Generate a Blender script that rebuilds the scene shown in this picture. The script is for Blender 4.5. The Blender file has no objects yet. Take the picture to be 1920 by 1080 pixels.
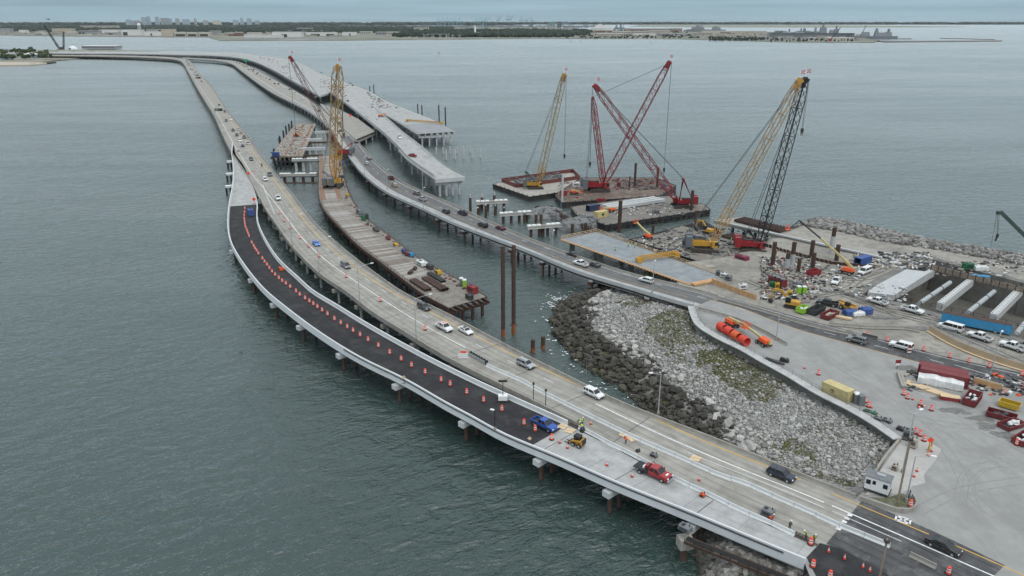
import bpy,math,random
import numpy as np
from mathutils import Vector,Matrix,noise as mnoise
random.seed(7);np.random.seed(7)
scn=bpy.context.scene
COL=scn.collection
# ------------------------------------------------------------------ camera
FPX=1400.0;PITCH=math.atan((540-38)/FPX);CAMZ=80.0
cd=bpy.data.cameras.new("camera");cam=bpy.data.objects.new("camera",cd);COL.objects.link(cam)
cam.location=(0,0,CAMZ);cam.rotation_euler=(math.radians(90)-PITCH,0,0)
cd.sensor_width=36.0;cd.lens=36.0*FPX/1920.0;cd.clip_start=1.0;cd.clip_end=60000.0
scn.camera=cam
# ------------------------------------------------------------------ overcast sky + soft sun
SUN_EL=math.radians(58);SUN_AZ=math.radians(150)      # azimuth clockwise from +Y (north)
world=bpy.data.worlds.new("World");scn.world=world;world.use_nodes=True
def build_world():
    nt=world.node_tree;nt.nodes.clear();N=nt.nodes.new;L=nt.links.new
    out=N("ShaderNodeOutputWorld");bg=N("ShaderNodeBackground");bg.inputs[1].default_value=0.1
    L(bg.outputs[0],out.inputs[0])
    sky=N("ShaderNodeTexSky");sky.sky_type='NISHITA';sky.sun_disc=False
    sky.sun_elevation=SUN_EL;sky.sun_rotation=SUN_AZ;sky.air_density=1.2;sky.dust_density=3.0
    tc=N("ShaderNodeTexCoord");sep=N("ShaderNodeSeparateXYZ");L(tc.outputs['Generated'],sep.inputs[0])
    # cloud deck: brightens towards the zenith like any overcast sky, streaky
    ramp=N("ShaderNodeValToRGB");L(sep.outputs[2],ramp.inputs[0])
    e=ramp.color_ramp.elements
    e[0].position=0.0;e[0].color=(0.335,0.49,0.57,1)
    e[1].position=1.0;e[1].color=(1.16,1.24,1.30,1)
    for pos,c in ((0.035,(0.36,0.515,0.595,1)),(0.15,(0.52,0.64,0.71,1)),(0.45,(0.86,0.96,1.02,1))):
        k=e.new(pos);k.color=c
    mp=N("ShaderNodeMapping");mp.inputs['Scale'].default_value=(2.2,2.2,55.0);L(tc.outputs['Generated'],mp.inputs[0])
    nz=N("ShaderNodeTexNoise");nz.inputs['Scale'].default_value=1.6;nz.inputs['Detail'].default_value=5;L(mp.outputs[0],nz.inputs[0])
    mr=N("ShaderNodeMapRange");mr.inputs[1].default_value=0.3;mr.inputs[2].default_value=0.7
    mr.inputs[3].default_value=0.86;mr.inputs[4].default_value=1.16;L(nz.outputs[0],mr.inputs[0])
    mul=N("ShaderNodeVectorMath");mul.operation='MULTIPLY';L(ramp.outputs[0],mul.inputs[0]);L(mr.outputs[0],mul.inputs[1])
    sc=N("ShaderNodeVectorMath");sc.operation='SCALE';sc.inputs[3].default_value=10.0;L(mul.outputs[0],sc.inputs[0])
    mx=N("ShaderNodeMix");mx.data_type='RGBA';mx.inputs[0].default_value=0.88
    L(sky.outputs[0],mx.inputs[6]);L(sc.outputs[0],mx.inputs[7]);L(mx.outputs[2],bg.inputs[0])
build_world()
sd=bpy.data.lights.new("sun",'SUN');sd.energy=1.4;sd.angle=math.radians(42);sd.color=(1.0,0.97,0.93)
sun=bpy.data.objects.new("sun",sd);COL.objects.link(sun)
sdir=Vector((math.sin(SUN_AZ)*math.cos(SUN_EL),math.cos(SUN_AZ)*math.cos(SUN_EL),math.sin(SUN_EL)))
sun.rotation_euler=sdir.to_track_quat('Z','Y').to_euler();sun.location=(0,0,300)
vs=scn.view_settings;vs.view_transform='Standard';vs.look='None';vs.exposure=0.0;vs.gamma=1.0
try:vs.use_curve_mapping=False
except Exception:pass
scn.cycles.use_denoising=True;scn.cycles.max_bounces=6;scn.cycles.diffuse_bounces=3;scn.cycles.glossy_bounces=3;scn.cycles.volume_bounces=0
# ------------------------------------------------------------------ pixel (of the 1920x1080 photo) -> point of the place
_cp,_sp=math.cos(PITCH),math.sin(PITCH)
def ray(px,py):
    x=(px-960)/FPX;y=-(py-540)/FPX
    return Vector((x,_cp+y*_sp,-_sp+y*_cp))
def at(px,py,z=0.0):
    d=ray(px,py);return Vector((0,0,CAMZ))+d*((z-CAMZ)/d.z)
def aty(px,py,Y):
    d=ray(px,py);return Vector((0,0,CAMZ))+d*(Y/d.y)
def heading(a,b,z=6.0):
    d=at(*b,z)-at(*a,z);return math.atan2(d.y,d.x)
# ------------------------------------------------------------------ materials
MATS={}
def _new(name):
    m=bpy.data.materials.new(name);m.use_nodes=True;nt=m.node_tree
    b=nt.nodes['Principled BSDF'];return m,nt,nt.nodes.new,nt.links.new,b
def mat(name,col,rough=0.7,metal=0.0,var=0.18,scale=0.6,stain=None,stain_amt=0.0,stain_scale=0.15,bump=0.0,bscale=8.0,stretch=None,spec=0.5,emit=None):
    if name in MATS:return MATS[name]
    m,nt,N,L,b=_new(name)
    tc=N("ShaderNodeTexCoord");src=tc.outputs['Object']
    if stretch:
        mp=N("ShaderNodeMapping");mp.inputs['Scale'].default_value=stretch;L(src,mp.inputs[0]);src=mp.outputs[0]
    n1=N("ShaderNodeTexNoise");n1.inputs['Scale'].default_value=scale;n1.inputs['Detail'].default_value=6;n1.inputs['Roughness'].default_value=0.65;L(src,n1.inputs[0])
    r=N("ShaderNodeMapRange");r.inputs[1].default_value=0.3;r.inputs[2].default_value=0.7;r.inputs[3].default_value=1-var;r.inputs[4].default_value=1+var;L(n1.outputs[0],r.inputs[0])
    v=N("ShaderNodeVectorMath");v.operation='MULTIPLY';v.inputs[0].default_value=col;L(r.outputs[0],v.inputs[1]);c=v.outputs[0]
    if stain:
        n2=N("ShaderNodeTexNoise");n2.inputs['Scale'].default_value=stain_scale;n2.inputs['Detail'].default_value=7;n2.inputs['Roughness'].default_value=0.7;L(src,n2.inputs[0])
        r2=N("ShaderNodeMapRange");r2.inputs[1].default_value=0.5;r2.inputs[2].default_value=0.68;r2.inputs[3].default_value=0;r2.inputs[4].default_value=stain_amt;L(n2.outputs[0],r2.inputs[0])
        mx=N("ShaderNodeMix");mx.data_type='RGBA';L(r2.outputs[0],mx.inputs[0]);L(c,mx.inputs[6]);mx.inputs[7].default_value=(*stain,1);c=mx.outputs[2]
    L(c,b.inputs['Base Color']);b.inputs['Roughness'].default_value=rough;b.inputs['Metallic'].default_value=metal
    b.inputs['Specular IOR Level'].default_value=spec
    if bump:
        n3=N("ShaderNodeTexNoise");n3.inputs['Scale'].default_value=bscale;n3.inputs['Detail'].default_value=4;L(src,n3.inputs[0])
        bp=N("ShaderNodeBump");bp.inputs['Distance'].default_value=bump;L(n3.outputs[0],bp.inputs['Height']);L(bp.outputs[0],b.inputs['Normal'])
    if emit:
        b.inputs['Emission Color'].default_value=(*emit[0],1);b.inputs['Emission Strength'].default_value=emit[1]
    MATS[name]=m;return m
def paint_mat(name,rough=0.3,dirt=0.25,coat=0.3):
    """paint whose colour is the object's own colour, with road dirt"""
    if name in MATS:return MATS[name]
    m,nt,N,L,b=_new(name)
    oi=N("ShaderNodeObjectInfo");tc=N("ShaderNodeTexCoord")
    n1=N("ShaderNodeTexNoise");n1.inputs['Scale'].default_value=1.3;n1.inputs['Detail'].default_value=7;L(tc.outputs['Object'],n1.inputs[0])
    r=N("ShaderNodeMapRange");r.inputs[1].default_value=0.45;r.inputs[2].default_value=0.75;r.inputs[4].default_value=dirt;L(n1.outputs[0],r.inputs[0])
    mx=N("ShaderNodeMix");mx.data_type='RGBA';L(r.outputs[0],mx.inputs[0]);L(oi.outputs['Color'],mx.inputs[6]);mx.inputs[7].default_value=(0.16,0.14,0.12,1)
    L(mx.outputs[2],b.inputs['Base Color']);b.inputs['Roughness'].default_value=rough;b.inputs['Coat Weight'].default_value=coat
    MATS[name]=m;return m
def road_mat(name,col,streak=0.2,joint=0.0,stain=0.25,lane=3.6,off=0.0,patch=None):
    """road surface in UV metres: u across, v along; wheel tracks run along it"""
    if name in MATS:return MATS[name]
    m,nt,N,L,b=_new(name)
    uv=N("ShaderNodeUVMap");uv.uv_map="uv"
    def noise(sx,sy,sc,det=6):
        mp=N("ShaderNodeMapping");mp.inputs['Scale'].default_value=(sx,sy,1);L(uv.outputs[0],mp.inputs[0])
        n=N("ShaderNodeTexNoise");n.inputs['Scale'].default_value=sc;n.inputs['Detail'].default_value=det;n.inputs['Roughness'].default_value=0.65;L(mp.outputs[0],n.inputs[0]);return n.outputs[0]
    def rng(s,a,c,d,e):
        r=N("ShaderNodeMapRange");r.inputs[1].default_value=a;r.inputs[2].default_value=c;r.inputs[3].default_value=d;r.inputs[4].default_value=e;L(s,r.inputs[0]);return r.outputs[0]
    def mul(a,c):
        q=N("ShaderNodeMath");q.operation='MULTIPLY';L(a,q.inputs[0]);L(c,q.inputs[1]);return q.outputs[0]
    f=mul(rng(noise(1.0,0.035,1.7),0.3,0.7,1-streak,1+streak*0.6),rng(noise(1,1,0.35),0.35,0.7,1-stain*0.5,1+stain*0.4))
    f=mul(f,rng(noise(1,1,9.0,3),0.3,0.7,0.93,1.07))
    f=mul(f,rng(noise(1,0.4,0.16),0.52,0.62,1.0,1.0-stain*0.45))
    sep=N("ShaderNodeSeparateXYZ");L(uv.outputs[0],sep.inputs[0])
    if lane:
        # two darker wheel tracks per lane
        a=N("ShaderNodeMath");a.operation='MULTIPLY_ADD';L(sep.outputs[0],a.inputs[0]);a.inputs[1].default_value=4*math.pi/lane;a.inputs[2].default_value=off
        s=N("ShaderNodeMath");s.operation='COSINE';L(a.outputs[0],s.inputs[0]);f=mul(f,rng(s.outputs[0],0.1,0.9,1.03,1-streak*0.7))
    if joint:
        a=N("ShaderNodeMath");a.operation='MODULO';L(sep.outputs[1],a.inputs[0]);a.inputs[1].default_value=joint
        f=mul(f,rng(a.outputs[0],0.0,0.18,0.62,1.0))
    v=N("ShaderNodeVectorMath");v.operation='SCALE';v.inputs[0].default_value=col;L(f,v.inputs[3]);c=v.outputs[0]
    if patch:
        r2=rng(noise(1,1,patch[1],8),0.52,0.6,0.0,patch[2])
        mx=N("ShaderNodeMix");mx.data_type='RGBA';L(r2,mx.inputs[0]);L(c,mx.inputs[6]);mx.inputs[7].default_value=(*patch[0],1);c=mx.outputs[2]
    L(c,b.inputs['Base Color']);b.inputs['Roughness'].default_value=0.85;b.inputs['Specular IOR Level'].default_value=0.3
    MATS[name]=m;return m
# ------------------------------------------------------------------ mesh collector
class MB:
    def __init__(s):s.v=[];s.f=[];s.uv={}
    def add(s,vs,fs):
        o=len(s.v);s.v+=[tuple(p) for p in vs];s.f+=[tuple(i+o for i in f) for f in fs];return s
    def hexa(s,p):      # 8 corners: bottom 4 ccw, top 4 ccw
        return s.add(p,[(3,2,1,0),(4,5,6,7),(0,1,5,4),(1,2,6,5),(2,3,7,6),(3,0,4,7)])
    def box(s,c,d,rz=0.0,tz=None):
        cx,cy,cz=c;a,b_,h=d[0]/2,d[1]/2,d[2]/2;co,si=math.cos(rz),math.sin(rz)
        t=tz or (1,1)
        P=[]
        for z,(ka,kb) in ((-h,(1,1)),(h,t)):
            for x,y in ((-a*ka,-b_*kb),(a*ka,-b_*kb),(a*ka,b_*kb),(-a*ka,b_*kb)):P.append((cx+x*co-y*si,cy+x*si+y*co,cz+z))
        return s.hexa(P)
    def bar(s,p,q,w,h=None,n=4,caps=True):
        p=Vector(p);q=Vector(q);d=q-p
        if d.length < 1e-6:return s
        d.normalize();up=Vector((0,0,1)) if abs(d.z) < 0.97 else Vector((0,1,0))
        x=d.cross(up).normalized();y=x.cross(d);h=h or w
        if n==4:off=[(-w/2,-h/2),(w/2,-h/2),(w/2,h/2),(-w/2,h/2)]
        else:off=[(math.cos(2*math.pi*k/n)*w/2,math.sin(2*math.pi*k/n)*h/2) for k in range(n)]
        P=[p+x*a+y*b_ for a,b_ in off]+[q+x*a+y*b_ for a,b_ in off]
        F=[(k,(k+1) % n,(k+1) % n+n,k+n) for k in range(n)]
        if caps:F+=[tuple(range(n-1,-1,-1)),tuple(range(n,2*n))]
        return s.add(P,F)
    def tube(s,p,q,r,n=8,r2=None,caps=True):
        p=Vector(p);q=Vector(q);d=(q-p).normalized();up=Vector((0,0,1)) if abs(d.z) < 0.97 else Vector((0,1,0))
        x=d.cross(up).normalized();y=x.cross(d);r2=r if r2 is None else r2
        an=[2*math.pi*k/n for k in range(n)]
        P=[p+x*math.cos(a)*r+y*math.sin(a)*r for a in an]+[q+x*math.cos(a)*r2+y*math.sin(a)*r2 for a in an]
        F=[(k,(k+1) % n,(k+1) % n+n,k+n) for k in range(n)]
        if caps:F+=[tuple(range(n-1,-1,-1)),tuple(range(n,2*n))]
        return s.add(P,F)
    def ring(s,c,axis,R_,r,n=14,m=6):   # torus
        c=Vector(c);ax=Vector(axis).normalized();up=Vector((0,0,1)) if abs(ax.z) < 0.9 else Vector((1,0,0))
        x=ax.cross(up).normalized();y=ax.cross(x);P=[];F=[]
        for i in range(n):
            a=2*math.pi*i/n;e=x*math.cos(a)+y*math.sin(a)
            for j in range(m):
                b_=2*math.pi*j/m;P.append(c+e*(R_+r*math.cos(b_))+ax*(r*math.sin(b_)))
        for i in range(n):
            for j in range(m):F.append((i*m+j,i*m+(j+1) % m,((i+1) % n)*m+(j+1) % m,((i+1) % n)*m+j))
        return s.add(P,F)
    def lathe(s,c,prof,n=12):              # prof: (r, z) from bottom to top, about +Z
        cx,cy,cz=c;P=[];F=[]
        for r,z in prof:
            for k in range(n):a=2*math.pi*k/n;P.append((cx+r*math.cos(a),cy+r*math.sin(a),cz+z))
        for i in range(len(prof)-1):
            for k in range(n):F.append((i*n+k,i*n+(k+1) % n,(i+1)*n+(k+1) % n,(i+1)*n+k))
        F.append(tuple(range(n-1,-1,-1)));o=(len(prof)-1)*n;F.append(tuple(range(o,o+n)))
        return s.add(P,F)
    def prism(s,poly,z0,z1):
        n=len(poly);A=sum(poly[i][0]*poly[(i+1) % n][1]-poly[(i+1) % n][0]*poly[i][1] for i in range(n))
        if A < 0:poly=poly[::-1]
        P=[(p[0],p[1],z0) for p in poly]+[(p[0],p[1],z1) for p in poly]
        return s.add(P,[tuple(range(n-1,-1,-1)),tuple(range(n,2*n))]+[(k,(k+1) % n,(k+1) % n+n,k+n) for k in range(n)])
    def profile(s,prof,y0,y1):             # polygon (x, z) extruded along y
        n=len(prof);A=sum(prof[i][0]*prof[(i+1) % n][1]-prof[(i+1) % n][0]*prof[i][1] for i in range(n))
        if A < 0:prof=prof[::-1]
        P=[(p[0],y0,p[1]) for p in prof]+[(p[0],y1,p[1]) for p in prof]
        return s.add(P,[tuple(range(n)),tuple(range(2*n-1,n-1,-1))]+[((k+1) % n,k,k+n,(k+1) % n+n) for k in range(n)])
    def loft(s,secs,close=True,caps=True):
        n=len(secs[0]);P=[p for q in secs for p in q];F=[]
        for i in range(len(secs)-1):
            for k in range(n if close else n-1):F.append((i*n+k,i*n+(k+1) % n,(i+1)*n+(k+1) % n,(i+1)*n+k))
        if caps:F+=[tuple(range(n-1,-1,-1)),tuple(range((len(secs)-1)*n,len(secs)*n))]
        return s.add(P,F)
    def quad(s,a,b_,c,d):return s.add([a,b_,c,d],[(0,1,2,3)])
    def blob(s,c,r,seed=0,n=6,m=4,rough=0.25):
        rnd=random.Random(seed);P=[(c[0],c[1],c[2]+r[2])];F=[]
        for i in range(1,m):
            th=math.pi*i/m
            for k in range(n):
                a=2*math.pi*(k+0.5*(i % 2))/n;q=1+rnd.uniform(-rough,rough)
                P.append((c[0]+r[0]*q*math.sin(th)*math.cos(a),c[1]+r[1]*q*math.sin(th)*math.sin(a),c[2]+r[2]*q*math.cos(th)))
        P.append((c[0],c[1],c[2]-r[2]));e=len(P)-1
        for k in range(n):F.append((0,1+k,1+(k+1) % n));F.append((e,e-n+(k+1) % n,e-n+k))
        for i in range(m-2):
            for k in range(n):F.append((1+i*n+k,1+(i+1)*n+k,1+(i+1)*n+(k+1) % n,1+i*n+(k+1) % n))
        return s.add(P,F)
    def xf(s,M):
        s.v=[tuple(M @ Vector(p)) for p in s.v];return s
    def build(s,name,m,parent=None,smooth=False,color=None,world=True):
        me=bpy.data.meshes.new(name);off=Vector((0,0,0));p=parent
        while p is not None:off+=p.location;p=p.parent
        if off.length > 0:me.from_pydata([(a-off.x,b_-off.y,c-off.z) for a,b_,c in s.v],[],s.f)
        else:me.from_pydata(s.v,[],s.f)
        if s.uv:
            ul=me.uv_layers.new(name="uv");i=0;flat=np.zeros(len(me.loops)*2)
            for f in s.f:
                for vi in f:q=s.uv.get(vi,(0,0));flat[i]=q[0];flat[i+1]=q[1];i+=2
            ul.data.foreach_set("uv",flat)
        return link_mesh(name,me,m,parent,smooth,color)
def link_mesh(name,me,m,parent=None,smooth=False,color=None):
    if m is not None and not me.materials:me.materials.append(m)
    if smooth:me.polygons.foreach_set("use_smooth",[True]*len(me.polygons))
    o=bpy.data.objects.new(name,me);COL.objects.link(o)
    if parent is not None:o.parent=parent
    if color is not None:o.color=(*color,1)
    return o
def tag(o,label=None,cat=None,group=None,kind=None):
    if label:o['label']=label
    if cat:o['category']=cat
    if group:o['group']=group
    if kind:o['kind']=kind
    return o
def thing(name,label,cat,loc=(0,0,0),group=None):
    o=bpy.data.objects.new(name,None);COL.objects.link(o);o.location=loc;o.empty_display_size=0.1
    return tag(o,label,cat,group)
KIDS={}
def copy_tree(o,parent=None,loc=None,rz=None,label=None,color=None,recolor=None):
    c=o.copy();COL.objects.link(c)
    if parent is not None:c.parent=parent
    if loc is not None:c.location=loc
    if rz is not None:c.rotation_euler=(0,0,rz)
    if label:c['label']=label
    if color is not None and c.type=='MESH' and o.get('_p',0):c.color=(*color,1)
    for ch in o.children:copy_tree(ch,c,color=color)
    return c
PROTO={}
def place(key,maker,loc,rz=0.0,label=None,color=None,group=None,scale=None):
    """first call builds the thing, later calls copy it with its parts"""
    if key not in PROTO:
        r=maker();PROTO[key]=r
        for ch in r.children_recursive:
            if ch.get('_p',0) and color is not None:ch.color=(*color,1)
        r.location=loc;r.rotation_euler=(0,0,rz);r['label']=label or r.get('label','')
    else:
        r=copy_tree(PROTO[key],None,loc,rz,label,color)
    if group:r['group']=group
    if scale:r.scale=(scale,)*3
    return r
def P_(o):o['_p']=1;return o           # part that takes the thing's own colour
_ones="first second third fourth fifth sixth seventh eighth ninth tenth eleventh twelfth thirteenth fourteenth fifteenth sixteenth seventeenth eighteenth nineteenth".split()
_tens={2:'twent',3:'thirt',4:'fort',5:'fift',6:'sixt'}
def nth(n):
    if n < 20:return _ones[n-1]
    t,u=divmod(n,10)
    return _tens[t]+'ieth' if u==0 else _tens[t]+'y-' +_ones[u-1]
# ------------------------------------------------------------------ ribbons (roads, bridges) between two traced edges
def catmull(pts,k=8):
    P=[Vector(p) for p in pts];P=[P[0]*2-P[1]]+P+[P[-1]*2-P[-2]];out=[]
    for i in range(1,len(P)-2):
        for j in range(k):
            t=j/k;a,b_,c,d=P[i-1],P[i],P[i+1],P[i+2]
            out.append(0.5*((2*b_)+(c-a)*t+(2*a-5*b_+4*c-d)*t*t+(3*b_-a-3*c+d)*t**3))
    out.append(P[-2]);return out
def resample(a,ds):
    d=np.r_[0,np.cumsum(np.linalg.norm(np.diff(a,axis=0),axis=1))];n=max(2,int(d[-1]/ds)+1)
    s=np.linspace(0,d[-1],n);return np.stack([np.interp(s,d,a[:,k]) for k in range(a.shape[1])],1)
def smooth(a,it=6):
    for _ in range(it):b_=a.copy();b_[1:-1]=0.25*a[:-2]+0.5*a[1:-1]+0.25*a[2:];a=b_
    return a
def trace(pts,z,ds=2.0,it=6):
    w=np.array([at(p[0],p[1],z)[:2] for p in catmull([(x,y) for x,y in pts])]);return smooth(resample(w,ds),it)
class Rib:
    def __init__(s,Lp,Rp,zt,z,ds=3.0,it=8):
        Lw=trace(Lp,zt,ds,it);Rw=trace(Rp,zt,ds*0.25,it*3)
        j=np.array([np.argmin(((Rw-q)**2).sum(1)) for q in Lw]);j=np.maximum.accumulate(j)
        s.L=Lw;s.R=smooth(Rw[j],it);s.z=z;s.n=len(Lw)
        s.C=(s.L+s.R)/2;s.S=np.r_[0,np.cumsum(np.linalg.norm(np.diff(s.C,axis=0),axis=1))]
        s.W=np.linalg.norm(s.R-s.L,axis=1)
    def at(s,d,u,dz=0.0):              # distance along, fraction across (may run outside 0..1)
        l=[np.interp(d,s.S,s.L[:,k]) for k in (0,1)];r=[np.interp(d,s.S,s.R[:,k]) for k in (0,1)]
        return Vector((l[0]+(r[0]-l[0])*u,l[1]+(r[1]-l[1])*u,s.z+dz))
    def w(s,d):return float(np.interp(d,s.S,s.W))
    def rz(s,d):
        a=s.at(d-2,.5);b_=s.at(d+2,.5);return math.atan2(b_.y-a.y,b_.x-a.x)
    def find(s,p):                       # station of a world point
        q=np.array(p[:2]);i=int(np.argmin(((s.C-q)**2).sum(1)));return float(s.S[i])
    def px(s,x,y,z=None):return s.find(at(x,y,s.z if z is None else z))
    def frac(s,p,d):
        a=s.at(d,0);b_=s.at(d,1);e=(b_-a);return (Vector(p[:2]+(0,) if isinstance(p,tuple) else (p[0],p[1],0))-Vector((a.x,a.y,0))).dot(Vector((e.x,e.y,0)))/e.length_squared
    def sheet(s,name,m,d0,d1,u0,u1,dz,parent=None,ds=3.0):
        n=max(2,int((d1-d0)/ds)+1);mb=MB()
        for i,d in enumerate(np.linspace(d0,d1,n)):
            a0=u0(d) if callable(u0) else u0;a1=u1(d) if callable(u1) else u1;w=s.w(d)
            mb.v+=[tuple(s.at(d,a0,dz)),tuple(s.at(d,a1,dz))];mb.uv[2*i]=(a0*w,d);mb.uv[2*i+1]=(a1*w,d)
        mb.f=[(2*i,2*i+1,2*i+3,2*i+2) for i in range(n-1)]
        return mb.build(name,m,parent)
    def sweep(s,name,m,d0,d1,u,prof,parent=None,ds=3.0,mb=None):
        """prof: closed polygon of (lateral metres to the right, z)"""
        n=max(2,int((d1-d0)/ds)+1);own=mb is None;mb=mb or MB();secs=[]
        for d in np.linspace(d0,d1,n):
            uu=u(d) if callable(u) else u;w=s.w(d)
            secs.append([tuple(s.at(d,uu+a/w,b_)) for a,b_ in prof])
        mb.loft(secs)
        return mb.build(name,m,parent) if own else mb
    def slab(s,name,m,d0,d1,t,parent=None,u0=0.0,u1=1.0,ds=3.0,dz=0.0):
        n=max(2,int((d1-d0)/ds)+1);mb=MB();secs=[]
        for d in np.linspace(d0,d1,n):secs.append([tuple(s.at(d,u0,dz-t)),tuple(s.at(d,u1,dz-t)),tuple(s.at(d,u1,dz)),tuple(s.at(d,u0,dz))])
        mb.loft(secs);return mb.build(name,m,parent)
# ------------------------------------------------------------------ shared materials
CONC=mat('old_concrete',(0.30,0.285,0.255),.85,var=.16,scale=.5,stain=(.12,.11,.10),stain_amt=.55,stain_scale=.22)
CONCN=mat('new_concrete',(0.46,0.475,0.48),.8,var=.10,scale=.4,stain=(.33,.33,.33),stain_amt=.5,stain_scale=.12)
CONCW=mat('white_barrier_concrete',(0.62,0.635,0.64),.8,var=.12,scale=.8,stain=(.30,.29,.28),stain_amt=.5,stain_scale=.5)
CONCP=mat('pier_concrete',(0.42,0.425,0.42),.85,var=.15,scale=.5,stain=(.2,.2,.19),stain_amt=.5,stain_scale=.3)
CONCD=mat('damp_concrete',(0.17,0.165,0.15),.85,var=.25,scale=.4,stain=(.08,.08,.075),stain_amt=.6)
RUST=mat('rusty_steel',(0.058,0.034,0.026),.8,var=.4,scale=1.2,stain=(.11,.052,.03),stain_amt=.6,stain_scale=.5)
RUSTB=mat('bright_rust',(0.22,0.075,0.03),.8,var=.3,scale=1.5)
STEELD=mat('dark_steel',(0.035,0.033,0.032),.6,var=.3,metal=.3)
STEELG=mat('grey_steel',(0.30,0.31,0.32),.45,var=.12,metal=.6)
GALV=mat('galvanised_steel',(0.42,0.44,0.45),.5,var=.1,metal=.4)
BLACK=mat('black_rubber',(0.018,0.018,0.019),.8,var=.3)
ROPE=mat('wire_rope',(0.06,0.062,0.068),.6,var=.1)
WHITEP=mat('white_paint',(0.74,0.75,0.75),.5,var=.06,stain=(.4,.38,.35),stain_amt=.3,stain_scale=.6)
LINEW=mat('road_line_white',(0.70,0.71,0.71),.8,var=.2,scale=2.5,stain=(.3,.3,.3),stain_amt=.6,stain_scale=1.2)
LINEY=mat('road_line_yellow',(0.58,0.34,0.055),.8,var=.2,scale=2.5,stain=(.34,.28,.2),stain_amt=.6,stain_scale=1.0)
TIMB=mat('timber',(0.25,0.20,0.155),.85,var=.3,scale=1.2,stretch=(1,1,1),stain=(.1,.085,.07),stain_amt=.6,stain_scale=.7)
PLY=mat('new_timber',(0.50,0.30,0.15),.8,var=.22,scale=1.0)
PLYL=mat('pale_plywood',(0.58,0.44,0.28),.8,var=.15,scale=1.5)
ORANGE=mat('safety_orange',(0.80,0.105,0.018),.55,var=.1)
REDP=mat('crane_red',(0.25,0.016,0.022),.45,var=.22,scale=.8,stain=(.16,.05,.04),stain_amt=.5)
YELP=mat('machine_yellow',(0.50,0.27,0.035),.5,var=.15,stain=(.25,.15,.06),stain_amt=.4)
GLASS=mat('dark_glass',(0.016,0.02,0.024),.08,var=.1,spec=.6)
PAINT=paint_mat('own_paint')
PAINTD=paint_mat('own_dusty_paint',.6,.45,0.0)
def rim_():return GALV
# ------------------------------------------------------------------ water
def water_mat():
    m,nt,N,L,b=_new('sea_water')
    tc=N("ShaderNodeTexCoord")
    def noise(scale,det,st=(1,1,1),rot=0.0,rough=.55,dist=0.0):
        mp=N("ShaderNodeMapping");mp.vector_type='TEXTURE';mp.inputs['Scale'].default_value=st;mp.inputs['Rotation'].default_value=(0,0,rot);L(tc.outputs['Object'],mp.inputs[0])
        n=N("ShaderNodeTexNoise");n.inputs['Scale'].default_value=scale;n.inputs['Detail'].default_value=det;n.inputs['Roughness'].default_value=rough;n.inputs['Distortion'].default_value=dist
        L(mp.outputs[0],n.inputs[0]);return n.outputs[0]
    def mth(op,a,v):
        q=N("ShaderNodeMath");q.operation=op;L(a,q.inputs[0])
        if isinstance(v,(int,float)):q.inputs[1].default_value=v
        else:L(v,q.inputs[1])
        return q.outputs[0]
    h=mth('ADD',mth('MULTIPLY',noise(.34,4,(1.8,1,1),.5,.58,.5),0.95),mth('MULTIPLY',noise(1.0,3,(1.6,1,1),.3,.6,.5),.28))
    h=mth('ADD',h,mth('MULTIPLY',noise(.08,2,(1.6,1,1),.75),1.0))
    bp=N("ShaderNodeBump");bp.inputs['Strength'].default_value=1.0;bp.inputs['Distance'].default_value=1.5;L(h,bp.inputs['Height']);L(bp.outputs[0],b.inputs['Normal'])
    # wind lanes and slightly different water bodies
    mx=N("ShaderNodeMix");mx.data_type='RGBA';r=N("ShaderNodeMapRange");r.inputs[1].default_value=.35;r.inputs[2].default_value=.65;L(noise(.006,5,(2.2,1,1),.2,.6),r.inputs[0]);L(r.outputs[0],mx.inputs[0])
    mx.inputs[6].default_value=(.022,.045,.039,1);mx.inputs[7].default_value=(.030,.056,.050,1)
    df=N("ShaderNodeBsdfDiffuse");L(mx.outputs[2],df.inputs[0]);L(bp.outputs[0],df.inputs['Normal'])
    gl=N("ShaderNodeBsdfGlossy");L(bp.outputs[0],gl.inputs['Normal']);gl.inputs[0].default_value=(1,1,1,1)
    r2=N("ShaderNodeMapRange");r2.inputs[1].default_value=.35;r2.inputs[2].default_value=.65;r2.inputs[3].default_value=.19;r2.inputs[4].default_value=.26;L(noise(.004,5,(3,.8,1),.1,.6),r2.inputs[0]);L(r2.outputs[0],gl.inputs['Roughness'])
    f1=N("ShaderNodeFresnel");f1.inputs[0].default_value=1.5;f2=N("ShaderNodeFresnel");f2.inputs[0].default_value=1.55;L(bp.outputs[0],f2.inputs['Normal'])
    fm=N("ShaderNodeMath");fm.operation='MULTIPLY_ADD';L(f1.outputs[0],fm.inputs[0]);fm.inputs[1].default_value=.22;fh=N("ShaderNodeMath");fh.operation='MULTIPLY';L(f2.outputs[0],fh.inputs[0]);fh.inputs[1].default_value=.9;L(fh.outputs[0],fm.inputs[2])
    r3=N("ShaderNodeMapRange");r3.inputs[1].default_value=.35;r3.inputs[2].default_value=.65;r3.inputs[3].default_value=.93;r3.inputs[4].default_value=1.06;L(noise(.028,7,(4.5,1,1),.12,.68),r3.inputs[0])
    ms=N("ShaderNodeMixShader");L(mth('MULTIPLY',fm.outputs[0],r3.outputs[0]),ms.inputs[0]);L(df.outputs[0],ms.inputs[1]);L(gl.outputs[0],ms.inputs[2]);nt.nodes.remove(b);L(ms.outputs[0],nt.nodes['Material Output'].inputs[0])
    return m
HX0,HX1,HY0,HY1=97.0,166.3,162.5,237.0
wm=MB()
for x0,x1,y0,y1 in ((-26000,26000,-600,HY0),(-26000,26000,HY1,30000),(-26000,HX0,HY0,HY1),(HX1,26000,HY0,HY1)):wm.quad((x0,y0,0),(x1,y0,0),(x1,y1,0),(x0,y1,0))
tag(wm.build('water',water_mat()),kind='structure')
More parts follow.
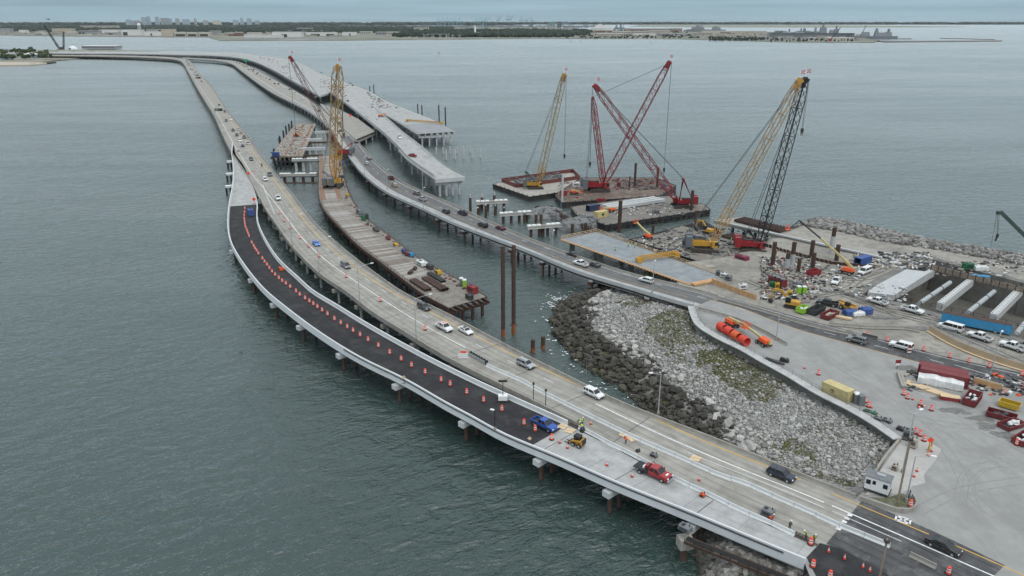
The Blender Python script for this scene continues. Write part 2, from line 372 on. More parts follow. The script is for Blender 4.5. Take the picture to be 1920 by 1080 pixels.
# ------------------------------------------------------------------ the man-made island
def poly_sd(P,poly):                        # signed distance (inside positive) of points to polygon
    poly=np.asarray(poly);n=len(poly);x,y=P[:,0],P[:,1];best=np.full(len(P),1e9);ins=np.zeros(len(P),bool)
    for i in range(n):
        a=poly[i];b_=poly[(i+1) % n];e=b_-a;t=np.clip(((P-a) @ e)/(e @ e+1e-9),0,1)
        best=np.minimum(best,np.linalg.norm(P-(a+t[:,None]*e),axis=1))
        c=(a[1] > y) != (b_[1] > y);xi=(b_[0]-a[0])*(y-a[1])/(b_[1]-a[1]+1e-12)+a[0];ins ^= c & (x < xi)
    return np.where(ins,best,-best)
def pxpoly(l,z):return [tuple(at(x,y,z)[:2]) for x,y in l]
ISL=pxpoly([(1330,1085),(1318,1000),(1290,880),(1240,792),(1190,748),(1140,712),(1090,680),(1052,640),(1036,605),(1046,572),(1085,550),(1150,530),
              (1230,512),(1340,497),(1420,462),(1500,425),(1570,430),(1650,447),(1760,472),(1920,499),(2150,540),(2500,650),(2700,900),(2600,1500),(1500,1500)],0)
WALLPX=[(1300,572),(1306,591),(1317,609),(1355,632),(1396,651),(1430,671),(1482,699),(1542,735),(1590,758),(1641,787),(1688,819)]
WALL=trace(WALLPX,7.0,1.5,3)
BEACH=[tuple(p) for p in WALL]+pxpoly([(1652,859),(1640,885),(1600,925),(1500,890),(1420,853),(1250,800)],6.5)[0:]+pxpoly([(1190,790),(1080,725),(990,640),(1000,580),(1080,535),(1160,520),(1250,545)],0)
PIT=pxpoly([(1700,500),(1745,483),(1920,528),(2060,560),(2050,655),(1920,640),(1700,572),(1600,553),(1640,530)],6)
UNDER=pxpoly([(1230,860),(1540,1012),(1512,1056),(1530,1120),(1280,1120)],5.0)
def ground_z(P):
    P=np.asarray(P,float);sd=poly_sd(P,ISL)
    h=np.where(sd < 0,np.maximum(-2.5,sd*.35),0)
    z1=np.interp(sd,[0,3,9,16,36,55],[-.1,1.0,2.6,3.4,4.7,5.5])       # rubble beach
    z2=np.interp(sd,[0,3.5,7,10],[-.1,2.6,5.2,5.88])                        # steep armoured edge, plateau
    b=poly_sd(P,BEACH);k=np.clip(b/0.6+1.0,0,1)
    z=np.where(sd < 0,h,z2*(1-k)+np.minimum(z1,z2)*k)
    un=poly_sd(P,UNDER);z=np.where(un >-1,np.minimum(z,np.interp(un,[-1,3],[5.0,2.6])),z)
    pit=poly_sd(P,PIT);z=np.where(pit >-.6,-7.0,z)
    return z
def bump_(x,y):return .12*mnoise.noise((x*.25,y*.25,3))+.06*mnoise.noise((x*.9,y*.9,7))
def terrain():
    xs=np.arange(-5,205,1.25);ys=np.arange(55,318,1.25);X,Y=np.meshgrid(xs,ys);P=np.stack([X.ravel(),Y.ravel()],1);Z=ground_z(P)
    plat=np.abs(Z-5.88) < .02
    nzv=np.array([bump_(*p) for p in P]);Z=Z+np.where(plat,np.abs(nzv)*.25-.02,nzv*np.clip(Z+1,0,1))
    Z=np.where(plat,np.minimum(Z,5.96),Z)
    nx=len(xs);idx=np.arange(len(P)).reshape(len(ys),nx)
    f=np.stack([idx[:-1,:-1].ravel(),idx[:-1,1:].ravel(),idx[1:,1:].ravel(),idx[1:,:-1].ravel()],1)
    keep=(Z[f] >-2.4).any(1);f=f[keep]
    me=bpy.data.meshes.new('ground');me.from_pydata(np.c_[P,Z].tolist(),[],f.tolist())
    m,nt,N,L,b=_new('island_gravel');tc=N("ShaderNodeTexCoord");geo=N("ShaderNodeNewGeometry")
    def noise(sc,det,rough=.65):
        n=N("ShaderNodeTexNoise");n.inputs['Scale'].default_value=sc;n.inputs['Detail'].default_value=det;n.inputs['Roughness'].default_value=rough;L(tc.outputs['Object'],n.inputs[0]);return n.outputs[0]
    def rng(s,a,c): 
        r=N("ShaderNodeMapRange");r.inputs[1].default_value=a;r.inputs[2].default_value=c;L(s,r.inputs[0]);return r.outputs[0]
    def mix(f_,a,c):
        x=N("ShaderNodeMix");x.data_type='RGBA';L(f_,x.inputs[0])
        for s_,v in ((6,a),(7,c)):
            if isinstance(v,tuple):x.inputs[s_].default_value=(*v,1)
            else:L(v,x.inputs[s_])
        return x.outputs[2]
    sandy=mix(rng(noise(.07,8),.36,.64),(.36,.34,.30),(.20,.188,.17));sandy=mix(rng(noise(.5,7),.48,.72),sandy,(.145,.135,.12))
    rub=mix(rng(noise(2.2,5),.35,.6),(.10,.095,.085),(.27,.265,.255));rub=mix(rng(noise(.085,5),.50,.57),rub,(.085,.085,.035))
    sp=N("ShaderNodeSeparateXYZ");L(geo.outputs['Position'],sp.inputs[0])
    col=mix(rng(sp.outputs[2],5.2,5.6),rub,sandy);col=mix(rng(sp.outputs[2],1.4,.6),col,(.035,.032,.026))
    L(col,b.inputs['Base Color']);b.inputs['Roughness'].default_value=.95
    tag(link_mesh('ground',me,m),kind='structure')
terrain()
LOT=road_mat('worn_lot_asphalt',(.285,.285,.278),streak=.05,stain=.2,lane=0,patch=((.20,.20,.195),.07,.45))
ASPH=road_mat('old_asphalt',(.088,.088,.092),streak=.28,stain=.45,lane=3.6,off=1.0,patch=((.17,.17,.165),.3,.45))
ASPHN=road_mat('fresh_asphalt',(.031,.031,.034),streak=.3,stain=.5,lane=0,patch=((.06,.06,.06),.22,.45))
DECKO=road_mat('old_deck_concrete',(.31,.298,.27),streak=.17,stain=.35,lane=3.55,off=.6)
DECKN=road_mat('new_deck_concrete',(.375,.38,.375),streak=.09,stain=.42,lane=0,joint=9.0)
DECKC=road_mat('darker_deck_asphalt',(.15,.15,.152),streak=.22,stain=.3,lane=3.6,off=.5)
def polysheet(name,px,z,m,zt=None,kind='structure',parent=None,thick=0.0):
    w=[at(x,y,z) for x,y in px];mb=MB()
    if thick:mb.prism([(p.x,p.y) for p in w],z-thick,z)
    else:
        A=sum(w[i].x*w[(i+1) % len(w)].y-w[(i+1) % len(w)].x*w[i].y for i in range(len(w)))
        if A < 0:w=w[::-1]
        mb.add([(p.x,p.y,z) for p in w],[tuple(range(len(w)))])
    mb.uv={i:(v[0],v[1]) for i,v in enumerate(mb.v)}
    o=mb.build(name,m,parent)
    if kind:o['kind']=kind
    return o
wp=[(at(x,y,7.0)) for x,y in WALLPX[1:]]
lotpx=[(1385,574),(1322,562),(1306,575)]
def lot():
    pts=[at(x,y,6) for x,y in [(2400,860),(2100,772),(1920,722),(1735,682),(1641,657),(1560,635),(1500,619),(1447,600),(1385,574),(1330,562),(1308,566)]]
    pts+=[Vector((p[0]+.3,p[1]+.2,6)) for p in WALL[2:]]
    pts+=[at(x,y,6) for x,y in [(1690,826),(1664,856),(1648,884),(1622,935),(1560,985),(1537,1017),(1508,1054),(1530,1110),(1650,1300),(2600,1400)]]
    A=sum(pts[i].x*pts[(i+1) % len(pts)].y-pts[(i+1) % len(pts)].x*pts[i].y for i in range(len(pts)))
    if A < 0:pts=pts[::-1]
    mb=MB();mb.add([(p.x,p.y,6.0) for p in pts],[tuple(range(len(pts)))]);mb.uv={i:(v[0],v[1]) for i,v in enumerate(mb.v)}
    tag(mb.build('pavement',LOT),kind='structure')
lot()
# ------------------------------------------------------------------ bridges
rA=Rib([(436,268),(434,285),(437,315),(436,345),(431,371),(427,405),(430,445),(451,486),(490,536),(529,570),(600,623),(680,672),(759,709),(849,762),(888,779),(928,806),(1001,836),(1060,860),(1150,901),(1200,921),(1302,961),(1404,1004),(1510,1047)],
         [(438,268),(442,287),(455,304),(468,330),(482,372),(482,407),(490,432),(505,460),(522,484),(539,501),(561,520),(587,544),(632,570),(680,600),(755,642),(830,681),(905,717),(972,747),(1040,777),(1106,807),(1149,830),(1192,851),(1266,892),(1334,924),(1378,946),(1457,981),(1502,1002),(1535,1015)],7.07,6.0,2.5,5)
rB=Rib([(60,104),(100,104.5),(160,105),(200,105.6),(260,107),(310,109.5),(333,112.5),(343,118),(352,133),(367,160.6),(385,190),(400.6,215),(414,245),(430.6,279),(450,308),(470,338),(494,385),(522,426),(550,464),(599,512.5),(653,548),(691,580),(755,619),(811,654),(867.5,685),(929,715),(982.5,742),(1031,766),(1076,789),(1165,834),(1262.5,884),(1332,920),(1425,961),(1481,987),(1537,1013),(1600,1043),(1680,1085),(1790,1145)],
         [(60,101),(100,101.5),(200,103),(280,105),(330,107.5),(350,111),(361,119),(374,138),(399,164),(425,204),(455,241),(487,285),(515,322.5),(552.5,367.5),(586,412.5),(625,449),(670,486),(719,522),(760,550),(826,580),(886,612),(942.5,642),(999,672),(1040,690.6),(1087.5,715),(1162.5,753),(1210,770),(1260,790),(1322,813),(1379,834),(1420,851),(1481,880),(1560,908),(1613,930),(1680,955),(1780,1000),(1919,1068),(2060,1140)],6.75,6.0,3.0,6)
rC=Rib([(320,108.5),(360,110),(400,112.5),(432,118),(451,131),(489,159),(519,177.5),(577,206),(610,232),(631,259),(661,302),(686,330),(727,360),(794,390),(841,412.5),(888,431),(920,443),(981,465),(1034,487),(1088,509),(1184,537),(1246,556.6),(1301,571)],
         [(330,107),(360,108.3),(400,110.5),(440,114),(466,123),(507.5,145),(564,175.6),(590,193),(612,211),(637.5,235.6),(668,262),(696,294),(720,316),(752.5,339),(801,362),(856,385),(880,397),(964,434),(1036.5,463),(1121,492),(1205,518),(1289,536),(1351,554)],6.75,6.0,3.0,6)
rCl=Rib([(1290,549),(1330,562),(1385,574),(1447,600),(1500,619),(1560,635),(1641,657),(1735,682),(1850,715),(2000,765)],
          [(1290,536),(1351,555),(1400,569),(1447,582),(1500,599),(1562,614),(1617,629),(1666,643),(1764,669.5),(1920,703),(2050,735)],6.0,6.0,3.0,6)
rD=Rib([(60,99),(200,100),(330,102),(413,104.5),(467,112),(507,128),(540,146),(567,161),(597,178)],
         [(60,96),(250,96.5),(413,97),(487,103),(550,113),(600,136),(643,151),(655,159)],10.0,9.0,4.0,6)
rDi=Rib([(612,168),(630,179),(659,200),(712.5,241),(745,271),(771,297.5),(820,331)],
          [(645,160),(672,182),(702,200),(730,224),(756,247),(790,273),(827.5,305),(874,331)],10.0,9.0,3.0,4)
rDo=Rib([(622,157),(668,182),(696,200),(735,219),(786,249)],
          [(640,151),(690,170),(720,187),(756,202),(812,224),(851,245)],9.5,9.0,3.0,4)
PARA=[(-.02,-1.0),(.38,-1.0),(.38,.08),(.30,.25),(.22,.80),(-.02,.80)]
def para(h,w=.42):return [(-.03,-.55),(w,-.55),(w,.08),(w*.72,.28),(w*.55,h),(-.03,h)]
def mirror(p):return [(-a,b_) for a,b_ in p][::-1]
def share(o,parent,name,loc,rz=0.0,color=None):
    c=bpy.data.objects.new(name,o.data if hasattr(o,'data') else o);COL.objects.link(c);c.parent=parent;c.location=loc;c.rotation_euler=(0,0,rz)
    if color:c.color=(*color,1)
    return c
def piers(rib,root,ds,zb,cap,capm,npile,pr,pm,over=(0,0),far=1e9,mid=None):
    W=None;meshes={}
    for d in ds:
        w=rib.w(d)+over[0]+over[1];key=round(w)
        a,b_=rib.at(d,0),rib.at(d,1);e=(b_-a).normalized();rz=math.atan2(e.y,e.x);c=(a+b_)/2+e*(over[1]-over[0])/2
        if key not in meshes:
            mb=MB();mb.box((0,0,0),(key,cap[0],cap[1]));o=mb.build('pier_cap',capm,root);first=o
            mp=MB();mp.tube((0,0,-zb+cap[1]/2-1.5),(0,0,-cap[1]/2),pr,10 if pr > .3 else 7,caps=False);p0=mp.build('pile',pm,o);meshes[key]=(o.data,p0.data)
            o.location=(c.x,c.y,zb-cap[1]/2);o.rotation_euler=(0,0,rz)
            p0.location=(0,0,0);fresh=p0
        else:
            o=share(meshes[key][0],root,'pier_cap',(c.x,c.y,zb-cap[1]/2),rz);fresh=None
        for k in range(npile):
            x=-key/2+key*(k+.5)/npile
            if fresh is not None and k==0:fresh.location=(x,0,0);continue
            share(meshes[key][1],o,'pile',(x,0,0))
def line(name,px,z,w,m,parent,kind=None):
    c=trace(px,z,3.0,4);mb=MB();t=np.gradient(c,axis=0);t /= np.linalg.norm(t,axis=1)[:,None]+1e-9
    for p,q in zip(c,t):mb.v+=[(p[0]-q[1]*w/2,p[1]+q[0]*w/2,z+.012),(p[0]+q[1]*w/2,p[1]-q[0]*w/2,z+.012)]
    mb.f=[(2*i,2*i+1,2*i+3,2*i+2) for i in range(len(c)-1)];return mb.build(name,m,parent)
DASH={}
def dashes(px,z,parent,m=LINEW,L_=3.05,per=12.19,w=.15,d0=0.0,d1=None):
    c=trace(px,z,1.0,6);d=np.r_[0,np.cumsum(np.linalg.norm(np.diff(c,axis=0),axis=1))]
    if 'm' not in DASH:
        mb=MB();mb.quad((-L_/2,-w/2,0),(L_/2,-w/2,0),(L_/2,w/2,0),(-L_/2,w/2,0));o=mb.build('lane_dash',m,parent);DASH['m']=o.data;bpy.data.objects.remove(o)
    s=d0
    while s < (d1 or d[-1]):
        p=[np.interp(s,d,c[:,k]) for k in (0,1)];q=[np.interp(s+1,d,c[:,k]) for k in (0,1)]
        share(DASH['m'],parent,'lane_dash',(p[0],p[1],z+.014),math.atan2(q[1]-p[1],q[0]-p[0]));s+=per
    return
def joints(rib,root,ds,u0,u1,m=STEELD):
    for d in ds:
        a,b_=rib.at(d,u0,.012),rib.at(d,u1,.012);mb=MB();mb.bar(a,b_,.12,.01);mb.build('expansion_joint',m,root)
# --- the new ramp bridge nearest the camera
A=thing('bridge','new curved ramp bridge, half paved in black asphalt with smooth pale concrete parapets','bridge')
dA1=rA.S[-1];dAs=rA.px(458,386,6);dAe=rA.px(1025,828,6)
rA.slab('deck',CONCN,0,dA1,.28,A)
for k in range(5):rA.sweep('girder',CONCP,0,dA1,.12+.19*k,[(-.3,-1.35),(.3,-1.35),(.3,-.27),(-.3,-.27)],A)
rA.sheet('concrete_surface',DECKN,0,dAs,.02,.98,.004,A)
rA.sheet('asphalt_surface',ASPHN,dAs,dAe,.02,.98,.03,A)
rA.sheet('concrete_surface',DECKN,dAe,dA1,.02,.99,.004,A)
PARC=mat('white_parapet_concrete',(.60,.62,.63),.75,var=.07,scale=.5,stain=(.42,.42,.42),stain_amt=.4,stain_scale=.25)
rA.sweep('parapet',PARC,0,dA1,0.0,[(-.10,-.85),(.45,-.85),(.45,.08),(.32,.28),(.22,1.07),(-.10,1.07)],A,ds=2.5)
dAi=rA.px(1058,786,7.07)
rA.sweep('parapet',PARC,dAs-2,dAi,1.0,mirror([(-.08,-.4),(.45,-.4),(.45,.08),(.32,.28),(.22,1.07),(-.08,1.07)]),A,ds=2.5)
for off in (.25,.45):rA.sweep('handrail',STEELD,rA.px(640,650,7),dA1-3,0.0,[(-.16-.05,off+.25),(-.10,off+.25),(-.10,off+.31),(-.16-.05,off+.31)],A)
capsA=[rA.px(x,y,5) for x,y in [(430,340),(430,410),(436,465),(475,521),(511,566),(560,608),(640,658),(735,717),(855,786),(1010,866),(1135,925),(1290,985)]]
piers(rA,A,capsA,4.6,(1.5,1.1),CONCN,4,.42,RUST,over=(.8,.3))
joints(rA,A,capsA[3:],.03,.97)
for x,y in ((430,301),(429,324),(428,347)):
    p=at(x,y,4.8);mb=MB();mb.box((p.x+1.5,p.y,4.3),(5.6,2.8,.9),.5);cp=mb.build('wing_cap',PARC,A)
    for dx in (-1.2,.8):mb=MB();mb.tube((p.x+dx,p.y,-1.5),(p.x+dx,p.y,3.8),.5,8);mb.build('pile',STEELD,cp)
# --- the old grey bridge beside it
B=thing('bridge','long old grey concrete bridge with two traffic lanes curving away to the far shore','bridge')
dB1=rB.px(1580,975,6);dBend=rB.S[-1]
rB.slab('deck',CONC,0,dB1,.5,B)
for k in range(5):rB.sweep('girder',CONC,0,dB1,.1+.2*k,[(-.35,-1.5),(.35,-1.5),(.35,-.48),(-.35,-.48)],B,ds=6)
rB.sheet('road_surface',DECKO,0,dB1,.02,.98,.004,B)
dBg=rB.px(1080,790,6.8)
rB.sweep('parapet',CONC,0,dBg,0.0,para(.78),B)
dBj=rB.px(1292,803,6.8)
rB.sweep('parapet',CONC,0,dB1-1,1.0,mirror(para(.82)),B)
capsB=[d for d in np.arange(60,dB1-30,16.0)]
piers(rB,B,capsB,4.5,(1.2,1.0),CONC,4,.40,CONCP,over=(.25,.25))
joints(rB,B,[d for d in capsB if d > rB.px(500,380)],.03,.97)
YB=[(414,205),(450,250),(482,295),(508,330),(545,377),(580,425),(620,464),(668,503),(715,535),(760,562),(809,586),(888,628),(976,672),(1040,702),(1106,731),(1181,765),(1260,800),(1304,821),(1416,865.6),(1500,900)]
line('edge_line',YB,6,.28,LINEY,B)
WB=[(352,125),(380,171),(400,200),(430,255),(459,305),(476,330),(509,372),(541,413),(569,449),(616,492),(681,537),(746,580),(804,615),(873,652)]
line('edge_line',WB,6,.24,LINEW,B)
line('edge_line',[(1117,757),(1247.5,819),(1322.5,851),(1420,892),(1500,922),(1545,942)],6,.26,LINEW,B)
line('lane_line',[(1290,848),(1380,885),(1460,915),(1545,952)],6,.12,LINEW,B)
dashes([(366,125),(385,155),(420,205),(445,250),(469,286),(487,313),(504,337.5),(532,377),(549,401),(572,428),(605,460),(642,490),(676.6,516),(706.6,536.5),(743,560),(783,584),(830,612),(882.5,639.6),(942.5,671),(1011,705),(1096,746)],6,B,d0=2.0)
dashes([(383,165),(412,215),(436,260),(462,306)],6,B,d0=2.0)
# closure strip with bare reinforcing bars between the two bridges
mbr=MB();d0=rA.px(1079,790,6);d1=dA1-1
for d in np.arange(d0,d1,.55):mbr.bar(rA.at(d,1.0,.06),rA.at(d,1.0,.06)+(rA.at(d,1)-rA.at(d,0)).normalized()*1.5,.05,.05,caps=False)
for k in range(5): 
    for d in np.arange(d0,d1,3.0):mbr.bar(rA.at(d,1+(.1+.3*k)/rA.w(d),.1),rA.at(min(d+3,d1),1+(.1+.3*k)/rA.w(d),.1),.05,.05,caps=False)
tag(mbr.build('rebar_mat',RUST),'mat of bare reinforcing bars lying in the gap between ramp and old bridge','rebar')
rA.slab('closure_formwork',CONCD,d0-40,dA1,.3,A,u0=1.0,u1=1.16,dz=-.25)
# --- the westbound bridge behind
Cb=thing('bridge','middle bridge with dark asphalt lanes and a pale shoulder, standing on dark steel pile bents','bridge')
dC1=rC.S[-1];dCs=rC.px(650,255)
rC.slab('deck',CONC,0,dC1,.4,Cb)
for k in range(4):rC.sweep('girder',CONC if k else CONCN,0,dC1,.06+.28*k,[(-.3,-1.35),(.3,-1.35),(.3,-.38),(-.3,-.38)],Cb,ds=6)
rC.sheet('road_surface',DECKO,0,dCs,.02,.98,.004,Cb)
rC.sheet('road_surface',DECKC,dCs,dC1,.30,.98,.008,Cb)
rC.sheet('shoulder',DECKN,dCs,dC1,.02,.30,.004,Cb)
rC.sweep('parapet',CONCN,0,dC1,0.0,[(-.05,-.5),(.35,-.5),(.35,.06),(.2,.3),(.2,.75),(-.05,.75)],Cb)
rC.sweep('parapet',CONC,0,dC1,1.0,mirror(para(.85)),Cb)
rC.sweep('utility_pipe',STEELD,dCs,dC1,0.0,[(-.45,-.75),(-.1,-.75),(-.1,-.35),(-.45,-.35)],Cb)
capsC=[rC.px(x,y,5) for x,y in [(665,310),(690,338),(722,364),(765,386),(820,412),(868,433),(940,468),(1010,492),(1105,528),(1205,560)]]
dC0=capsC[0]
piers(rC,Cb,[d for d in np.arange(30,dC0-10,17.0)],4.6,(1.1,.9),CONC,3,.38,CONCP)
piers(rC,Cb,capsC,4.5,(1.0,.9),RUST,4,.42,RUST,over=(1.1,.4))
pl=MB();pl.box((0,0,0),(1.6,1.2,.9));pl0=None
for d in capsC:
    p=rC.at(d,0.02,-1.0);o=(pl.build('bearing_block',CONCN,Cb) if pl0 is None else share(pl0,Cb,'bearing_block',p));pl0=pl0 or o;o.location=p;o.rotation_euler=(0,0,rC.rz(d))
joints(rC,Cb,capsC,.03,.97)
line('edge_line',[(631,249),(647.5,266),(677.5,306),(700,332),(724,346),(781,371),(840,400),(890,422),(960,450),(1040,482),(1120,513),(1200,535),(1290,557)],6,.12,LINEY,Cb)
rC.sheet('edge_line',LINEW,0,dC1,.91,.925,.014,Cb)
rC.sheet('edge_line',LINEW,0,dCs,.30,.315,.014,Cb)
dashes([(480,147),(530,175),(585,205),(640,247),(667,275),(675.6,286),(696,312),(712,327),(750,350),(769,363),(810,382),(880,411),(971,447),(1017,463),(1090,488),(1166,512),(1236,534),(1300,553)],6,Cb,d0=1.0)
Lr=tag(rCl.sheet('road',ASPH,9,rCl.S[-1],-.02,1.12,.004),kind='structure')
def mark(o):o['kind']='structure';return o
line('road_line',[(1330,563),(1385,575),(1447,600.5),(1500,619.5),(1560,635.5),(1641,657.5),(1735,682.5),(1850,715.5),(2000,765)],6,.16,LINEY,Lr)
line('road_line',[(1340,552),(1400,569),(1500,599),(1562,614),(1617,629),(1666,643),(1764,669.5),(1920,704),(2050,735)],6,.16,LINEW,Lr)
dashes([(1305,554.6),(1379,576),(1464,599),(1530,618),(1592,635),(1649,650),(1704,663),(1758,678),(1830,697),(1930,724)],6,Lr,d0=2.0,w=.17)
line('road_line',[(1790,684),(1850,702),(1920,722),(2000,746)],6,.14,LINEW,Lr)
# stub of an older deck beside it
S=thing('bridge_stub','cut-off stub of old deck with an open end beside the middle bridge','bridge stub')
sp=[(603,199),(600,194),(640,207),(672,223),(703,246),(667,261),(640,237),(615,212)]
polysheet('deck',sp,6.0,DECKO,kind=None,parent=S,thick=.5)
ea,eb=at(668,263,5.0),at(702,248,5.0)
for k in range(6):
    p=ea.lerp(eb,(k+.5)/6);q=p+(at(630,232,5)-at(664,262,5)).normalized()*30;mb=MB();mb.bar(p,q,.5,1.2);mb.build('girder',CONC,S)
mb=MB();e=(eb-ea).normalized();mb.bar(ea+Vector((0,0,-1.3)),eb+Vector((0,0,-1.3)),1.3,1.0);cp=mb.build('pier_cap',CONC,S)
for k in range(3):p=ea.lerp(eb,.15+.35*k);mb=MB();mb.tube((p.x,p.y,-1.5),(p.x,p.y,3.3),.6,8);mb.build('pile',CONCP,cp)
# land continuation of the two near bridges
Rd=tag(rB.sheet('road',ASPH,dB1,dBend,.06,1.0,.004),kind='structure')
line('road_line',[(1560,925),(1617,950),(1743,1002),(1801,1027),(1919,1078),(1990,1110)],6,.22,LINEY,Rd)
line('road_line',[(1560,948),(1620,974),(1704,1010),(1801,1053.5),(1900,1096)],6,.26,LINEW,Rd)
line('road_line',[(1560,958),(1620,985),(1690,1015)],6,.12,LINEW,Rd)
nb=[(1512,1045),(1538,1018),(1580,1030),(1640,1062),(1700,1100),(1760,1140),(1600,1180),(1540,1100)]
polysheet('road',nb,6.012,ASPHN)
# --- the high new viaduct
D=thing('bridge','wide white new viaduct curving in from the far shore, partly crowded with equipment','bridge')
rD.slab('deck',CONCN,0,rD.S[-1],.8,D);rD.sheet('concrete_surface',DECKN,0,rD.S[-1],.02,.98,.004,D)
def capz(rib,root,ds,n):piers(rib,root,ds,7.0,(1.7,1.4),CONCP,n,.55,CONCP)
for k in range(6):rD.sweep('girder',CONCP,0,rD.S[-1],.03+.188*k,[(-.4,-2.0),(.4,-2.0),(.4,-.79),(-.4,-.79)],D,ds=8)
rD.sweep('parapet',CONCN,0,rD.S[-1],0.0,para(1.0),D,ds=4);rD.sweep('parapet',CONCN,0,rD.S[-1],1.0,mirror(para(1.0)),D,ds=4)
capz(rD,D,np.arange(20,rD.S[-1],26),4)
mb=MB();a,b_=rD.at(rD.S[-1],.02,-.2),rD.at(rD.S[-1],.5,-.2);mb.bar(a+Vector((0,0,-.8)),b_+Vector((0,0,-.8)),.9,1.8);mb.build('end_diaphragm',CONCN,D)
Di=thing('bridge','narrower arm of the white viaduct ending in mid-air above round concrete columns','bridge')
n1=rDi.S[-1]
rDi.slab('deck',CONCN,0,n1,.3,Di);rDi.sheet('concrete_surface',DECKN,0,n1,.02,.98,.012,Di)
for k in range(5):rDi.sweep('girder',CONCP,0,n1-.5,.06+.22*k,[(-.35,-1.9),(.35,-1.9),(.35,-.29),(-.35,-.29)],Di,ds=6)
rDi.sweep('parapet',CONCN,4,n1-6,0.0,para(1.0),Di);rDi.sweep('parapet',CONCN,rDi.px(700,198,9),n1-60,1.0,mirror(para(1.0)),Di)
rDi.sweep('overhang_formwork',mat('grey_formwork',(.28,.28,.27),.85,var=.3),n1-90,n1,1.0,[(.05,-.5),(1.5,-.5),(1.5,-.35),(.05,-.2)],Di)
rDi.sweep('overhang_formwork',MATS['grey_formwork'],n1-90,n1,0.0,[(-1.4,-.5),(-.05,-.5),(-.05,-.2),(-1.4,-.35)],Di)
mg=MB()
for s_,lat in ((1,1.45),(0,-1.35)):
    for d in np.arange(n1-88,n1,2.2):
        p=rDi.at(d,s_+lat/rDi.w(d),-.4);mg.bar(p,p+Vector((0,0,1.2)),.06,.06,caps=False)
    for h in (.6,1.15):
        for d in np.arange(n1-88,n1-2,4):mg.bar(rDi.at(d,s_+lat/rDi.w(d),-.4+h),rDi.at(d+4,s_+lat/rDi.w(d),-.4+h),.05,.05,caps=False)
mg.build('guard_rail',GALV,Di)
capz(rDi,Di,[rDi.px(x,y,7) for x,y in [(655,212),(690,240),(717,262),(741,282),(763,303),(790,324)]]+[n1-1.5],4)
mb=MB();a,b_=rDi.at(n1+.3,-.08,-1.0),rDi.at(n1+.3,1.08,-1.0);mb.bar(a,b_,1.2,1.9);mb.build('end_diaphragm',CONCN,Di)
Do=thing('bridge','outer arm of the white viaduct with open box girders showing at its raw end','bridge')
n2=rDo.S[-1];m2=rDo.px(800,232,9)
rDo.slab('deck',CONCN,0,m2,.3,Do);rDo.sheet('concrete_surface',DECKN,0,m2,.02,.98,.02,Do)
rDo.slab('deck_panels',mat('grey_decking',(.25,.26,.275),.8,var=.2,scale=.3),m2,n2,.25,Do,dz=-.15)
for k in range(7):rDo.sweep('girder',CONCN,0,n2,.01+.163*k,[(-.25,-2.1),(.25,-2.1),(.25,-.4),(-.25,-.4)],Do,ds=8)
for s_ in (0.0,1.0):rDo.sweep('overhang_formwork',MATS['grey_formwork'],40,n2,s_,[(-1.3,-.5),(1.3,-.5),(1.3,-.38),(-1.3,-.38)],Do)
capz(rDo,Do,[d for d in np.arange(n2-1.5,10,-26)],5)
# --- rusty construction trestle
rE=Rib([(597,292),(597,335),(597,362),(605,390),(635,424),(672.5,461),(710,489),(747.5,517.5),(794,552.5),(840,577)],
         [(640,292),(645,330),(650,349),(665,382.5),(691,412.5),(729,441),(785,484),(841,514),(880,536),(912,556)],5.5,5.5,2.0,4)
E_=thing('work_trestle','curving work trestle decked with weathered timber mats between the two old bridges','trestle')
e1=rE.S[-1]
rE.slab('deck',mat('trestle_planking',(.21,.19,.165),.9,var=.3,scale=.8,stain=(.12,.1,.09),stain_amt=.6,stain_scale=.3),0,e1,.15,E_)
for u in (.04,.3,.7,.96):rE.sweep('girder',RUST,0,e1+2.5,u,[(-.35,-1.3),(.35,-1.3),(.35,-.16),(-.35,-.16)],E_)
MATW=[mat('grey_timber_mat',(.25,.23,.205),.9,var=.3,scale=1.5,stain=(.15,.13,.11),stain_amt=.5,stain_scale=.6),mat('brown_timber_mat',(.19,.16,.135),.9,var=.3,scale=1.5,stain=(.11,.09,.07),stain_amt=.6,stain_scale=.6),mat('pale_timber_mat',(.32,.30,.28),.9,var=.25,scale=1.5)]
mm=MB();mm.box((0,0,.12),(8.2,1.12,.22));mmo={}
k=0
for d in np.arange(2,e1-14,1.25):
    p=rE.at(d,.37+random.uniform(-.012,.012));j=random.choices((0,1,2),(5,3,3))[0]
    a,b_=rE.at(d,0),rE.at(d,1);rz=math.atan2(b_.y-a.y,b_.x-a.x)+random.uniform(-.015,.015)
    if j not in mmo:o=mm.build('timber_mat',MATW[j],E_);mmo[j]=o.data
    else:o=share(mmo[j],E_,'timber_mat',(0,0,0))
    o.location=(p.x,p.y,p.z-random.uniform(0,.05));o.rotation_euler=(0,0,rz);k+=1
for u in (.06,.56):rE.sheet('rust_stained_track',mat('rust_stain',(.22,.13,.09),.95,var=.3,scale=1.0),2,e1*.45,u,u+.14,.25,E_)
for u,lat in ((0,-.1),(1,.1)):rE.sweep('edge_beam',RUST,0,e1+2.5,u,[(-.2,-.9),(.2,-.9),(.2,.1),(-.2,.1)],E_)
mp=MB()
for u in (0,1):
    for d in np.arange(4,e1-1,2.4):p=rE.at(d,u+random.uniform(-.01,.01));mp.bar(p,p+Vector((random.uniform(-.06,.06),random.uniform(-.06,.06),1.2)),.07,.07,caps=False)
    for d in np.arange(4,e1-4,4.8):mp.bar(rE.at(d,u,1.1),rE.at(d+4.8,u,1.1),.035,.035,caps=False)
mp.build('guard_rail',RUST,E_)
piers(rE,E_,list(np.arange(6,e1-8,12.5))+[e1+1.5],4.2,(1.0,1.0),RUST,4,.46,RUST,over=(.3,.3))
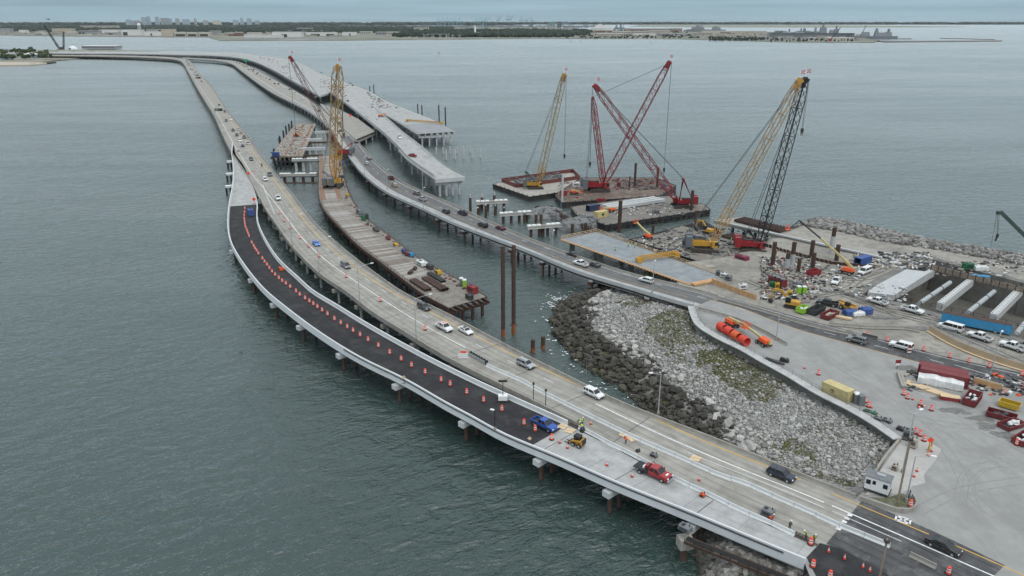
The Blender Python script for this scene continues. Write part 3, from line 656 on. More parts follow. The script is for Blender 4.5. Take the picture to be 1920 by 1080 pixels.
for k in range(7):
    u=.06+.145*k;mb=MB();a=rE.at(e1-3,u,-.25);b_=rE.at(e1,u,-.25)+(rE.at(e1,u)-rE.at(e1-3,u)).normalized()*3.2
    mb.bar(a,b_,.5,.08);mb.bar(a+Vector((0,0,-.35)),b_+Vector((0,0,-.35)),.1,.7);mb.build('cross_beam',RUST,E_)
# ------------------------------------------------------------------ polyline sweep
def psweep(mb,pts,prof,z=0.0,closed=False):
    c=np.asarray([p[:2] for p in pts],float);t=np.gradient(c,axis=0);t /= np.linalg.norm(t,axis=1)[:,None]+1e-9;secs=[]
    zz=[p[2] if len(p) > 2 else z for p in pts]
    for p,q,h in zip(c,t,zz):secs.append([(p[0]+q[1]*a,p[1]-q[0]*a,h+b_) for a,b_ in prof])
    return mb.loft(secs)
def dens(pts,step):
    return resample(np.asarray([tuple(p) for p in pts],float),step)
# ------------------------------------------------------------------ rocks
def rock_variant(seed,flat=.75):
    mb=MB();mb.blob((0,0,0),(.58,.52,.44*flat/.75),seed,5,3,.34);r=random.Random(seed)
    mb.v=[(x*r.uniform(.75,1.25),y*r.uniform(.75,1.25),z*r.uniform(.7,1.2)) for x,y,z in mb.v];return mb
RV=[rock_variant(k+11) for k in range(9)]
def rock_mat(name,c0,c1,attr=True,wet=None,moss=None):
    m,nt,N,L,b=_new(name)
    if attr:a=N("ShaderNodeAttribute");a.attribute_name='tint';f=a.outputs['Fac']
    else:a=N("ShaderNodeObjectInfo");f=a.outputs['Random']
    def mix(f_,p,q):
        x=N("ShaderNodeMix");x.data_type='RGBA'
        if isinstance(f_,float):x.inputs[0].default_value=f_
        else:L(f_,x.inputs[0])
        for s_,v in ((6,p),(7,q)):
            if isinstance(v,tuple):x.inputs[s_].default_value=(*v,1)
            else:L(v,x.inputs[s_])
        return x.outputs[2]
    col=mix(f,c0,c1);tc=N("ShaderNodeTexCoord");g=N("ShaderNodeNewGeometry")
    n=N("ShaderNodeTexNoise");n.inputs['Scale'].default_value=2.5;n.inputs['Detail'].default_value=6;L(g.outputs['Position'],n.inputs[0])
    r=N("ShaderNodeMapRange");r.inputs[1].default_value=.35;r.inputs[2].default_value=.7;r.inputs[3].default_value=.72;r.inputs[4].default_value=1.2;L(n.outputs[0],r.inputs[0])
    v=N("ShaderNodeVectorMath");v.operation='MULTIPLY';L(col,v.inputs[0]);L(r.outputs[0],v.inputs[1]);col=v.outputs[0]
    if wet:
        sp=N("ShaderNodeSeparateXYZ");L(g.outputs['Position'],sp.inputs[0]);q=N("ShaderNodeMapRange");q.inputs[1].default_value=wet[0];q.inputs[2].default_value=wet[1];L(sp.outputs[2],q.inputs[0]);col=mix(q.outputs[0],wet[2],col)
    if moss:
        n2=N("ShaderNodeTexNoise");n2.inputs['Scale'].default_value=.35;L(g.outputs['Position'],n2.inputs[0]);q=N("ShaderNodeMapRange");q.inputs[1].default_value=.52;q.inputs[2].default_value=.66;q.inputs[4].default_value=.8;L(n2.outputs[0],q.inputs[0])
        sp=N("ShaderNodeSeparateXYZ");L(g.outputs['Position'],sp.inputs[0]);w=N("ShaderNodeMapRange");w.inputs[1].default_value=2.0;w.inputs[2].default_value=.6;L(sp.outputs[2],w.inputs[0])
        mm_=N("ShaderNodeMath");mm_.operation='MULTIPLY';L(q.outputs[0],mm_.inputs[0]);L(w.outputs[0],mm_.inputs[1]);col=mix(mm_.outputs[0],col,moss)
    L(col,b.inputs['Base Color']);b.inputs['Roughness'].default_value=.85;return m
def rocks(name,P,S,m,sink=.25,rnd=None,flat=1.0):
    """many stones as one mesh: P positions (n,3), S sizes"""
    rnd=rnd or np.random.RandomState(3);V=[];F=[];T=[];base=0
    for k,rv in enumerate(RV):
        idx=np.where(np.arange(len(P)) % len(RV)==k)[0]
        if not len(idx):continue
        v0=np.array(rv.v);tri=[]
        for f in rv.f:tri.append(f)
        for i in idx:
            a=rnd.uniform(0,6.28);tx=rnd.uniform(-.5,.5);c,s=math.cos(a),math.sin(a);ct,st=math.cos(tx),math.sin(tx)
            sc=S[i]*np.array([rnd.uniform(.85,1.35),rnd.uniform(.75,1.1),rnd.uniform(.8,1.15)*flat]);v=v0*sc
            v=np.c_[v[:,0],v[:,1]*ct-v[:,2]*st,v[:,1]*st+v[:,2]*ct];v=np.c_[v[:,0]*c-v[:,1]*s,v[:,0]*s+v[:,1]*c,v[:,2]]+P[i]+np.array([0,0,S[i]*(.42-sink)])
            V.append(v);F+=[tuple(j+base for j in f) for f in tri];T+=[rnd.rand()]*len(tri);base+=len(v0)
    me=bpy.data.meshes.new(name);me.from_pydata(np.concatenate(V).tolist(),[],F);at_=me.attributes.new('tint','FLOAT','FACE');at_.data.foreach_set('value',np.array(T,np.float32))
    return tag(link_mesh(name,me,m),kind='stuff')
rng_=np.random.RandomState(5)
def scatter(n,poly,f):
    p=np.asarray(poly);lo,hi=p.min(0),p.max(0);Q=rng_.uniform(lo,hi,(n,2));Q=Q[poly_sd(Q,p) > 0]
    if poly is BE:Q=Q[poly_sd(Q,BEACH) > .45]
    sd=poly_sd(Q,ISL);k=f(Q,sd);return Q[k],sd[k]
WETC=(.018,.017,.014)
RK_DARK=rock_mat('dark_boulder_stone',(.030,.027,.022),(.085,.078,.066),attr=False,moss=(.055,.060,.018));RK_DARKS=rock_mat('dark_rubble_stone',(.028,.026,.021),(.075,.07,.06),moss=(.055,.06,.018))
RK_LT=rock_mat('pale_boulder_stone',(.30,.29,.27),(.46,.45,.43),attr=False);RK_LTS=rock_mat('pale_rubble_stone',(.15,.147,.137),(.44,.435,.42),wet=(1.2,2.6,(.06,.056,.048)))
BE=pxpoly([(1690,822),(1650,865),(1640,890),(1600,925),(1480,885),(1420,856),(1260,800),(1150,755),(1040,690),(980,600),(1040,555),(1090,535),(1160,520),(1250,548),(1304,575),(1309,592),(1320,611),(1357,634),(1430,673),(1542,737),(1641,790)],3)
# grass-like patches stay free of stones
GP=pxpoly([(1200,590),(1268,590),(1345,655),(1445,712),(1450,768),(1380,738),(1285,694),(1215,642)],4)
def grassy(Q):
    return (.34*np.clip(poly_sd(Q,GP)/3.0,-.75,1)-.04)+np.array([mnoise.noise((x*.075+4,y*.075,1.5))+.35*mnoise.noise((x*.3,y*.3,5)) for x,y in Q])
Q,sd=scatter(150000,BE,lambda Q,sd:sd > 8.5)
g=grassy(Q);Q=Q[(g < .0) | (rng_.rand(len(Q)) < .14)][:52000];S=np.clip(rng_.lognormal(-1.36,.5,len(Q)),.18,1.25)
rocks('rubble',np.c_[Q,ground_z(Q)],S,RK_LTS,.2)
Q,sd=scatter(9000,BE,lambda Q,sd:(sd >-1.0) & (sd < 10.5+2.0*np.sin(Q[:,1]*.2)))
Q=Q[:1500];rocks('dark_rubble',np.c_[Q,ground_z(Q)],rng_.uniform(.6,1.3,len(Q)),RK_DARKS,.2)
def boulders(n,f,smin,smax,m,label,group,name='boulder'):
    Q,sd=scatter(9000,BE,f);out=[]; 
    for q in Q:
        if all((q[0]-o[0])**2+(q[1]-o[1])**2 > (smin*.95)**2 for o in out):out.append(q)
        if len(out) >= n:break
    key='b' +name+group;ms=[bpy.data.meshes.new('boulder') for _ in RV]
    for me,rv in zip(ms,RV):me.from_pydata(rv.v,[],rv.f);me.materials.append(m)
    for i,q in enumerate(out):
        o=bpy.data.objects.new(name,ms[i % len(ms)]);COL.objects.link(o);s=rng_.uniform(smin,smax);o.location=(q[0],q[1],float(ground_z([q])[0])+s*.22+.15);o.scale=(s*1.15,s*.95,s);o.rotation_euler=(rng_.uniform(-.4,.4),rng_.uniform(-.4,.4),rng_.uniform(0,6.28));tag(o,label,'boulder',group)
boulders(225,lambda Q,sd:(sd >-.6) & (sd < 8.4),1.3,2.3,RK_DARK,'dark wet boulder in the rock revetment along the waterline','dark boulders along the waterline')
boulders(65,lambda Q,sd:(sd > 9.5) & (sd < 13.5),1.1,2.0,RK_LT,'pale boulder on the upper edge of the dark rock band','pale boulders above the dark band')
# rubble armour on the far side of the island and the abutment under the ramp bridge
NS=pxpoly([(1480,432),(1500,424),(1570,429),(1650,446),(1760,471),(1920,498),(2150,540),(2150,575),(1920,520),(1850,506),(1760,490),(1680,478),(1640,470),(1580,455),(1520,445)],2)
Q,sd=scatter(60000,NS,lambda Q,sd:sd >-1.2);Q=Q[:2600];rocks('rock_armour',np.c_[Q,ground_z(Q)],rng_.uniform(.6,1.8,len(Q)),rock_mat('grey_armour_stone',(.09,.087,.08),(.33,.32,.305),wet=(.3,1.6,(.05,.048,.042))),.2)
AB=pxpoly([(1300,1005),(1318,1085),(1500,1110),(1520,1055),(1440,1020),(1360,990)],1)
Q,sd=scatter(9000,AB,lambda Q,sd:(sd >-1.5) & (sd < 14));Q=Q[:800];rocks('abutment_rubble',np.c_[Q,ground_z(Q)],rng_.uniform(.9,2.0,len(Q)),rock_mat('brown_armour_stone',(.07,.065,.055),(.30,.29,.27),wet=(.4,1.8,(.04,.038,.03))),.2)
# weeds between the stones
def weeds():
    Q,sd=scatter(60000,BE,lambda Q,sd:sd > 14);g=grassy(Q);k=(g >-.05) | ((poly_sd(Q,BE) < 4.0) & (g >-.15));Q=Q[k][:20000];z=ground_z(Q);mb=MB()
    for (x,y),h in zip(Q,z):
        for _ in range(3):
            a=rng_.uniform(0,6.28);l=rng_.uniform(.2,.5);dx,dy=math.cos(a)*l,math.sin(a)*l;mb.add([(x-dy*.35,y+dx*.35,h),(x+dy*.35,y-dx*.35,h),(x+dx,y+dy,h+rng_.uniform(.12,.38))],[(0,1,2)])
    tag(mb.build('grass',mat('dry_weed',(.10,.105,.04),.95,var=.45,scale=.4,stain=(.17,.145,.075),stain_amt=.9,stain_scale=.2)),kind='stuff')
weeds()
# foam where the chop breaks on the boulders
def foam():
    mb=MB();cl=pxpoly([(1024,600),(1030,575),(1045,562),(1080,548),(1036,640),(1048,662),(1085,690),(1130,722),(1170,748),(1210,775)],0)
    for i,(x,y) in enumerate(cl):
        for _ in range(55 if i in (1,2) else 12):
            px_,py_=x+rng_.normal(0,1.8),y+rng_.normal(0,1.8);r=rng_.uniform(.06,.34)**1.2;n=7;a0=rng_.uniform(0,6)
            mb.add([(px_+r*rng_.uniform(.4,1.5)*math.cos(a0+k*.9)*1.5,py_+r*rng_.uniform(.4,1.3)*math.sin(a0+k*.9),.34+.004*(len(mb.f) % 7)) for k in range(n)],[tuple(range(n))])
    tag(mb.build('foam',mat('sea_foam',(.72,.76,.76),.9,var=.1)),kind='stuff')
foam()
# ------------------------------------------------------------------ retaining wall with railing
W=thing('retaining_wall','curved concrete retaining wall with pipe railing between the rubble beach and the paved lot','retaining wall',(*WALL[len(WALL) // 2],3.0))
wpt=[(p[0],p[1],6.0) for p in WALL]
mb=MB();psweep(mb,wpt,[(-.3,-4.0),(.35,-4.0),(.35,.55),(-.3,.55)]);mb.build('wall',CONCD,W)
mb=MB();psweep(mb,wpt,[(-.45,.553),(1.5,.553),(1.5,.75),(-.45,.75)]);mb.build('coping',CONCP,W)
mb=MB()
for i in range(0,len(WALL)-3,2):
    p,q=Vector((*WALL[i],6.75)),Vector((*WALL[min(i+2,len(WALL)-1)],6.75));mb.bar(p,p+Vector((0,0,1.05)),.06,.06,caps=False)
    for h in (.55,1.05):mb.bar(p+Vector((0,0,h)),q+Vector((0,0,h)),.05,.05,caps=False)
mb.build('railing',mat('railing_grey',(.16,.165,.17),.6),W)
# ------------------------------------------------------------------ far shores
LANDM=mat('far_land',(.16,.165,.125),.95,var=.35,scale=.006,stain=(.30,.29,.27),stain_amt=.8,stain_scale=.004)
TREEM=mat('far_foliage',(.017,.030,.019),.95,var=.6,scale=.02,stain=(.03,.045,.022),stain_amt=.6,stain_scale=.01)
TREEN=mat('leafy_foliage',(.038,.058,.024),.95,var=.5,scale=.25,stain=(.06,.075,.03),stain_amt=.6,stain_scale=.1)
SAND=mat('beach_sand',(.42,.37,.30),.95,var=.12,scale=.05)
def landslab(name,px,z,m,thick=3.0):
    w=[at(x,y,z) for x,y in px];mb=MB();mb.prism([(p.x,p.y) for p in w],z-thick,z);mb.uv={i:(v[0],v[1]) for i,v in enumerate(mb.v)}
    return tag(mb.build(name,m),kind='structure')
landslab('far_shore',[(-500,64),(0,65),(33,66.8),(200,68.2),(390,69.7),(413,76),(640,75.2),(750,74),(893,73),(1020,71.5),(1273,72.8),(1493,78.6),(1640,79.3),(1650,75),(1560,68),(1440,62),(1290,58),(1150,56.5),(1060,54),(1000,50.5),(900,48.0),(500,46.2),(-700,45.8)],2.0,LANDM)
landslab('sand_spit',[(1180,49.6),(1330,51.2),(1500,51.4),(1700,51.2),(1800,50.7),(1812,50.1),(1700,48.6),(1500,47.0),(1330,46.8),(1200,46.8)],1.5,mat('spit_grass',(.21,.215,.165),.95,var=.3,scale=.004))
landslab('far_coast',[(700,45.2),(1000,46.0),(1500,46.4),(2300,46.0),(2700,45.0),(2700,44.4),(1500,44.6),(700,44.3)],1.0,mat('far_coast_land',(.10,.12,.09),.95))
def wood(name,regs,m,wpx=(3.2,5.5),h=(11,19),kind='stuff',nmul=1.0,seg=(6,4)):
    mb=MB();r=random.Random(len(name)*7)
    for x0,x1,y0,y1,n in regs:
        for _ in range(int(n*nmul)):
            x,y=r.uniform(x0,x1),y0+(y1-y0)*r.random();p=at(x,y,2.0);k=p.y/FPX*r.uniform(*wpx);hh=r.uniform(*h)
            mb.blob((p.x,p.y,2+hh*.45),(k,k*.9,hh*.55),r.randrange(1 << 30),seg[0],seg[1],.35)
    return tag(mb.build(name,m),kind=kind)
wood('woodland',[(-60,310,48,60.0,1150),(300,640,47.6,62,1300),(640,760,47.6,62,520),(740,850,52,66,500),(850,1060,56.5,70.2,700),(960,1105,60,69.5,400),(735,1000,64,70,400),(1060,1110,58,62,60)],TREEM,(2.6,4.6))
wood('distant_woodland',[(-80,960,45.95,47.4,900),(700,2300,45.0,46.0,1500)],TREEM,(4,9),(28,52),seg=(6,3))
def block(mb,x0,x1,Y,ztop,depth=40,zb=0.0,taper=1.0):
    a=aty(x0,45,Y);b_=aty(x1,45,Y);mb.box(((a.x+b_.x)/2,Y+depth/2,(zb+ztop)/2),(abs(b_.x-a.x),depth,ztop-zb),0,(taper,1));return (a.x+b_.x)/2
def zat(y,Y):return aty(960,y,Y).z
BM={}
def bmat(c):
    if c not in BM:BM[c]=mat('far_wall_' +{'t':'tan','w':'white','g':'grey','r':'brick','p':'pink','b':'beige','d':'dark','s':'steel_blue'}[c],{'t':(.42,.37,.29),'w':(.62,.62,.60),'g':(.30,.31,.32),'r':(.20,.10,.075),'p':(.36,.26,.22),'b':(.48,.45,.39),'d':(.14,.14,.15),'s':(.30,.36,.42)}[c],.8,var=.06,scale=.05)
    return BM[c]
ROOFM=mat('far_roof',(.40,.40,.39),.8,var=.1,scale=.05);DOORM=mat('far_dark_opening',(.035,.037,.042),.6)
def building(x0,x1,yb,yt,c,label,doors=(),rows=0,name='building',gable=False,depth=45,roofm=None):
    base=at((x0+x1)/2,yb,2.0);Y=base.y;zt=zat(yt,Y);t=thing(name,label,'building',(base.x,Y,2.0),'buildings on the far shore')
    mb=MB();block(mb,x0,x1,Y,zt,depth,1.5);mb.build('wall',bmat(c),t)
    a,b_=aty(x0,45,Y).x,aty(x1,45,Y).x;mb=MB()
    if gable:mb.loft([[(a-1,Y-1,zt),(b_+1,Y-1,zt),(b_+1,Y+depth/2,zt+4.0),(a-1,Y+depth/2,zt+4.0)],[(a-1,Y+depth+1,zt),(b_+1,Y+depth+1,zt),(b_+1,Y+depth/2+1,zt+4.0),(a-1,Y+depth/2+1,zt+4.0)]])
    else:mb.box(((a+b_)/2,Y+depth/2,zt+.5),(b_-a+2,depth+2,1.2))
    mb.build('roof',roofm or ROOFM,t)
    for d0,d1 in doors:
        mb=MB();block(mb,d0,d1,Y-.6,zt*.62,1.0,2.0);mb.build('hangar_door',DOORM,t)
    for k in range(rows):
        z=2+(zt-2)*(k+.55)/rows;n=max(2,int((x1-x0)/3.2))
        for i in range(n):
            xa=x0+(x1-x0)*(i+.25)/n;xb=x0+(x1-x0)*(i+.75)/n;mb=MB();block(mb,xa,xb,Y-.4,z+(zt-2)/rows*.22,.8,z-(zt-2)/rows*.22);mb.build('window',DOORM,t)
    return t
for a in [
    (-6,15,61.8,53.5,'g','low grey shed at the far shore by the edge of the photo'),(32,44,62.5,56.5,'w','small white shed on the far shore beside a grey yard'),(61,76.5,64.6,61.6,'w','low white round-topped hangar by the far water edge'),
    (95,133,60.5,53.6,'t','big tan hangar behind the distant crane boom'),(69,79,60,57.8,'b','small beige building left of the big tan hangar'),(120,142,63,59.5,'b','low beige annex in front of the big tan hangar'),
    (143,160,64,57.5,'g','grey hangar block with rows of dark openings',((145,149),(151,155)),2),(160,181,64,57.5,'g','longer grey block of dark openings beside the beige one',(),2),
    (183,218,62.5,56,'w','long white workshop roof halfway along the air station'),(199,210,65,61,'g','small grey hangar below the long white workshop',((200,208),)),
    (225,262,66.3,56,'w','large white hangar left of the water tower',((227.5,236),)),(268,299,67,59.5,'w','pale hangar right of the water tower',((279,282),)),(272,310,60,55.0,'g','grey flat roofed hall behind the pale hangar'),
    (300,322,68,55,'t','tall tan hangar beyond the water tower'),(324,346,68,60.8,'b','first of three matching cream hangars',((326,344),)),(348,367,68,60.8,'b','second of three matching cream hangars',((350,365),)),(370,389,68,60.8,'b','third of three matching cream hangars',((372,387),)),
    (390,408,66,58,'g','grey stepped building at the end of the cream hangars',(),2),(425,436,67.5,63.6,'r','low red brick building near the shore bend'),(436,449,67.5,61.8,'r','taller red brick building near the shore bend',(),2),
    (455,525,70.5,66,'w','long white hangar annex along the flight line'),(461,485,66.5,61.2,'b','cream hall above the long white annex'),(508,563,69.6,60.2,'w','large white hangar with one dark doorway',((525,536),)),
    (572,628,67.4,60.8,'w','white hangar with two wide dark doorways',((581,598),(610,625))),(533,617,60.5,57,'g','grey terminal block with a row of windows',(),1),(555,584,57,52.5,'g','grey upper block on top of the terminal',(),1),
    (640,665,66.5,60.5,'w','white building under a pointed white roof',((653,656),)),(673,695,64.5,59.5,'b','low beige building right of the pointed white roof',(),1),(703,720,66,60,'g','grey office block among the shore trees',(),1),(722,748,66,60,'b','beige office block among the shore trees',(),1),
    (775,803,58.5,52,'b','broad beige school-like building above the trees',(),2),(846,862,70,66.3,'g','grey boathouse by the marina',(),1),(1026,1086,57.5,52.5,'b','long pale warehouse beyond the dark trees',(),2),(1045,1052.5,52.6,40.5,'d','dark tower block by the distant port',(),3),
    (1117,1150,61,57.5,'r','long dark red brick barracks by the base'),(1150,1222,63,59.0,'b','long beige warehouse of the naval base',(),1),(1122,1170,69,63.2,'b','stepped beige shore building in front of the barracks',(),2),(1171,1188,57.5,53.5,'p','small pink dormitory block of the naval base',(),2),
    (1188,1256,58.5,53.8,'p','long pink dormitory block of the naval base',(),2),(1258,1280,59,53.4,'p','end pink dormitory block of the naval base',(),2),(1219,1256,63.5,57.5,'b','white stepped office between the dormitories and shore',(),2),(1190,1232,67,63.6,'w','low white shed roof near the naval base shore'),(1236,1300,66,63.2,'g','long low grey shed near the naval base shore'),
    (1318,1376,63.5,58.3,'b','long beige warehouse beside the moored ships'),(1376,1440,63,58.8,'t','tan warehouse beside the moored ships'),(1355,1372,64,60,'p','small brick block in front of the beige warehouse',(),2),(1556,1606,76,71.2,'b','low beige pier buildings beside the large warship')]:
    building(*a,roofm=(bmat('w') if a[4] in 'wb' else None))
for i,(x0,x1) in enumerate([(150,166),(168,184),(186,203),(205,219)]):building(x0,x1,53.6,48.2,'b',f'{nth(i + 1)} pale apartment block in the row above the far trees, counting from the left',(),2)
# skyline of towers
for i,(x0,x1,y0,c,tp) in enumerate([(236,243.5,37,'s',1),(244,251,38.5,'s',1),(253,262,38.8,'g',1),(266,273.8,32.8,'s',1),(274.5,282.3,31.3,'s',.55),(291,298.5,32.2,'s',.8),(302,307,34,'g',1),(308,314,33.8,'g',1),(315,321,35,'s',1),(329,336,35,'g',.8),(342,355,36.6,'s',1),(363.5,368.5,34.6,'g',.5),(381,389,38.5,'g',1),(399,414,39,'b',1),(437,446,38,'s',1),(450,456.5,33.8,'s',.6),(463,471.5,35,'s',1),(478,486,39,'g',1)]):
    Y=11500+90*i;mb=MB();zt=zat(y0,Y);x=(aty(x0,45,Y).x+aty(x1,45,Y).x)/2
    t=thing('tower_block',f'{nth(i + 1)} tower of the hazy city skyline, counting from the left','tower',(x,Y,0),'city skyline towers');block(mb,x0,x1,Y,zt,40,0,tp);mb.build('wall',bmat(c),t)
    mb=MB();block(mb,x0+1.5,x1-1.5,Y+10,zt+5,18,zt);mb.build('roof',bmat('g'),t)
def water_tower(x,yb,yt,label):
    p=at(x,yb,2.0);Y=p.y;h=zat(yt,Y);t=thing('water_tower',label,'water tower',(p.x,Y,2));mb=MB();mb.lathe((p.x,Y,h-17),[(1,0),(8,3),(10.5,8),(9,13),(4,16.5),(.5,17)],12);mb.build('tank',WHITEP,t)
    for k in range(6):
        a=k*math.pi/3;mb=MB();mb.bar((p.x+10*math.cos(a),Y+10*math.sin(a),2),(p.x+8*math.cos(a),Y+8*math.sin(a),h-12),1.6,1.6);mb.build('leg',WHITEP,t)
water_tower(263,63.5,43.6,'white globe water tower on legs above the far hangars')
p=at(891,66,2);t=thing('church','white church with a tall pointed steeple among dark trees','church',p);mb=MB();mb.box((p.x+12,p.y,9),(34,22,14));mb.build('nave',WHITEP,t);mb=MB();mb.box((p.x,p.y,16),(9,9,28));mb.lathe((p.x,p.y,30),[(6,0),(.3,28)],6);mb.build('steeple',WHITEP,t)
# port cranes
def gantry(x,yb,yt,c,label,w=9.0,up=False,far=9000):
    Y=far;h=zat(yt,Y) ;b_=aty(x,45,Y);s=Y/FPX;t=thing('container_crane',label,'port crane',(b_.x,Y,0),'container cranes at the port');m=mat('crane_' +c,{'blue':(.17,.36,.44),'dark':(.10,.13,.16)}[c],.6)
    for dx in (-w*.28,w*.28):
        for dy in (0,22):mb=MB();mb.bar((b_.x+dx*s,Y+dy,0),(b_.x+dx*s,Y+dy,h*.62),3.2,3.2);mb.build('leg',m,t)
    mb=MB();mb.bar((b_.x-w*.5*s,Y+11,h*.62),(b_.x+w*.5*s,Y+11,h*.62),5,5)
    if up:mb.bar((b_.x+w*.3*s,Y+11,h*.62),(b_.x+w*1.1*s,Y+11,h*1.06),4,4)
    else:mb.bar((b_.x+w*.5*s,Y+11,h*.62),(b_.x+w*.95*s,Y+11,h*.62),3.5,3.5)
    mb.build('boom',m,t);mb=MB();mb.bar((b_.x,Y+11,h*.62),(b_.x+w*.12*s,Y+11,h),3,3);mb.bar((b_.x+w*.12*s,Y+11,h),(b_.x+w*.6*s,Y+11,h*.66),1.5,1.5);mb.bar((b_.x+w*.12*s,Y+11,h),(b_.x-w*.4*s,Y+11,h*.66),1.5,1.5);mb.build('mast',m,t)
for i,x in enumerate((822,830,838,846,853,861)):gantry(x,50,32.5,'blue',f'{nth(i + 1)} blue crane in the close row of port cranes, from the left')
for i,x in enumerate((892,903,909)):gantry(x,50,33.5,'blue',f'{nth(i + 1)} blue port crane with raised boom right of the row',up=True)
for i,x in enumerate((934,951,956,977,986,996)):gantry(x,48,(31,28.5,29,31,34,33)[i],'dark',f'{nth(i + 1)} hazy dark port crane farther off, from the left',6,i % 2==0,11500)
for i,x in enumerate((1036,1060)):gantry(x,50,38.5,'blue',('pale port crane left of the dark tower block','pale port crane right of the dark tower block')[i],12)
# grey ships
SHIPM=mat('ship_grey',(.19,.205,.225),.6,var=.08,scale=.02);SHIPD=mat('ship_deck_grey',(.12,.13,.14),.7)
def ship(x0,x1,yw,yd,label,towers,m=SHIPM,beam=28,bow=1,flat=False,cat='ship'):
    p=at((x0+x1)/2,yw,0);Y=p.y;a,b_=aty(x0,45,Y).x,aty(x1,45,Y).x;zd=max(8,zat(yd,Y));t=thing('warship' if cat=='ship' else 'boat',label,cat,(p.x,Y,0));L_=b_-a
    xs=[a,a+.04*L_,a+.5*L_,a+.86*L_,b_] if bow > 0 else [b_,b_-.04*L_,b_-.5*L_,b_-.86*L_,a]
    mb=MB();secs=[]
    for x,w,f in zip(xs,(.8,.95,1,.8,.06),(0,0,0,0,.02)):secs.append([(x-(f*L_*bow),Y-beam/2*w*.8,-.5),(x-(f*L_*bow),Y+beam/2*w*.8,-.5),(x,Y+beam/2*w,zd),(x,Y-beam/2*w,zd)])
    mb.loft(secs);mb.build('hull',m,t)
    if flat:mb=MB();mb.box(((a+b_)/2,Y,zd+.6),(L_*.97,beam*1.15,1.0));mb.build('flight_deck',SHIPD,t)
    for i,(u0,u1,yt) in enumerate(towers):
        zt=zat(yt,Y);xa,xb=a+L_*u0,a+L_*u1;mb=MB();mb.box(((xa+xb)/2,Y,(zd+zt)/2),(xb-xa,beam*.55,zt-zd),0,(.8,.7));mb.build('mast' if u1-u0 < .035 else 'superstructure',m,t)
    return t
ship(1445,1606,71.5,62.5,'long flat decked grey assault ship moored behind the car park',[(.58,.66,51),(.61,.625,44.5),(.75,.80,54),(.77,.78,48.5),(.70,.74,56),(.30,.4,59.5),(.15,.2,58)],flat=True,beam=32)
ship(1600,1688,73.5,67.5,'grey landing ship with two pyramid masts at the pier end',[(.2,.38,60),(.48,.56,58),(.50,.54,53),(.54,.80,61),(.76,.8,54),(.7,.85,60)])
ship(1288,1330,60,55,'grey warship moored at the left of the naval base',[(.2,.8,50),(.4,.6,47),(.65,.68,45)],beam=24);ship(1330,1362,59,55.5,'second grey warship moored behind the beige warehouse',[(.15,.7,50.5),(.3,.5,48.5)],beam=22)
ship(1440,1530,63,60.5,'dark low warship moored beyond the assault ship bow',[(.15,.35,57.5),(.45,.47,54),(.75,.8,53),(.6,.95,58.5)],SHIPD,22);ship(1493,1540,62.5,59,'grey destroyer with a tapered mast behind the assault ship',[(.2,.25,52.5),(.05,.6,57.5),(.76,.84,51.5)],SHIPM,20)
ship(1108,1152,55.5,51.5,'white hospital-like ship moored at the distant base',[(.15,.85,47.5),(.3,.5,45)],bmat('w'),26);ship(1152,1172,55,51.5,'grey ship with many masts beside the white ship',[(.1,.3,47),(.5,.7,46),(.8,.85,44)],SHIPM,22)
ship(1785,1793,56.8,55.8,'small white vessel far out beyond the pier',[(.3,.7,54.3)],WHITEP,10,cat='boat')
for label,px in (('long low breakwater pier reaching out past the warships',[(1640,76.5),(1660,79.0),(1879,76.8),(1878,75.2),(1640,77.5)]),('thin outer pier beyond the breakwater',[(1762,71.4),(1866,73.8),(1866,73.2),(1762,70.9)]),('short grey pier at the bow of the landing ship',[(1680,72.8),(1709,72.9),(1709,71.6),(1680,71.6)])):
    w=[at(x,y,2.2) for x,y in px];mb=MB();mb.prism([(q.x,q.y) for q in w],-1,2.2);tag(mb.build('pier',CONCD),label,'pier')
cr=[(1556,75,1576,52),(1614,66.5,1624,47.5)]
for i,(x0,y0,x1,y1) in enumerate(cr):
    p=at(x0,y0+2,2);q=aty(x1,y1,p.y);t=thing('dock_crane',('thin dock crane over the assault ship stern','thin dock crane between the two big warships')[i],'crane',p);mb=MB();mb.bar(p+Vector((0,0,4)),q,2.4,2.4);mb.build('boom',STEELD,t);mb=MB();mb.box((p.x,p.y,6),(12,9,9));mb.build('cab',REDP,t)
# parked cars ashore near the ships: far too small and many to count
mb=MB();r=random.Random(4)
for _ in range(900):
    x=r.uniform(1405,1530);y=r.uniform(66.5,74.5)+(x-1405)*.012;p=at(x,y,2);mb.box((p.x,p.y,2.9),(5.5,2.6,1.8))
for _ in range(500):
    x=r.uniform(455,640);y=r.uniform(71,73.2);p=at(x,y,2);mb.box((p.x,p.y,2.9),(6.5,3,2.0))
tag(mb.build('distant_parked_cars',mat('far_car_paint',(.35,.37,.42),.4,var=.6,scale=.08)),kind='stuff')
mb=MB();mm_=MB()
for i in range(34):
    x=793+i*1.5+r.uniform(-.5,.5);p=at(x,70.5,0);mm_.bar((p.x,p.y,0),(p.x,p.y,r.uniform(14,22)),.7,.7);mm_.box((p.x,p.y,1),(5,9,2))
tag(mm_.build('marina_boats',WHITEP),kind='stuff')
# helicopter in the air
p=aty(91,36,2600);t=thing('helicopter','dark helicopter flying above the far shore','helicopter',p);mb=MB();mb.blob(tuple(p),(5.5,1.6,1.7),3,8,5,.03);mb.bar(p+Vector((-4,0,.6)),p+Vector((-10,0,1.1)),.7,.8);mb.box((p.x-10,p.y,p.z+1.8),(.9,.3,2.4));mb.build('fuselage',STEELD,t)
mb=MB(); 
for k in range(4):mb.bar(p+Vector((0,0,2.2)),p+Vector((8*math.cos(k*1.57+.4),8*math.sin(k*1.57+.4),2.2)),.5,.08)
mb.build('rotor',STEELD,t)
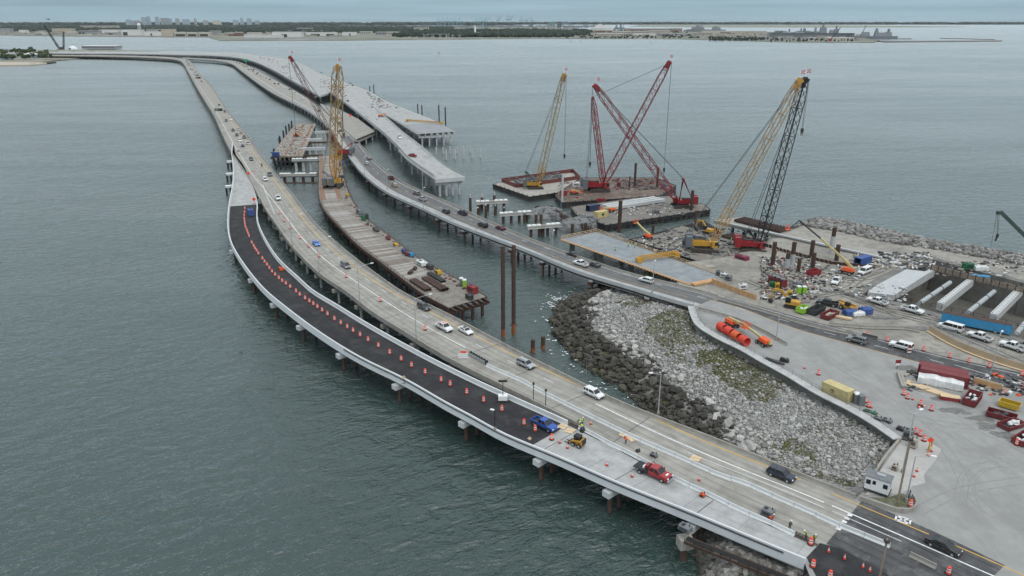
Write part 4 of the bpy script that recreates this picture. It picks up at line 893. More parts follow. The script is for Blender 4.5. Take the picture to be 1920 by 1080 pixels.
# ------------------------------------------------------------------ the nearer landfall at the left
landslab('shore',[(-200,122.5),(0,121.6),(54,121.3),(62,119.3),(80,115.6),(104,112.6),(160,108),(330,103.5),(330,98.5),(300,95.5),(215,93.5),(60,93.2),(-200,94)],2.2,mat('landfall',(.20,.195,.15),.95,var=.3,scale=.02,stain=(.30,.28,.25),stain_amt=.7))
landslab('beach',[(-200,122.7),(0,121.8),(54,121.4),(88,118.9),(86,117.0),(40,116.6),(0,116.2),(-200,115.5)],2.3,SAND)
TR=[(r.uniform(4,96),r.uniform(97,110)) for _ in range(40)]+[(r.uniform(22,58),r.uniform(96,101)) for _ in range(14)]+[(59,95),(57,96),(61,96.5),(80,103),(88,104)]
TR.sort(key=lambda q:q[1])
for i,(x,y) in enumerate(TR):
    p=at(x,y+3,2.2);h=r.uniform(8,13)*(1.35 if i < 3 else 1);t=thing('tree','bushy dark green tree among the houses of the landfall','tree',p,'trees at the landfall');mb=MB();mb.tube(p,p+Vector((0,0,h*.5)),.35,5,.2);mb.build('trunk',TIMB,t);mb=MB()
    for k in range(9):a=r.uniform(0,6.28);q=r.uniform(0,3.2);mb.blob((p.x+q*math.cos(a)*1.5,p.y+q*math.sin(a),p.z+h*r.uniform(.4,.85)),(r.uniform(2,3.6),r.uniform(2,3.2),r.uniform(1.6,2.8)),r.randrange(9999),6,4,.35)
    mb.build('crown',TREEN,t)
def house(x,yb,w,h,c,rc,label,rz=0.0):
    p=at(x,yb,2.2);t=thing('house',label,'house',p);mb=MB();mb.box((p.x,p.y,2+h/2),(w,w*.8,h));mb.build('wall',bmat(c),t);mb=MB();mb.loft([[(p.x-w*.55,p.y-w*.45,2+h),(p.x+w*.55,p.y-w*.45,2+h),(p.x+w*.3,p.y,2+h*1.45),(p.x-w*.3,p.y,2+h*1.45)],[(p.x-w*.55,p.y+w*.45,2+h),(p.x+w*.55,p.y+w*.45,2+h),(p.x+w*.3,p.y+.3,2+h*1.45),(p.x-w*.3,p.y+.3,2+h*1.45)]]);mb.build('roof',bmat(rc),t)
    for k in (-.3,0,.3):mb=MB();mb.box((p.x+w*k,p.y-w*.4-.1,2+h*.55),(w*.12,.3,h*.3));mb.build('window',DOORM,t)
    if rc=='g':mb=MB();mb.box((p.x+w*.2,p.y,2+h*1.5),(1.2,1.2,2.5));mb.build('chimney',bmat('r'),t)
house(8,111.5,22,7,'s','g','blue grey house nearest the edge among the trees');house(22,108.5,17,8,'g','g','grey gabled house between the trees of the landfall');house(60,108.5,23,7.5,'s','w','grey house with a flat white roof above the beach');house(8,98,26,6,'w','d','long white house with a dark roof behind the trees')
p=at(137,92.5,2.2);t=thing('dome_tent','white domed storage tent beside the far crane','tent',p);mb=MB();mb.lathe(tuple(p),[(11,0),(10.6,3),(8.5,6.4),(4.5,8.6),(.3,9.4)],14);mb.v=[(p.x+(v[0]-p.x)*1.05,v[1],v[2]) for v in mb.v];mb.build('canopy',WHITEP,t);mb=MB();mb.box((p.x-3,p.y-10.9,4),(5,.8,4));mb.build('doorway',DOORM,t)
building(145,207,91.5,86.6,'g','long low grey warehouse behind the white viaduct',(),1,roofm=bmat('w'))
# jetty and groyne
mb=MB();a,b_=at(80,112,2.5),at(135,111.6,2.5);mb.bar(a,b_,3,.5)
for k in range(14):q=a.lerp(b_,k/13);mb.tube((q.x,q.y,-1),(q.x,q.y,2.4),.35,5)
tag(mb.build('jetty',TIMB),'low timber jetty on posts off the landfall beach','jetty')
Q=np.array([[*at(x,y,0)[:2]] for x,y in [(54+50*u+r.uniform(-2,2),121.2-3.0*u*u+r.uniform(-.4,.4)) for u in [r.random() for _ in range(220)]]]);rocks('groyne_rocks',np.c_[Q,np.full(len(Q),.6)],rng_.uniform(1.5,3.2,len(Q)),RK_DARKS,.2)
# channel markers standing in the water
for i,(x,y,h) in enumerate([(823,103,6),(1070,80.5,7),(1088,80,7),(1220,82,7),(649,76.5,6),(1332,76.5,5)]):
    p=at(x,y,0);t=thing('channel_marker',('slim channel marker standing alone in open water beyond the viaduct','first channel marker off the dark trees of the far shore','second channel marker off the dark trees of the far shore','channel marker off the beige naval warehouses','channel marker off the pointed white roof','channel marker by the naval base shore')[i],'marker',p);mb=MB();mb.tube(p,p+Vector((0,0,h)),.5,6);mb.build('post',STEELD,t);mb=MB();mb.box((p.x,p.y,h),(2,.4,1.6));mb.build('sign_board',STEELD,t)

wood('base_trees',[(1060,1330,66,72,170),(1330,1440,70,76,260),(1440,1600,74,78,60),(1150,1300,56,62,80)],TREEM,(1.0,2.2),(5,10))
mb=MB();r=random.Random(31)
for _ in range(420):
    x=r.choice([r.uniform(1060,1620),r.uniform(0,640)]);y=(r.uniform(60,71)+max(0,x-1280)*.018) if x > 1000 else r.uniform(60,66)+max(0,x-400)*.012;p=at(x,y,2);mb.box((p.x,p.y,5),(r.uniform(8,45),r.uniform(8,25),r.uniform(5,14)))
tag(mb.build('distant_sheds',mat('shed_roofs',(.32,.30,.27),.8,var=.65,scale=.012)),kind='stuff')
mb=MB()
for _ in range(260):x=r.uniform(640,1130);p=at(x,r.uniform(48,52),2);mb.box((p.x,p.y,6),(r.uniform(20,90),20,r.uniform(8,26)))
tag(mb.build('distant_port_sheds',mat('port_roofs',(.20,.22,.24),.8,var=.6,scale=.008)),kind='stuff')
# ------------------------------------------------------------------ vehicles (x forward, z up, origin on the ground)
LAMP=mat('headlight_glass',(.70,.72,.74),.15,var=.02);TAIL=mat('tail_light_red',(.35,.012,.012),.25,var=.05);TRIM=mat('black_trim',(.022,.022,.023),.6,var=.1)
TYRE=mat('tyre_rubber',(.02,.02,.02),.9,var=.2)
def wheel_into(root,x,y,r,w,mt=None):
    if 'wheel' not in PROTO:PROTO['wheel']={}
    k=(round(r,2),round(w,2));s=1 if y > 0 else -1
    if k not in PROTO['wheel']:
        a=MB();a.tube((0,-w/2,0),(0,w/2,0),r,14);o=a.build('wheel',TYRE,root);b_=MB();b_.tube((0,-w/2-.012,0),(0,w/2+.012,0),r*.58,10);q=b_.build('rim',GALV,o);PROTO['wheel'][k]=(o.data,q.data)
    else:o=share(PROTO['wheel'][k][0],root,'wheel',(0,0,0));share(PROTO['wheel'][k][1],o,'rim',(0,0,0))
    o.location=(x,y,r);return o
KINDS_={ # length, width, hood/belt profile (x, z), greenhouse: base x0,x1, top x0,x1, belt z, roof z, wheel radius
 'sedan':(4.85,1.84,[(-2.42,.62),(-2.36,.98),(-1.45,1.02),(.95,.98),(2.1,.80),(2.38,.58)],(-1.75,1.05,-.95,.25),.97,1.44,.33),
 'coupe':(4.75,1.9,[(-2.36,.66),(-2.3,1.0),(-1.2,1.02),(.8,.98),(2.1,.84),(2.34,.58)],(-1.55,.85,-.65,.2),.98,1.37,.35),
 'suv':(4.75,1.92,[(-2.36,.62),(-2.33,1.06),(-1.4,1.1),(.95,1.08),(2.15,.98),(2.36,.66)],(-2.3,1.2,-1.95,.42),1.07,1.72,.37),
 'large_suv':(5.3,2.03,[(-2.62,.7),(-2.6,1.16),(-1.4,1.2),(1.15,1.2),(2.45,1.12),(2.63,.72)],(-2.56,1.35,-2.3,.62),1.18,1.92,.42),
 'minivan':(5.1,1.98,[(-2.54,.6),(-2.5,1.06),(-1.4,1.1),(1.35,1.08),(2.35,.9),(2.53,.6)],(-2.45,1.75,-2.1,.6),1.08,1.76,.35),
 'van':(5.9,2.02,[(-2.93,.6),(-2.92,1.2),(-1.4,1.22),(1.9,1.22),(2.75,1.02),(2.94,.62)],(-2.9,2.0,-2.8,1.15),1.2,2.1,.38),
 'pickup':(5.85,2.02,[(-2.9,.72),(-2.88,1.12),(-1.2,1.14),(1.1,1.16),(2.65,1.08),(2.9,.74)],(-.98,1.35,-.72,.55),1.15,1.9,.41)}
def box_part(root,name,m,*boxes,rel=None):
    mb=MB()
    for b_ in boxes:mb.box(*b_)
    return mb.build(name,m,root)
def make_vehicle(kind,extra=None):
    L_,W_,prof,gh,zb,zr,wr=KINDS_[kind];t=thing(kind,'',{'suv':'SUV','large_suv':'SUV','coupe':'car','sedan':'car'}.get(kind,kind));w=W_/2;zl=.28 if wr < .36 else .4
    def body_sec(x,zt,k=1.0,kt=.93):zm=zl+(zt-zl)*.62;return [(x,-w*.93*k,zl),(x,-w*k,zm),(x,-w*kt*k,zt),(x,w*kt*k,zt),(x,w*k,zm),(x,w*.93*k,zl)]
    secs=[]
    for i,(x,z) in enumerate(prof):secs.append(body_sec(x,z,.9 if i in (0,len(prof)-1) else (.975 if i in (1,len(prof)-2) else 1)))
    if kind=='pickup':      # cut the bed open: body front part only, then bed walls
        xb=-1.02;fr=[body_sec(xb,1.14)]+secs[3:];mb=MB();mb.loft(fr)
        for s in (-1,1):mb.box((-1.95,s*(w-.07),.86),(1.86,.13,.6))
        mb.box((-2.84,0,.86),(.09,W_-.02,.6));mb.box((-1.95,0,.6),(1.84,W_-.2,.22));P_(mb.build('body',PAINT,t))
        box_part(t,'bed_liner',TRIM,((-1.92,0,.745),(1.76,W_-.3,.04)))
    else:
        mb=MB();mb.loft(secs);P_(mb.build('body',PAINT,t))
    x0,x1,x2,x3=gh;kb,kt=.9,.76 if kind not in ('van','large_suv') else .84
    q=zr-.07;mb=MB();mb.hexa([(x0,-w*kb,zb-.02),(x1,-w*kb,zb-.02),(x1,w*kb,zb-.02),(x0,w*kb,zb-.02),(x2,-w*kt,q),(x3,-w*kt,q),(x3,w*kt,q),(x2,w*kt,q)]);mb.build('window',GLASS,t)
    mb=MB();mb.hexa([(x2-.06,-w*kt-.02,q+.002),(x3+.05,-w*kt-.02,q+.002),(x3+.05,w*kt+.02,q+.002),(x2-.06,w*kt+.02,q+.002),(x2+.05,-w*kt+.08,zr),(x3-.1,-w*kt+.08,zr),(x3-.1,w*kt-.08,zr),(x2+.05,w*kt-.08,zr)])
    pil=[(x0,x2),(x1,x3)]+([((x0+x1)/2-.1,(x2+x3)/2-.02)] if kind not in ('coupe',) else [])+([((x0*.72+x1*.28)-.2,(x2*.75+x3*.25)-.1)] if kind in ('suv','large_suv','minivan','van') else [])
    for a,b_ in pil:
        for s in (-1,1):mb.bar((a,s*w*kb,zb-.03),(b_,s*w*kt,q+.01),.1,.07)
    P_(mb.build('roof',PAINT,t))
    ax=L_*.30
    for x in (-ax,ax):
        for s in (-1,1):wheel_into(t,x+(.05 if x > 0 else -.02),s*(w-.13),wr,.27)
    zf=prof[-2][1]-.18
    for s in (-1,1):
        o=box_part(t,'headlight',LAMP,((prof[-2][0]+.09,s*w*.68,zf),(.26,.36,.14)));o=box_part(t,'tail_light',TAIL,((prof[1][0]-.02,s*w*.8,prof[1][1]-.16),(.12,.2,.28)))
        P_(box_part(t,'mirror',PAINT,((x1-.25,s*(w+.08),zb+.06),(.12,.2,.13))))
    box_part(t,'grille',TRIM,((prof[-1][0]-.04,0,(zl+prof[-1][1])/2+.06),(.16,W_*.56,.2)),((prof[-1][0]-.03,0,zl+.06),(.14,W_*.84,.12)))
    box_part(t,'rear_bumper',TRIM,((prof[0][0]+.03,0,zl+.1),(.16,W_*.86,.16)))
    box_part(t,'sill',TRIM,*[((0,s*(w-.04),zl+.03),(L_*.38,.08,.12)) for s in (-1,1)])
    for x in (-ax,ax):
        for s in (-1,1):box_part(t,'wheel_arch',TRIM,((x+(.05 if x > 0 else -.02),s*(w-.035),wr+.1),(wr*2.25,.09,wr*1.35),0,(.7,1)))
    if extra:extra(t,w,zr,prof)
    return t
def roofrack(t,w,zr,prof):box_part(t,'roof_rack',TRIM,*[((-.6,s*w*.6,zr+.05),(2.0,.05,.05)) for s in (-1,1)])
def blackroof(t,w,zr,prof):box_part(t,'sunroof',GLASS,((-.35,0,zr+.008),(1.05,w*1.25,.02)))
def toolbox(t,w,zr,prof):box_part(t,'toolbox',GALV,((-1.3,0,1.2),(.5,1.7,.3)))
def stripe(t,w,zr,prof):
    box_part(t,'red_stripe',mat('stripe_red',(.6,.03,.02),.5),*[((-.55+.22*k,s*(w+.004),.95),(.13,.012,.5)) for k in range(2) for s in (-1,1)])
    box_part(t,'light_bar',ORANGE,((.0,0,1.96),(.3,1.2,.12)));box_part(t,'bed_cones',ORANGE,*[((-2.2+.4*k,.3*(k % 2),1.0),(.3,.3,.55),0,(.2,.2)) for k in range(3)])
def fenders(t,w,zr,prof):box_part(t,'fender',TRIM,*[((x,s*(w+.06),.88),(1.05,.16,.16)) for x in (-1.75,1.8) for s in (-1,1)])
COLS={'white':(.72,.73,.73),'black':(.012,.012,.014),'dark grey':(.055,.06,.066),'silver':(.36,.38,.40),'grey':(.17,.18,.19),'dark blue':(.018,.026,.045),'bright blue':(.012,.17,.58),'maroon':(.10,.012,.018),'tan':(.32,.28,.22),'red':(.33,.012,.018),'pale':(.55,.55,.53),'deep blue':(.008,.07,.33)}
def vehicle(kind,col,loc,rz,label,extra=None,key=None):
    k='v_' +kind+(key or (extra.__name__ if extra else ''))
    o=place(k,lambda:make_vehicle(kind,extra),loc,rz,label,COLS[col]);return o
def on_rib(rib,px,lift,flip,dz=.012):
    p=at(px[0],px[1],rib.z+lift);d=rib.find(p);rz=rib.rz(d)+(math.pi if flip else 0);return Vector((p.x,p.y,rib.z+dz)),rz,d
KN={'suv':'SUV','large_suv':'large SUV'}
# traffic nearing the camera on the old grey bridge
trB=[(593,456,'coupe','bright blue',None,'bright blue coupe on the old grey bridge'),(648,497,'minivan','grey',None,'silver grey minivan on the old grey bridge behind the lamp post'),(795,575,'suv','dark grey',roofrack,'dark grey SUV by the camera post on the old grey bridge'),
       (833,613,'pickup','white',stripe,'white pickup with red stripes and orange cones in its bed'),(873,619,'sedan','white',blackroof,'white sedan with a dark glass roof beside the striped pickup'),(986,682,'suv','silver',roofrack,'silver SUV on the old grey bridge near the jagged barrier end'),
       (1113,737,'suv','white',None,'white crossover on the old grey bridge beside the dark boulders'),(1465,889,'suv','dark blue',None,'dark blue SUV on the old grey bridge near the guard booth'),(1770,1022,'sedan','black',None,'black sedan on the asphalt road past the guard booth'),
       (521,371,'pickup','white',None,'white pickup on the old grey bridge level with the start of the black asphalt'),(497,336,'suv','white',None,'white car on the old grey bridge beside the upper diamond sign'),(506,327,'pickup','dark grey',None,'dark grey pickup just ahead of the white car by the upper diamond sign'),(471,298,'suv','dark grey',None,'lone dark grey SUV behind the motorcycle on the old grey bridge')]
for x,y,k,c,ex,lab in trB:
    p,rz,d=on_rib(rB,(x,y),.7,False);vehicle(k,c,p,rz,lab,ex)
trC=[(668,266,'suv','black',None,'black SUV high up the middle bridge near the deck stub'),(692,297,'suv','grey',None,'grey car just ahead of the silver van on the middle bridge'),(688,306,'minivan','silver',None,'silver van on the middle bridge bend'),(733,333.5,'pickup','maroon',None,'maroon pickup on the middle bridge'),(740,347,'minivan','tan',None,'tan minivan behind the maroon pickup'),
       (781,362,'suv','grey',None,'dark grey SUV ahead of the silver pickup on the middle bridge'),(792,373,'pickup','silver',None,'silver pickup on the middle bridge by the broken viaduct end'),(836,396,'suv','dark blue',None,'dark blue car ahead of the dark pickup on the middle bridge'),(867,399,'pickup','dark blue',None,'dark pickup close to the parapet of the middle bridge'),(905,422,'large_suv','black',None,'large black SUV on the middle bridge beside the loose pile caps'),(938,426.5,'sedan','maroon',None,'maroon sedan ahead of the large black SUV'),
       (1073,476,'sedan','black',None,'black sedan next to the slab under construction'),(1089,494,'pickup','white',None,'white pickup on the pale shoulder lane of the middle bridge'),(1113.5,495,'sedan','dark grey',None,'dark grey sedan beside the white pickup on the middle bridge'),(1212,525,'suv','white',None,'white SUV on the middle bridge just before the land')]
for x,y,k,c,ex,lab in trC:
    p,rz,d=on_rib(rC,(x,y),.7,True);vehicle(k,c,p,rz,lab,ex)
for x,y,k,c,ex,lab in [(1607,637,'suv','grey',roofrack,'grey estate SUV on the land road approaching the middle bridge'),(1690,648.5,'large_suv','white',None,'large white SUV following the grey one on the land road')]:
    p,rz,d=on_rib(rCl,(x,y),.7,True);vehicle(k,c,p,rz,lab,ex)
# vehicles standing on the new bridge
p,rz,d=on_rib(rA,(1021,794),.9,False);vehicle('pickup','deep blue',Vector((p.x,p.y,6.035)),rz-.06,'blue pickup with a black soft top and open bed on the new asphalt',fenders)
def make_flatbed():
    t=thing('flatbed_truck','','truck');w=1.02;PM=PAINT
    def sec(x,zt,k=1.0):return [(x,-w*.93*k,.5),(x,-w*k,.95),(x,-w*.94*k,zt),(x,w*.94*k,zt),(x,w*k,.95),(x,w*.93*k,.5)]
    mb=MB();mb.loft([sec(-.55,1.3),sec(1.5,1.32),sec(2.95,1.24,.98),sec(3.25,.9,.9)]);P_(mb.build('body',PM,t))
    mb=MB();mb.hexa([(-.5,-.93,1.28),(1.75,-.93,1.28),(1.75,.93,1.28),(-.5,.93,1.28),(-.38,-.8,2.0),(1.0,-.8,2.0),(1.0,.8,2.0),(-.38,.8,2.0)]);mb.build('window',GLASS,t)
    mb=MB();mb.box((.3,0,2.04),(1.5,1.66,.1),0,(.92,.9))
    for a,b_ in ((-.5,-.38),(1.75,1.0),(.6,.35)):
        for s in (-1,1):mb.bar((a,s*.93,1.27),(b_,s*.8,2.0),.11,.07)
    mb.box((-.46,0,1.6),(.06,1.75,.7));P_(mb.build('roof',PM,t))
    box_part(t,'flatbed',TRIM,((-2.05,0,1.02),(2.9,2.3,.14)),((-2.05,0,.8),(2.9,.9,.3)));mb=MB()
    for y in (-1.05,-.35,.35,1.05):mb.bar((-.66,y,1.1),(-.66,y,2.1),.07,.07)
    mb.bar((-.66,-1.1,2.1),(-.66,1.1,2.1),.08,.08);mb.bar((-.66,-1.1,1.6),(-.66,1.1,1.6),.06,.06);mb.build('headache_rack',TRIM,t)
    box_part(t,'side_locker',TRIM,*[((-1.9,s*1.0,.72),(.9,.3,.42)) for s in (-1,1)]);box_part(t,'welder',REDP,((-1.2,.2,1.42),(.7,1.3,.6)));P_(box_part(t,'gas_bottle',WHITEP,((-1.75,-.2,1.3),(.3,.9,.4))))
    for x in (-2.2,2.1):
        for s in (-1,1):wheel_into(t,x,s*(.9 if x > 0 else .88),.42,.3 if x > 0 else .5)
    for s in (-1,1):box_part(t,'headlight',LAMP,((3.17,s*.72,1.02),(.16,.4,.2)));box_part(t,'mirror',TRIM,((1.3,s*1.2,1.5),(.14,.25,.36)));box_part(t,'tail_light',TAIL,((-3.5,s*.9,.98),(.05,.3,.1)))
    box_part(t,'bumper',GALV,((3.3,0,.66),(.22,2.0,.28)));box_part(t,'grille',TRIM,((3.24,0,.95),(.1,1.15,.34)));box_part(t,'hood_sign',WHITEP,((2.5,.1,1.292),(.35,.8,.02)));return t
p,rz,d=on_rib(rA,(1226,884),.9,False);place('flatbed',make_flatbed,Vector((p.x,p.y,6.03)),rz+.03,'red crew cab flatbed truck with a black deck and welder on the new concrete',COLS['red'])
def make_skid():
    t=thing('skid_steer','','skid steer');box_part(t,'chassis',YELP,((-.1,0,.75),(2.0,.95,.75)),((-.95,0,1.05),(.6,1.4,.8)))
    box_part(t,'cab',TRIM,*[((.1+a,s*.5,1.6),(.09,.09,1.0)) for a in (-.6,.55) for s in (-1,1)],((.08,0,2.12),(1.35,1.15,.1)));box_part(t,'window',GLASS,((.08,0,1.62),(1.05,.9,.85)))
    mb=MB()
    for s in (-1,1):mb.bar((-1.1,s*.82,1.5),(.9,s*.82,1.15),.16,.24);mb.bar((.9,s*.82,1.15),(1.5,s*.7,.4),.14,.2)
    mb.build('lift_arm',YELP,t);mb=MB();mb.box((1.7,0,.3),(.2,1.5,.5)); 
    for s in (-.4,.4):mb.box((2.2,s,.12),(1.0,.12,.08))
    mb.build('fork',STEELD,t);box_part(t,'engine_cover',TRIM,((-1.2,0,1.15),(.25,1.3,.95)))
    for x in (-.65,.62):
        for s in (-1,1):wheel_into(t,x,s*.78,.42,.32)
    return t
p,rz,d=on_rib(rA,(1084,830),.6,True);place('skid',make_skid,Vector((p.x,p.y,6.03)),rz+.1,'yellow skid steer loader with forks on the new concrete deck')
# far traffic: simple cars, too small to show parts
def far_mesh(k):
    L_,W_,prof,gh,zb,zr,wr=KINDS_[k];w=W_/2;mb=MB();mb.loft([[(x,-w,.25),(x,-w,z),(x,w,z),(x,w,.25)] for x,z in prof]);n0=len(mb.f)
    x0,x1,x2,x3=gh;mb.hexa([(x0,-w*.9,zb),(x1,-w*.9,zb),(x1,w*.9,zb),(x0,w*.9,zb),(x2,-w*.76,zr-.06),(x3,-w*.76,zr-.06),(x3,w*.76,zr-.06),(x2,w*.76,zr-.06)]);n1=len(mb.f)
    mb.box(((x2+x3)/2,0,zr-.03),(x3-x2,w*1.5,.07));n2=len(mb.f)
    for x in (-L_*.3,L_*.3):
        for s in (-1,1):mb.tube((x,s*(w-.12),wr),(x,s*(w+.02),wr),wr,8)
    me=bpy.data.meshes.new('far_' +k);me.from_pydata(mb.v,[],mb.f)
    for m in (PAINT,GLASS,TYRE):me.materials.append(m)
    me.polygons.foreach_set('material_index',[0 if i < n0 or n1 <= i < n2 else (1 if i < n1 else 2) for i in range(len(mb.f))]);return me
FM={k:far_mesh(k) for k in KINDS_}
def far_car(k,c,p,rz,label,group=None):
    o=bpy.data.objects.new('car' if k in ('sedan','coupe') else k,FM[k]);COL.objects.link(o);o.location=p;o.rotation_euler=(0,0,rz);o.color=(*COLS[c],1);return tag(o,label,{'suv':'SUV','large_suv':'SUV','coupe':'car','sedan':'car'}.get(k,k),group)
rf=random.Random(12)
farB=[(455,273,'sedan','black'),(465,269,'suv','silver'),(450,263,'large_suv','white'),(458,257,'pickup','dark grey'),(444,253,'suv','black'),(452,249,'sedan','grey'),(437,244,'suv','black'),(447,242,'sedan','silver'),(432.5,223,'van','white'),(424,226,'suv','dark grey'),(421.5,209,'suv','dark grey'),(411,196,'sedan','dark blue'),(378,152,'sedan','dark grey'),(368,141,'suv','black'),(371,141,'suv','dark grey'),(363,140,'suv','silver'),(357,129.5,'suv','black'),(361,130,'sedan','dark grey'),(353,122,'suv','black'),(358,123,'sedan','grey'),(351.5,118,'suv','dark grey'),(355,119,'sedan','black'),(347,115.5,'large_suv','white'),(350,115,'suv','dark grey'),(343,113.2,'van','white'),(366,135,'sedan','grey')]
farC=[(638,244.6,'suv','black'),(637,231,'pickup','dark grey'),(598,207,'sedan','dark grey'),(568,185,'suv','white'),(553,175,'large_suv','white'),(543,167,'suv','black'),(530,164,'sedan','white'),(522,157,'suv','black'),(515,156.5,'suv','dark grey'),(500,146,'van','white'),(506,148.5,'suv','black'),(488.5,142,'sedan','silver'),(483,136.5,'suv','black'),(481,138.5,'suv','dark grey'),(474.5,133,'suv','black'),(471,129.4,'suv','black'),(466,130.5,'sedan','dark grey'),(458,124,'suv','black'),(455,121.5,'suv','dark grey'),(449.5,118.8,'suv','black'),(444,117,'sedan','black'),(438,115.6,'suv','white'),(475.5,130.5,'pickup','dark grey'),(463,124.5,'suv','black')]
farB.sort(key=lambda q:-q[1]);farC.sort(key=lambda q:-q[1])
for i,(x,y,k,c) in enumerate(farB):
    p,rz,d=on_rib(rB,(x,y),.7,False);far_car(k,c,p,rz,f'{c} {KN.get(k, k)}, {nth(i + 1)} far vehicle on the old grey bridge past the motorcycle','far traffic on the old grey bridge')
for i,(x,y,k,c) in enumerate(farC):
    p,rz,d=on_rib(rC,(x,y),.7,True);far_car(k,c,p,rz,f'{c} {KN.get(k, k)}, {nth(i + 1)} far vehicle on the middle bridge past its deck stub','far traffic on the middle bridge')
for i,(x,y,k,c) in enumerate([(657,156.5,'suv','dark grey'),(661,159.5,'sedan','black'),(602,136.5,'pickup','black'),(649,186.5,'suv','white'),(652,188.5,'sedan','black'),(693,177.5,'pickup','silver'),(697,182.5,'suv','silver'),(711,186,'suv','grey'),(690,174,'sedan','grey'),(530,126,'van','tan'),(534.5,125,'pickup','tan'),(520,116,'suv','silver'),(512,113,'pickup','white'),(505,112,'suv','grey'),(495,109,'sedan','dark grey'),(488,108,'suv','maroon'),(749,290-33,'pickup','white')]):
    p=at(x,y,9.7);rz=heading((x,y),(x+8,y+6),9);far_car(k,c,Vector((p.x,p.y,9.03)),rz,f'{c} {KN.get(k, k)} parked on the white viaduct, {nth(i + 1)} of those standing there','vehicles parked on the white viaduct')
p=at(773,291.5,9.7);vehicle('pickup','red',Vector((p.x,p.y,9.03)),rDi.rz(rDi.find(p))+math.pi+.5,'red pickup alone near the broken end of the white viaduct')
for i in range(46):
    x=rf.uniform(84,330);y=97.2+rf.uniform(-1.6,.6)+(x-84)*.003;p=at(x,y,3.0);c=rf.choice(['white','white','silver','dark grey','red','black','pale']);far_car(rf.choice(['van','large_suv','pickup','suv']),c,Vector((p.x,p.y,2.25)),rf.uniform(0,6.28),'tiny vehicle in the crowded yard at the far landfall','vehicles in the yard at the far landfall')
# motorcycle with rider
p,rz,d=on_rib(rB,(491,311),.5,False);t=thing('motorcycle','black motorcycle with its rider on the old grey bridge','motorcycle',p);t.rotation_euler=(0,0,rz)
def loc_(o):o.location=(0,0,0);return o
def rel(t,f):                     # build parts of t in its own frame
    l,e=t.location.copy(),t.rotation_euler.copy();t.location=(0,0,0);f(t);t.location=l;t.rotation_euler=e
def moto(t):
    box_part(t,'frame',TRIM,((0,0,.62),(1.2,.3,.4)),((.3,0,.9),(.5,.25,.2)),((.62,0,1.0),(.08,.75,.06)))
    for x in (-.7,.72):mb=MB();mb.tube((x,-.08,.32),(x,.08,.32),.32,10);mb.build('wheel',TYRE,t)
    mb=MB();mb.blob((-.15,0,1.25),(.24,.28,.42),1,8,5,.03);mb.blob((.0,0,1.72),(.15,.14,.16),2,8,5,.02);mb.bar((-.1,-.24,1.45),(.5,-.34,1.08),.11,.11,6);mb.bar((-.1,.24,1.45),(.5,.34,1.08),.11,.11,6);mb.bar((-.2,-.2,.95),(.3,-.26,.6),.15,.15,6);mb.bar((-.2,.2,.95),(.3,.26,.6),.15,.15,6);mb.build('rider',mat('dark_jacket',(.02,.02,.025),.8),t)
rel(t,moto)
# ------------------------------------------------------------------ cranes
YB_=mat('boom_yellow',(.40,.21,.035),.5,var=.15);PB_=mat('boom_pale',(.37,.32,.22),.55,var=.12);BLK=mat('boom_black',(.018,.018,.02),.5);GRYB=mat('counterweight_grey',(.12,.135,.15),.6,var=.1)
def lattice(mb,p,q,w0,w1,chord=.2,lace=.1,bay=None,tip=6.0,foot=5.0,wf=.35):
    p,q=Vector(p),Vector(q);a=(q-p);L_=a.length;a.normalize();s=a.cross(Vector((0,0,1)))
    s=s.normalized() if s.length > .05 else Vector((1,0,0));n=s.cross(a)
    def wid(t):
        w=w0+(w1-w0)*t/L_
        return w*min(1.0,wf+(1-wf)*t/foot if foot > .1 else 1,wf+(1-wf)*(L_-t)/tip if tip > .1 else 1)
    bay=bay or w0*1.05;N_=max(4,int(L_/bay));P=[]
    for i in range(N_+1):
        t=L_*i/N_;w=wid(t)/2;c=p+a*t;P.append([c+s*w+n*w,c-s*w+n*w,c-s*w-n*w,c+s*w-n*w])
    for i in range(N_):
        for k in range(4):
            mb.bar(P[i][k],P[i+1][k],chord,chord,caps=False);k2=(k+1) % 4
            mb.bar(P[i][k],P[i+1][k2],lace,lace,caps=False) if i % 2 else mb.bar(P[i][k2],P[i+1][k],lace,lace,caps=False)
            if i % 3==0:mb.bar(P[i][k],P[i][k2],lace*1.2,lace*1.2,caps=False)
    return mb
def track(L_,w,h):
    mb=MB();mb.profile([(-L_/2,h*.5),(-L_/2+h*.45,.0),(L_/2-h*.45,0),(L_/2,h*.5),(L_/2-h*.4,h),(-L_/2+h*.4,h)],-w/2,w/2)
    k=int(L_/.7)
    for i in range(k):mb.box((-L_/2+.6+i*(L_-1.2)/max(1,k-1),0,h+.03),(.28,w*1.02,.07))
    return mb
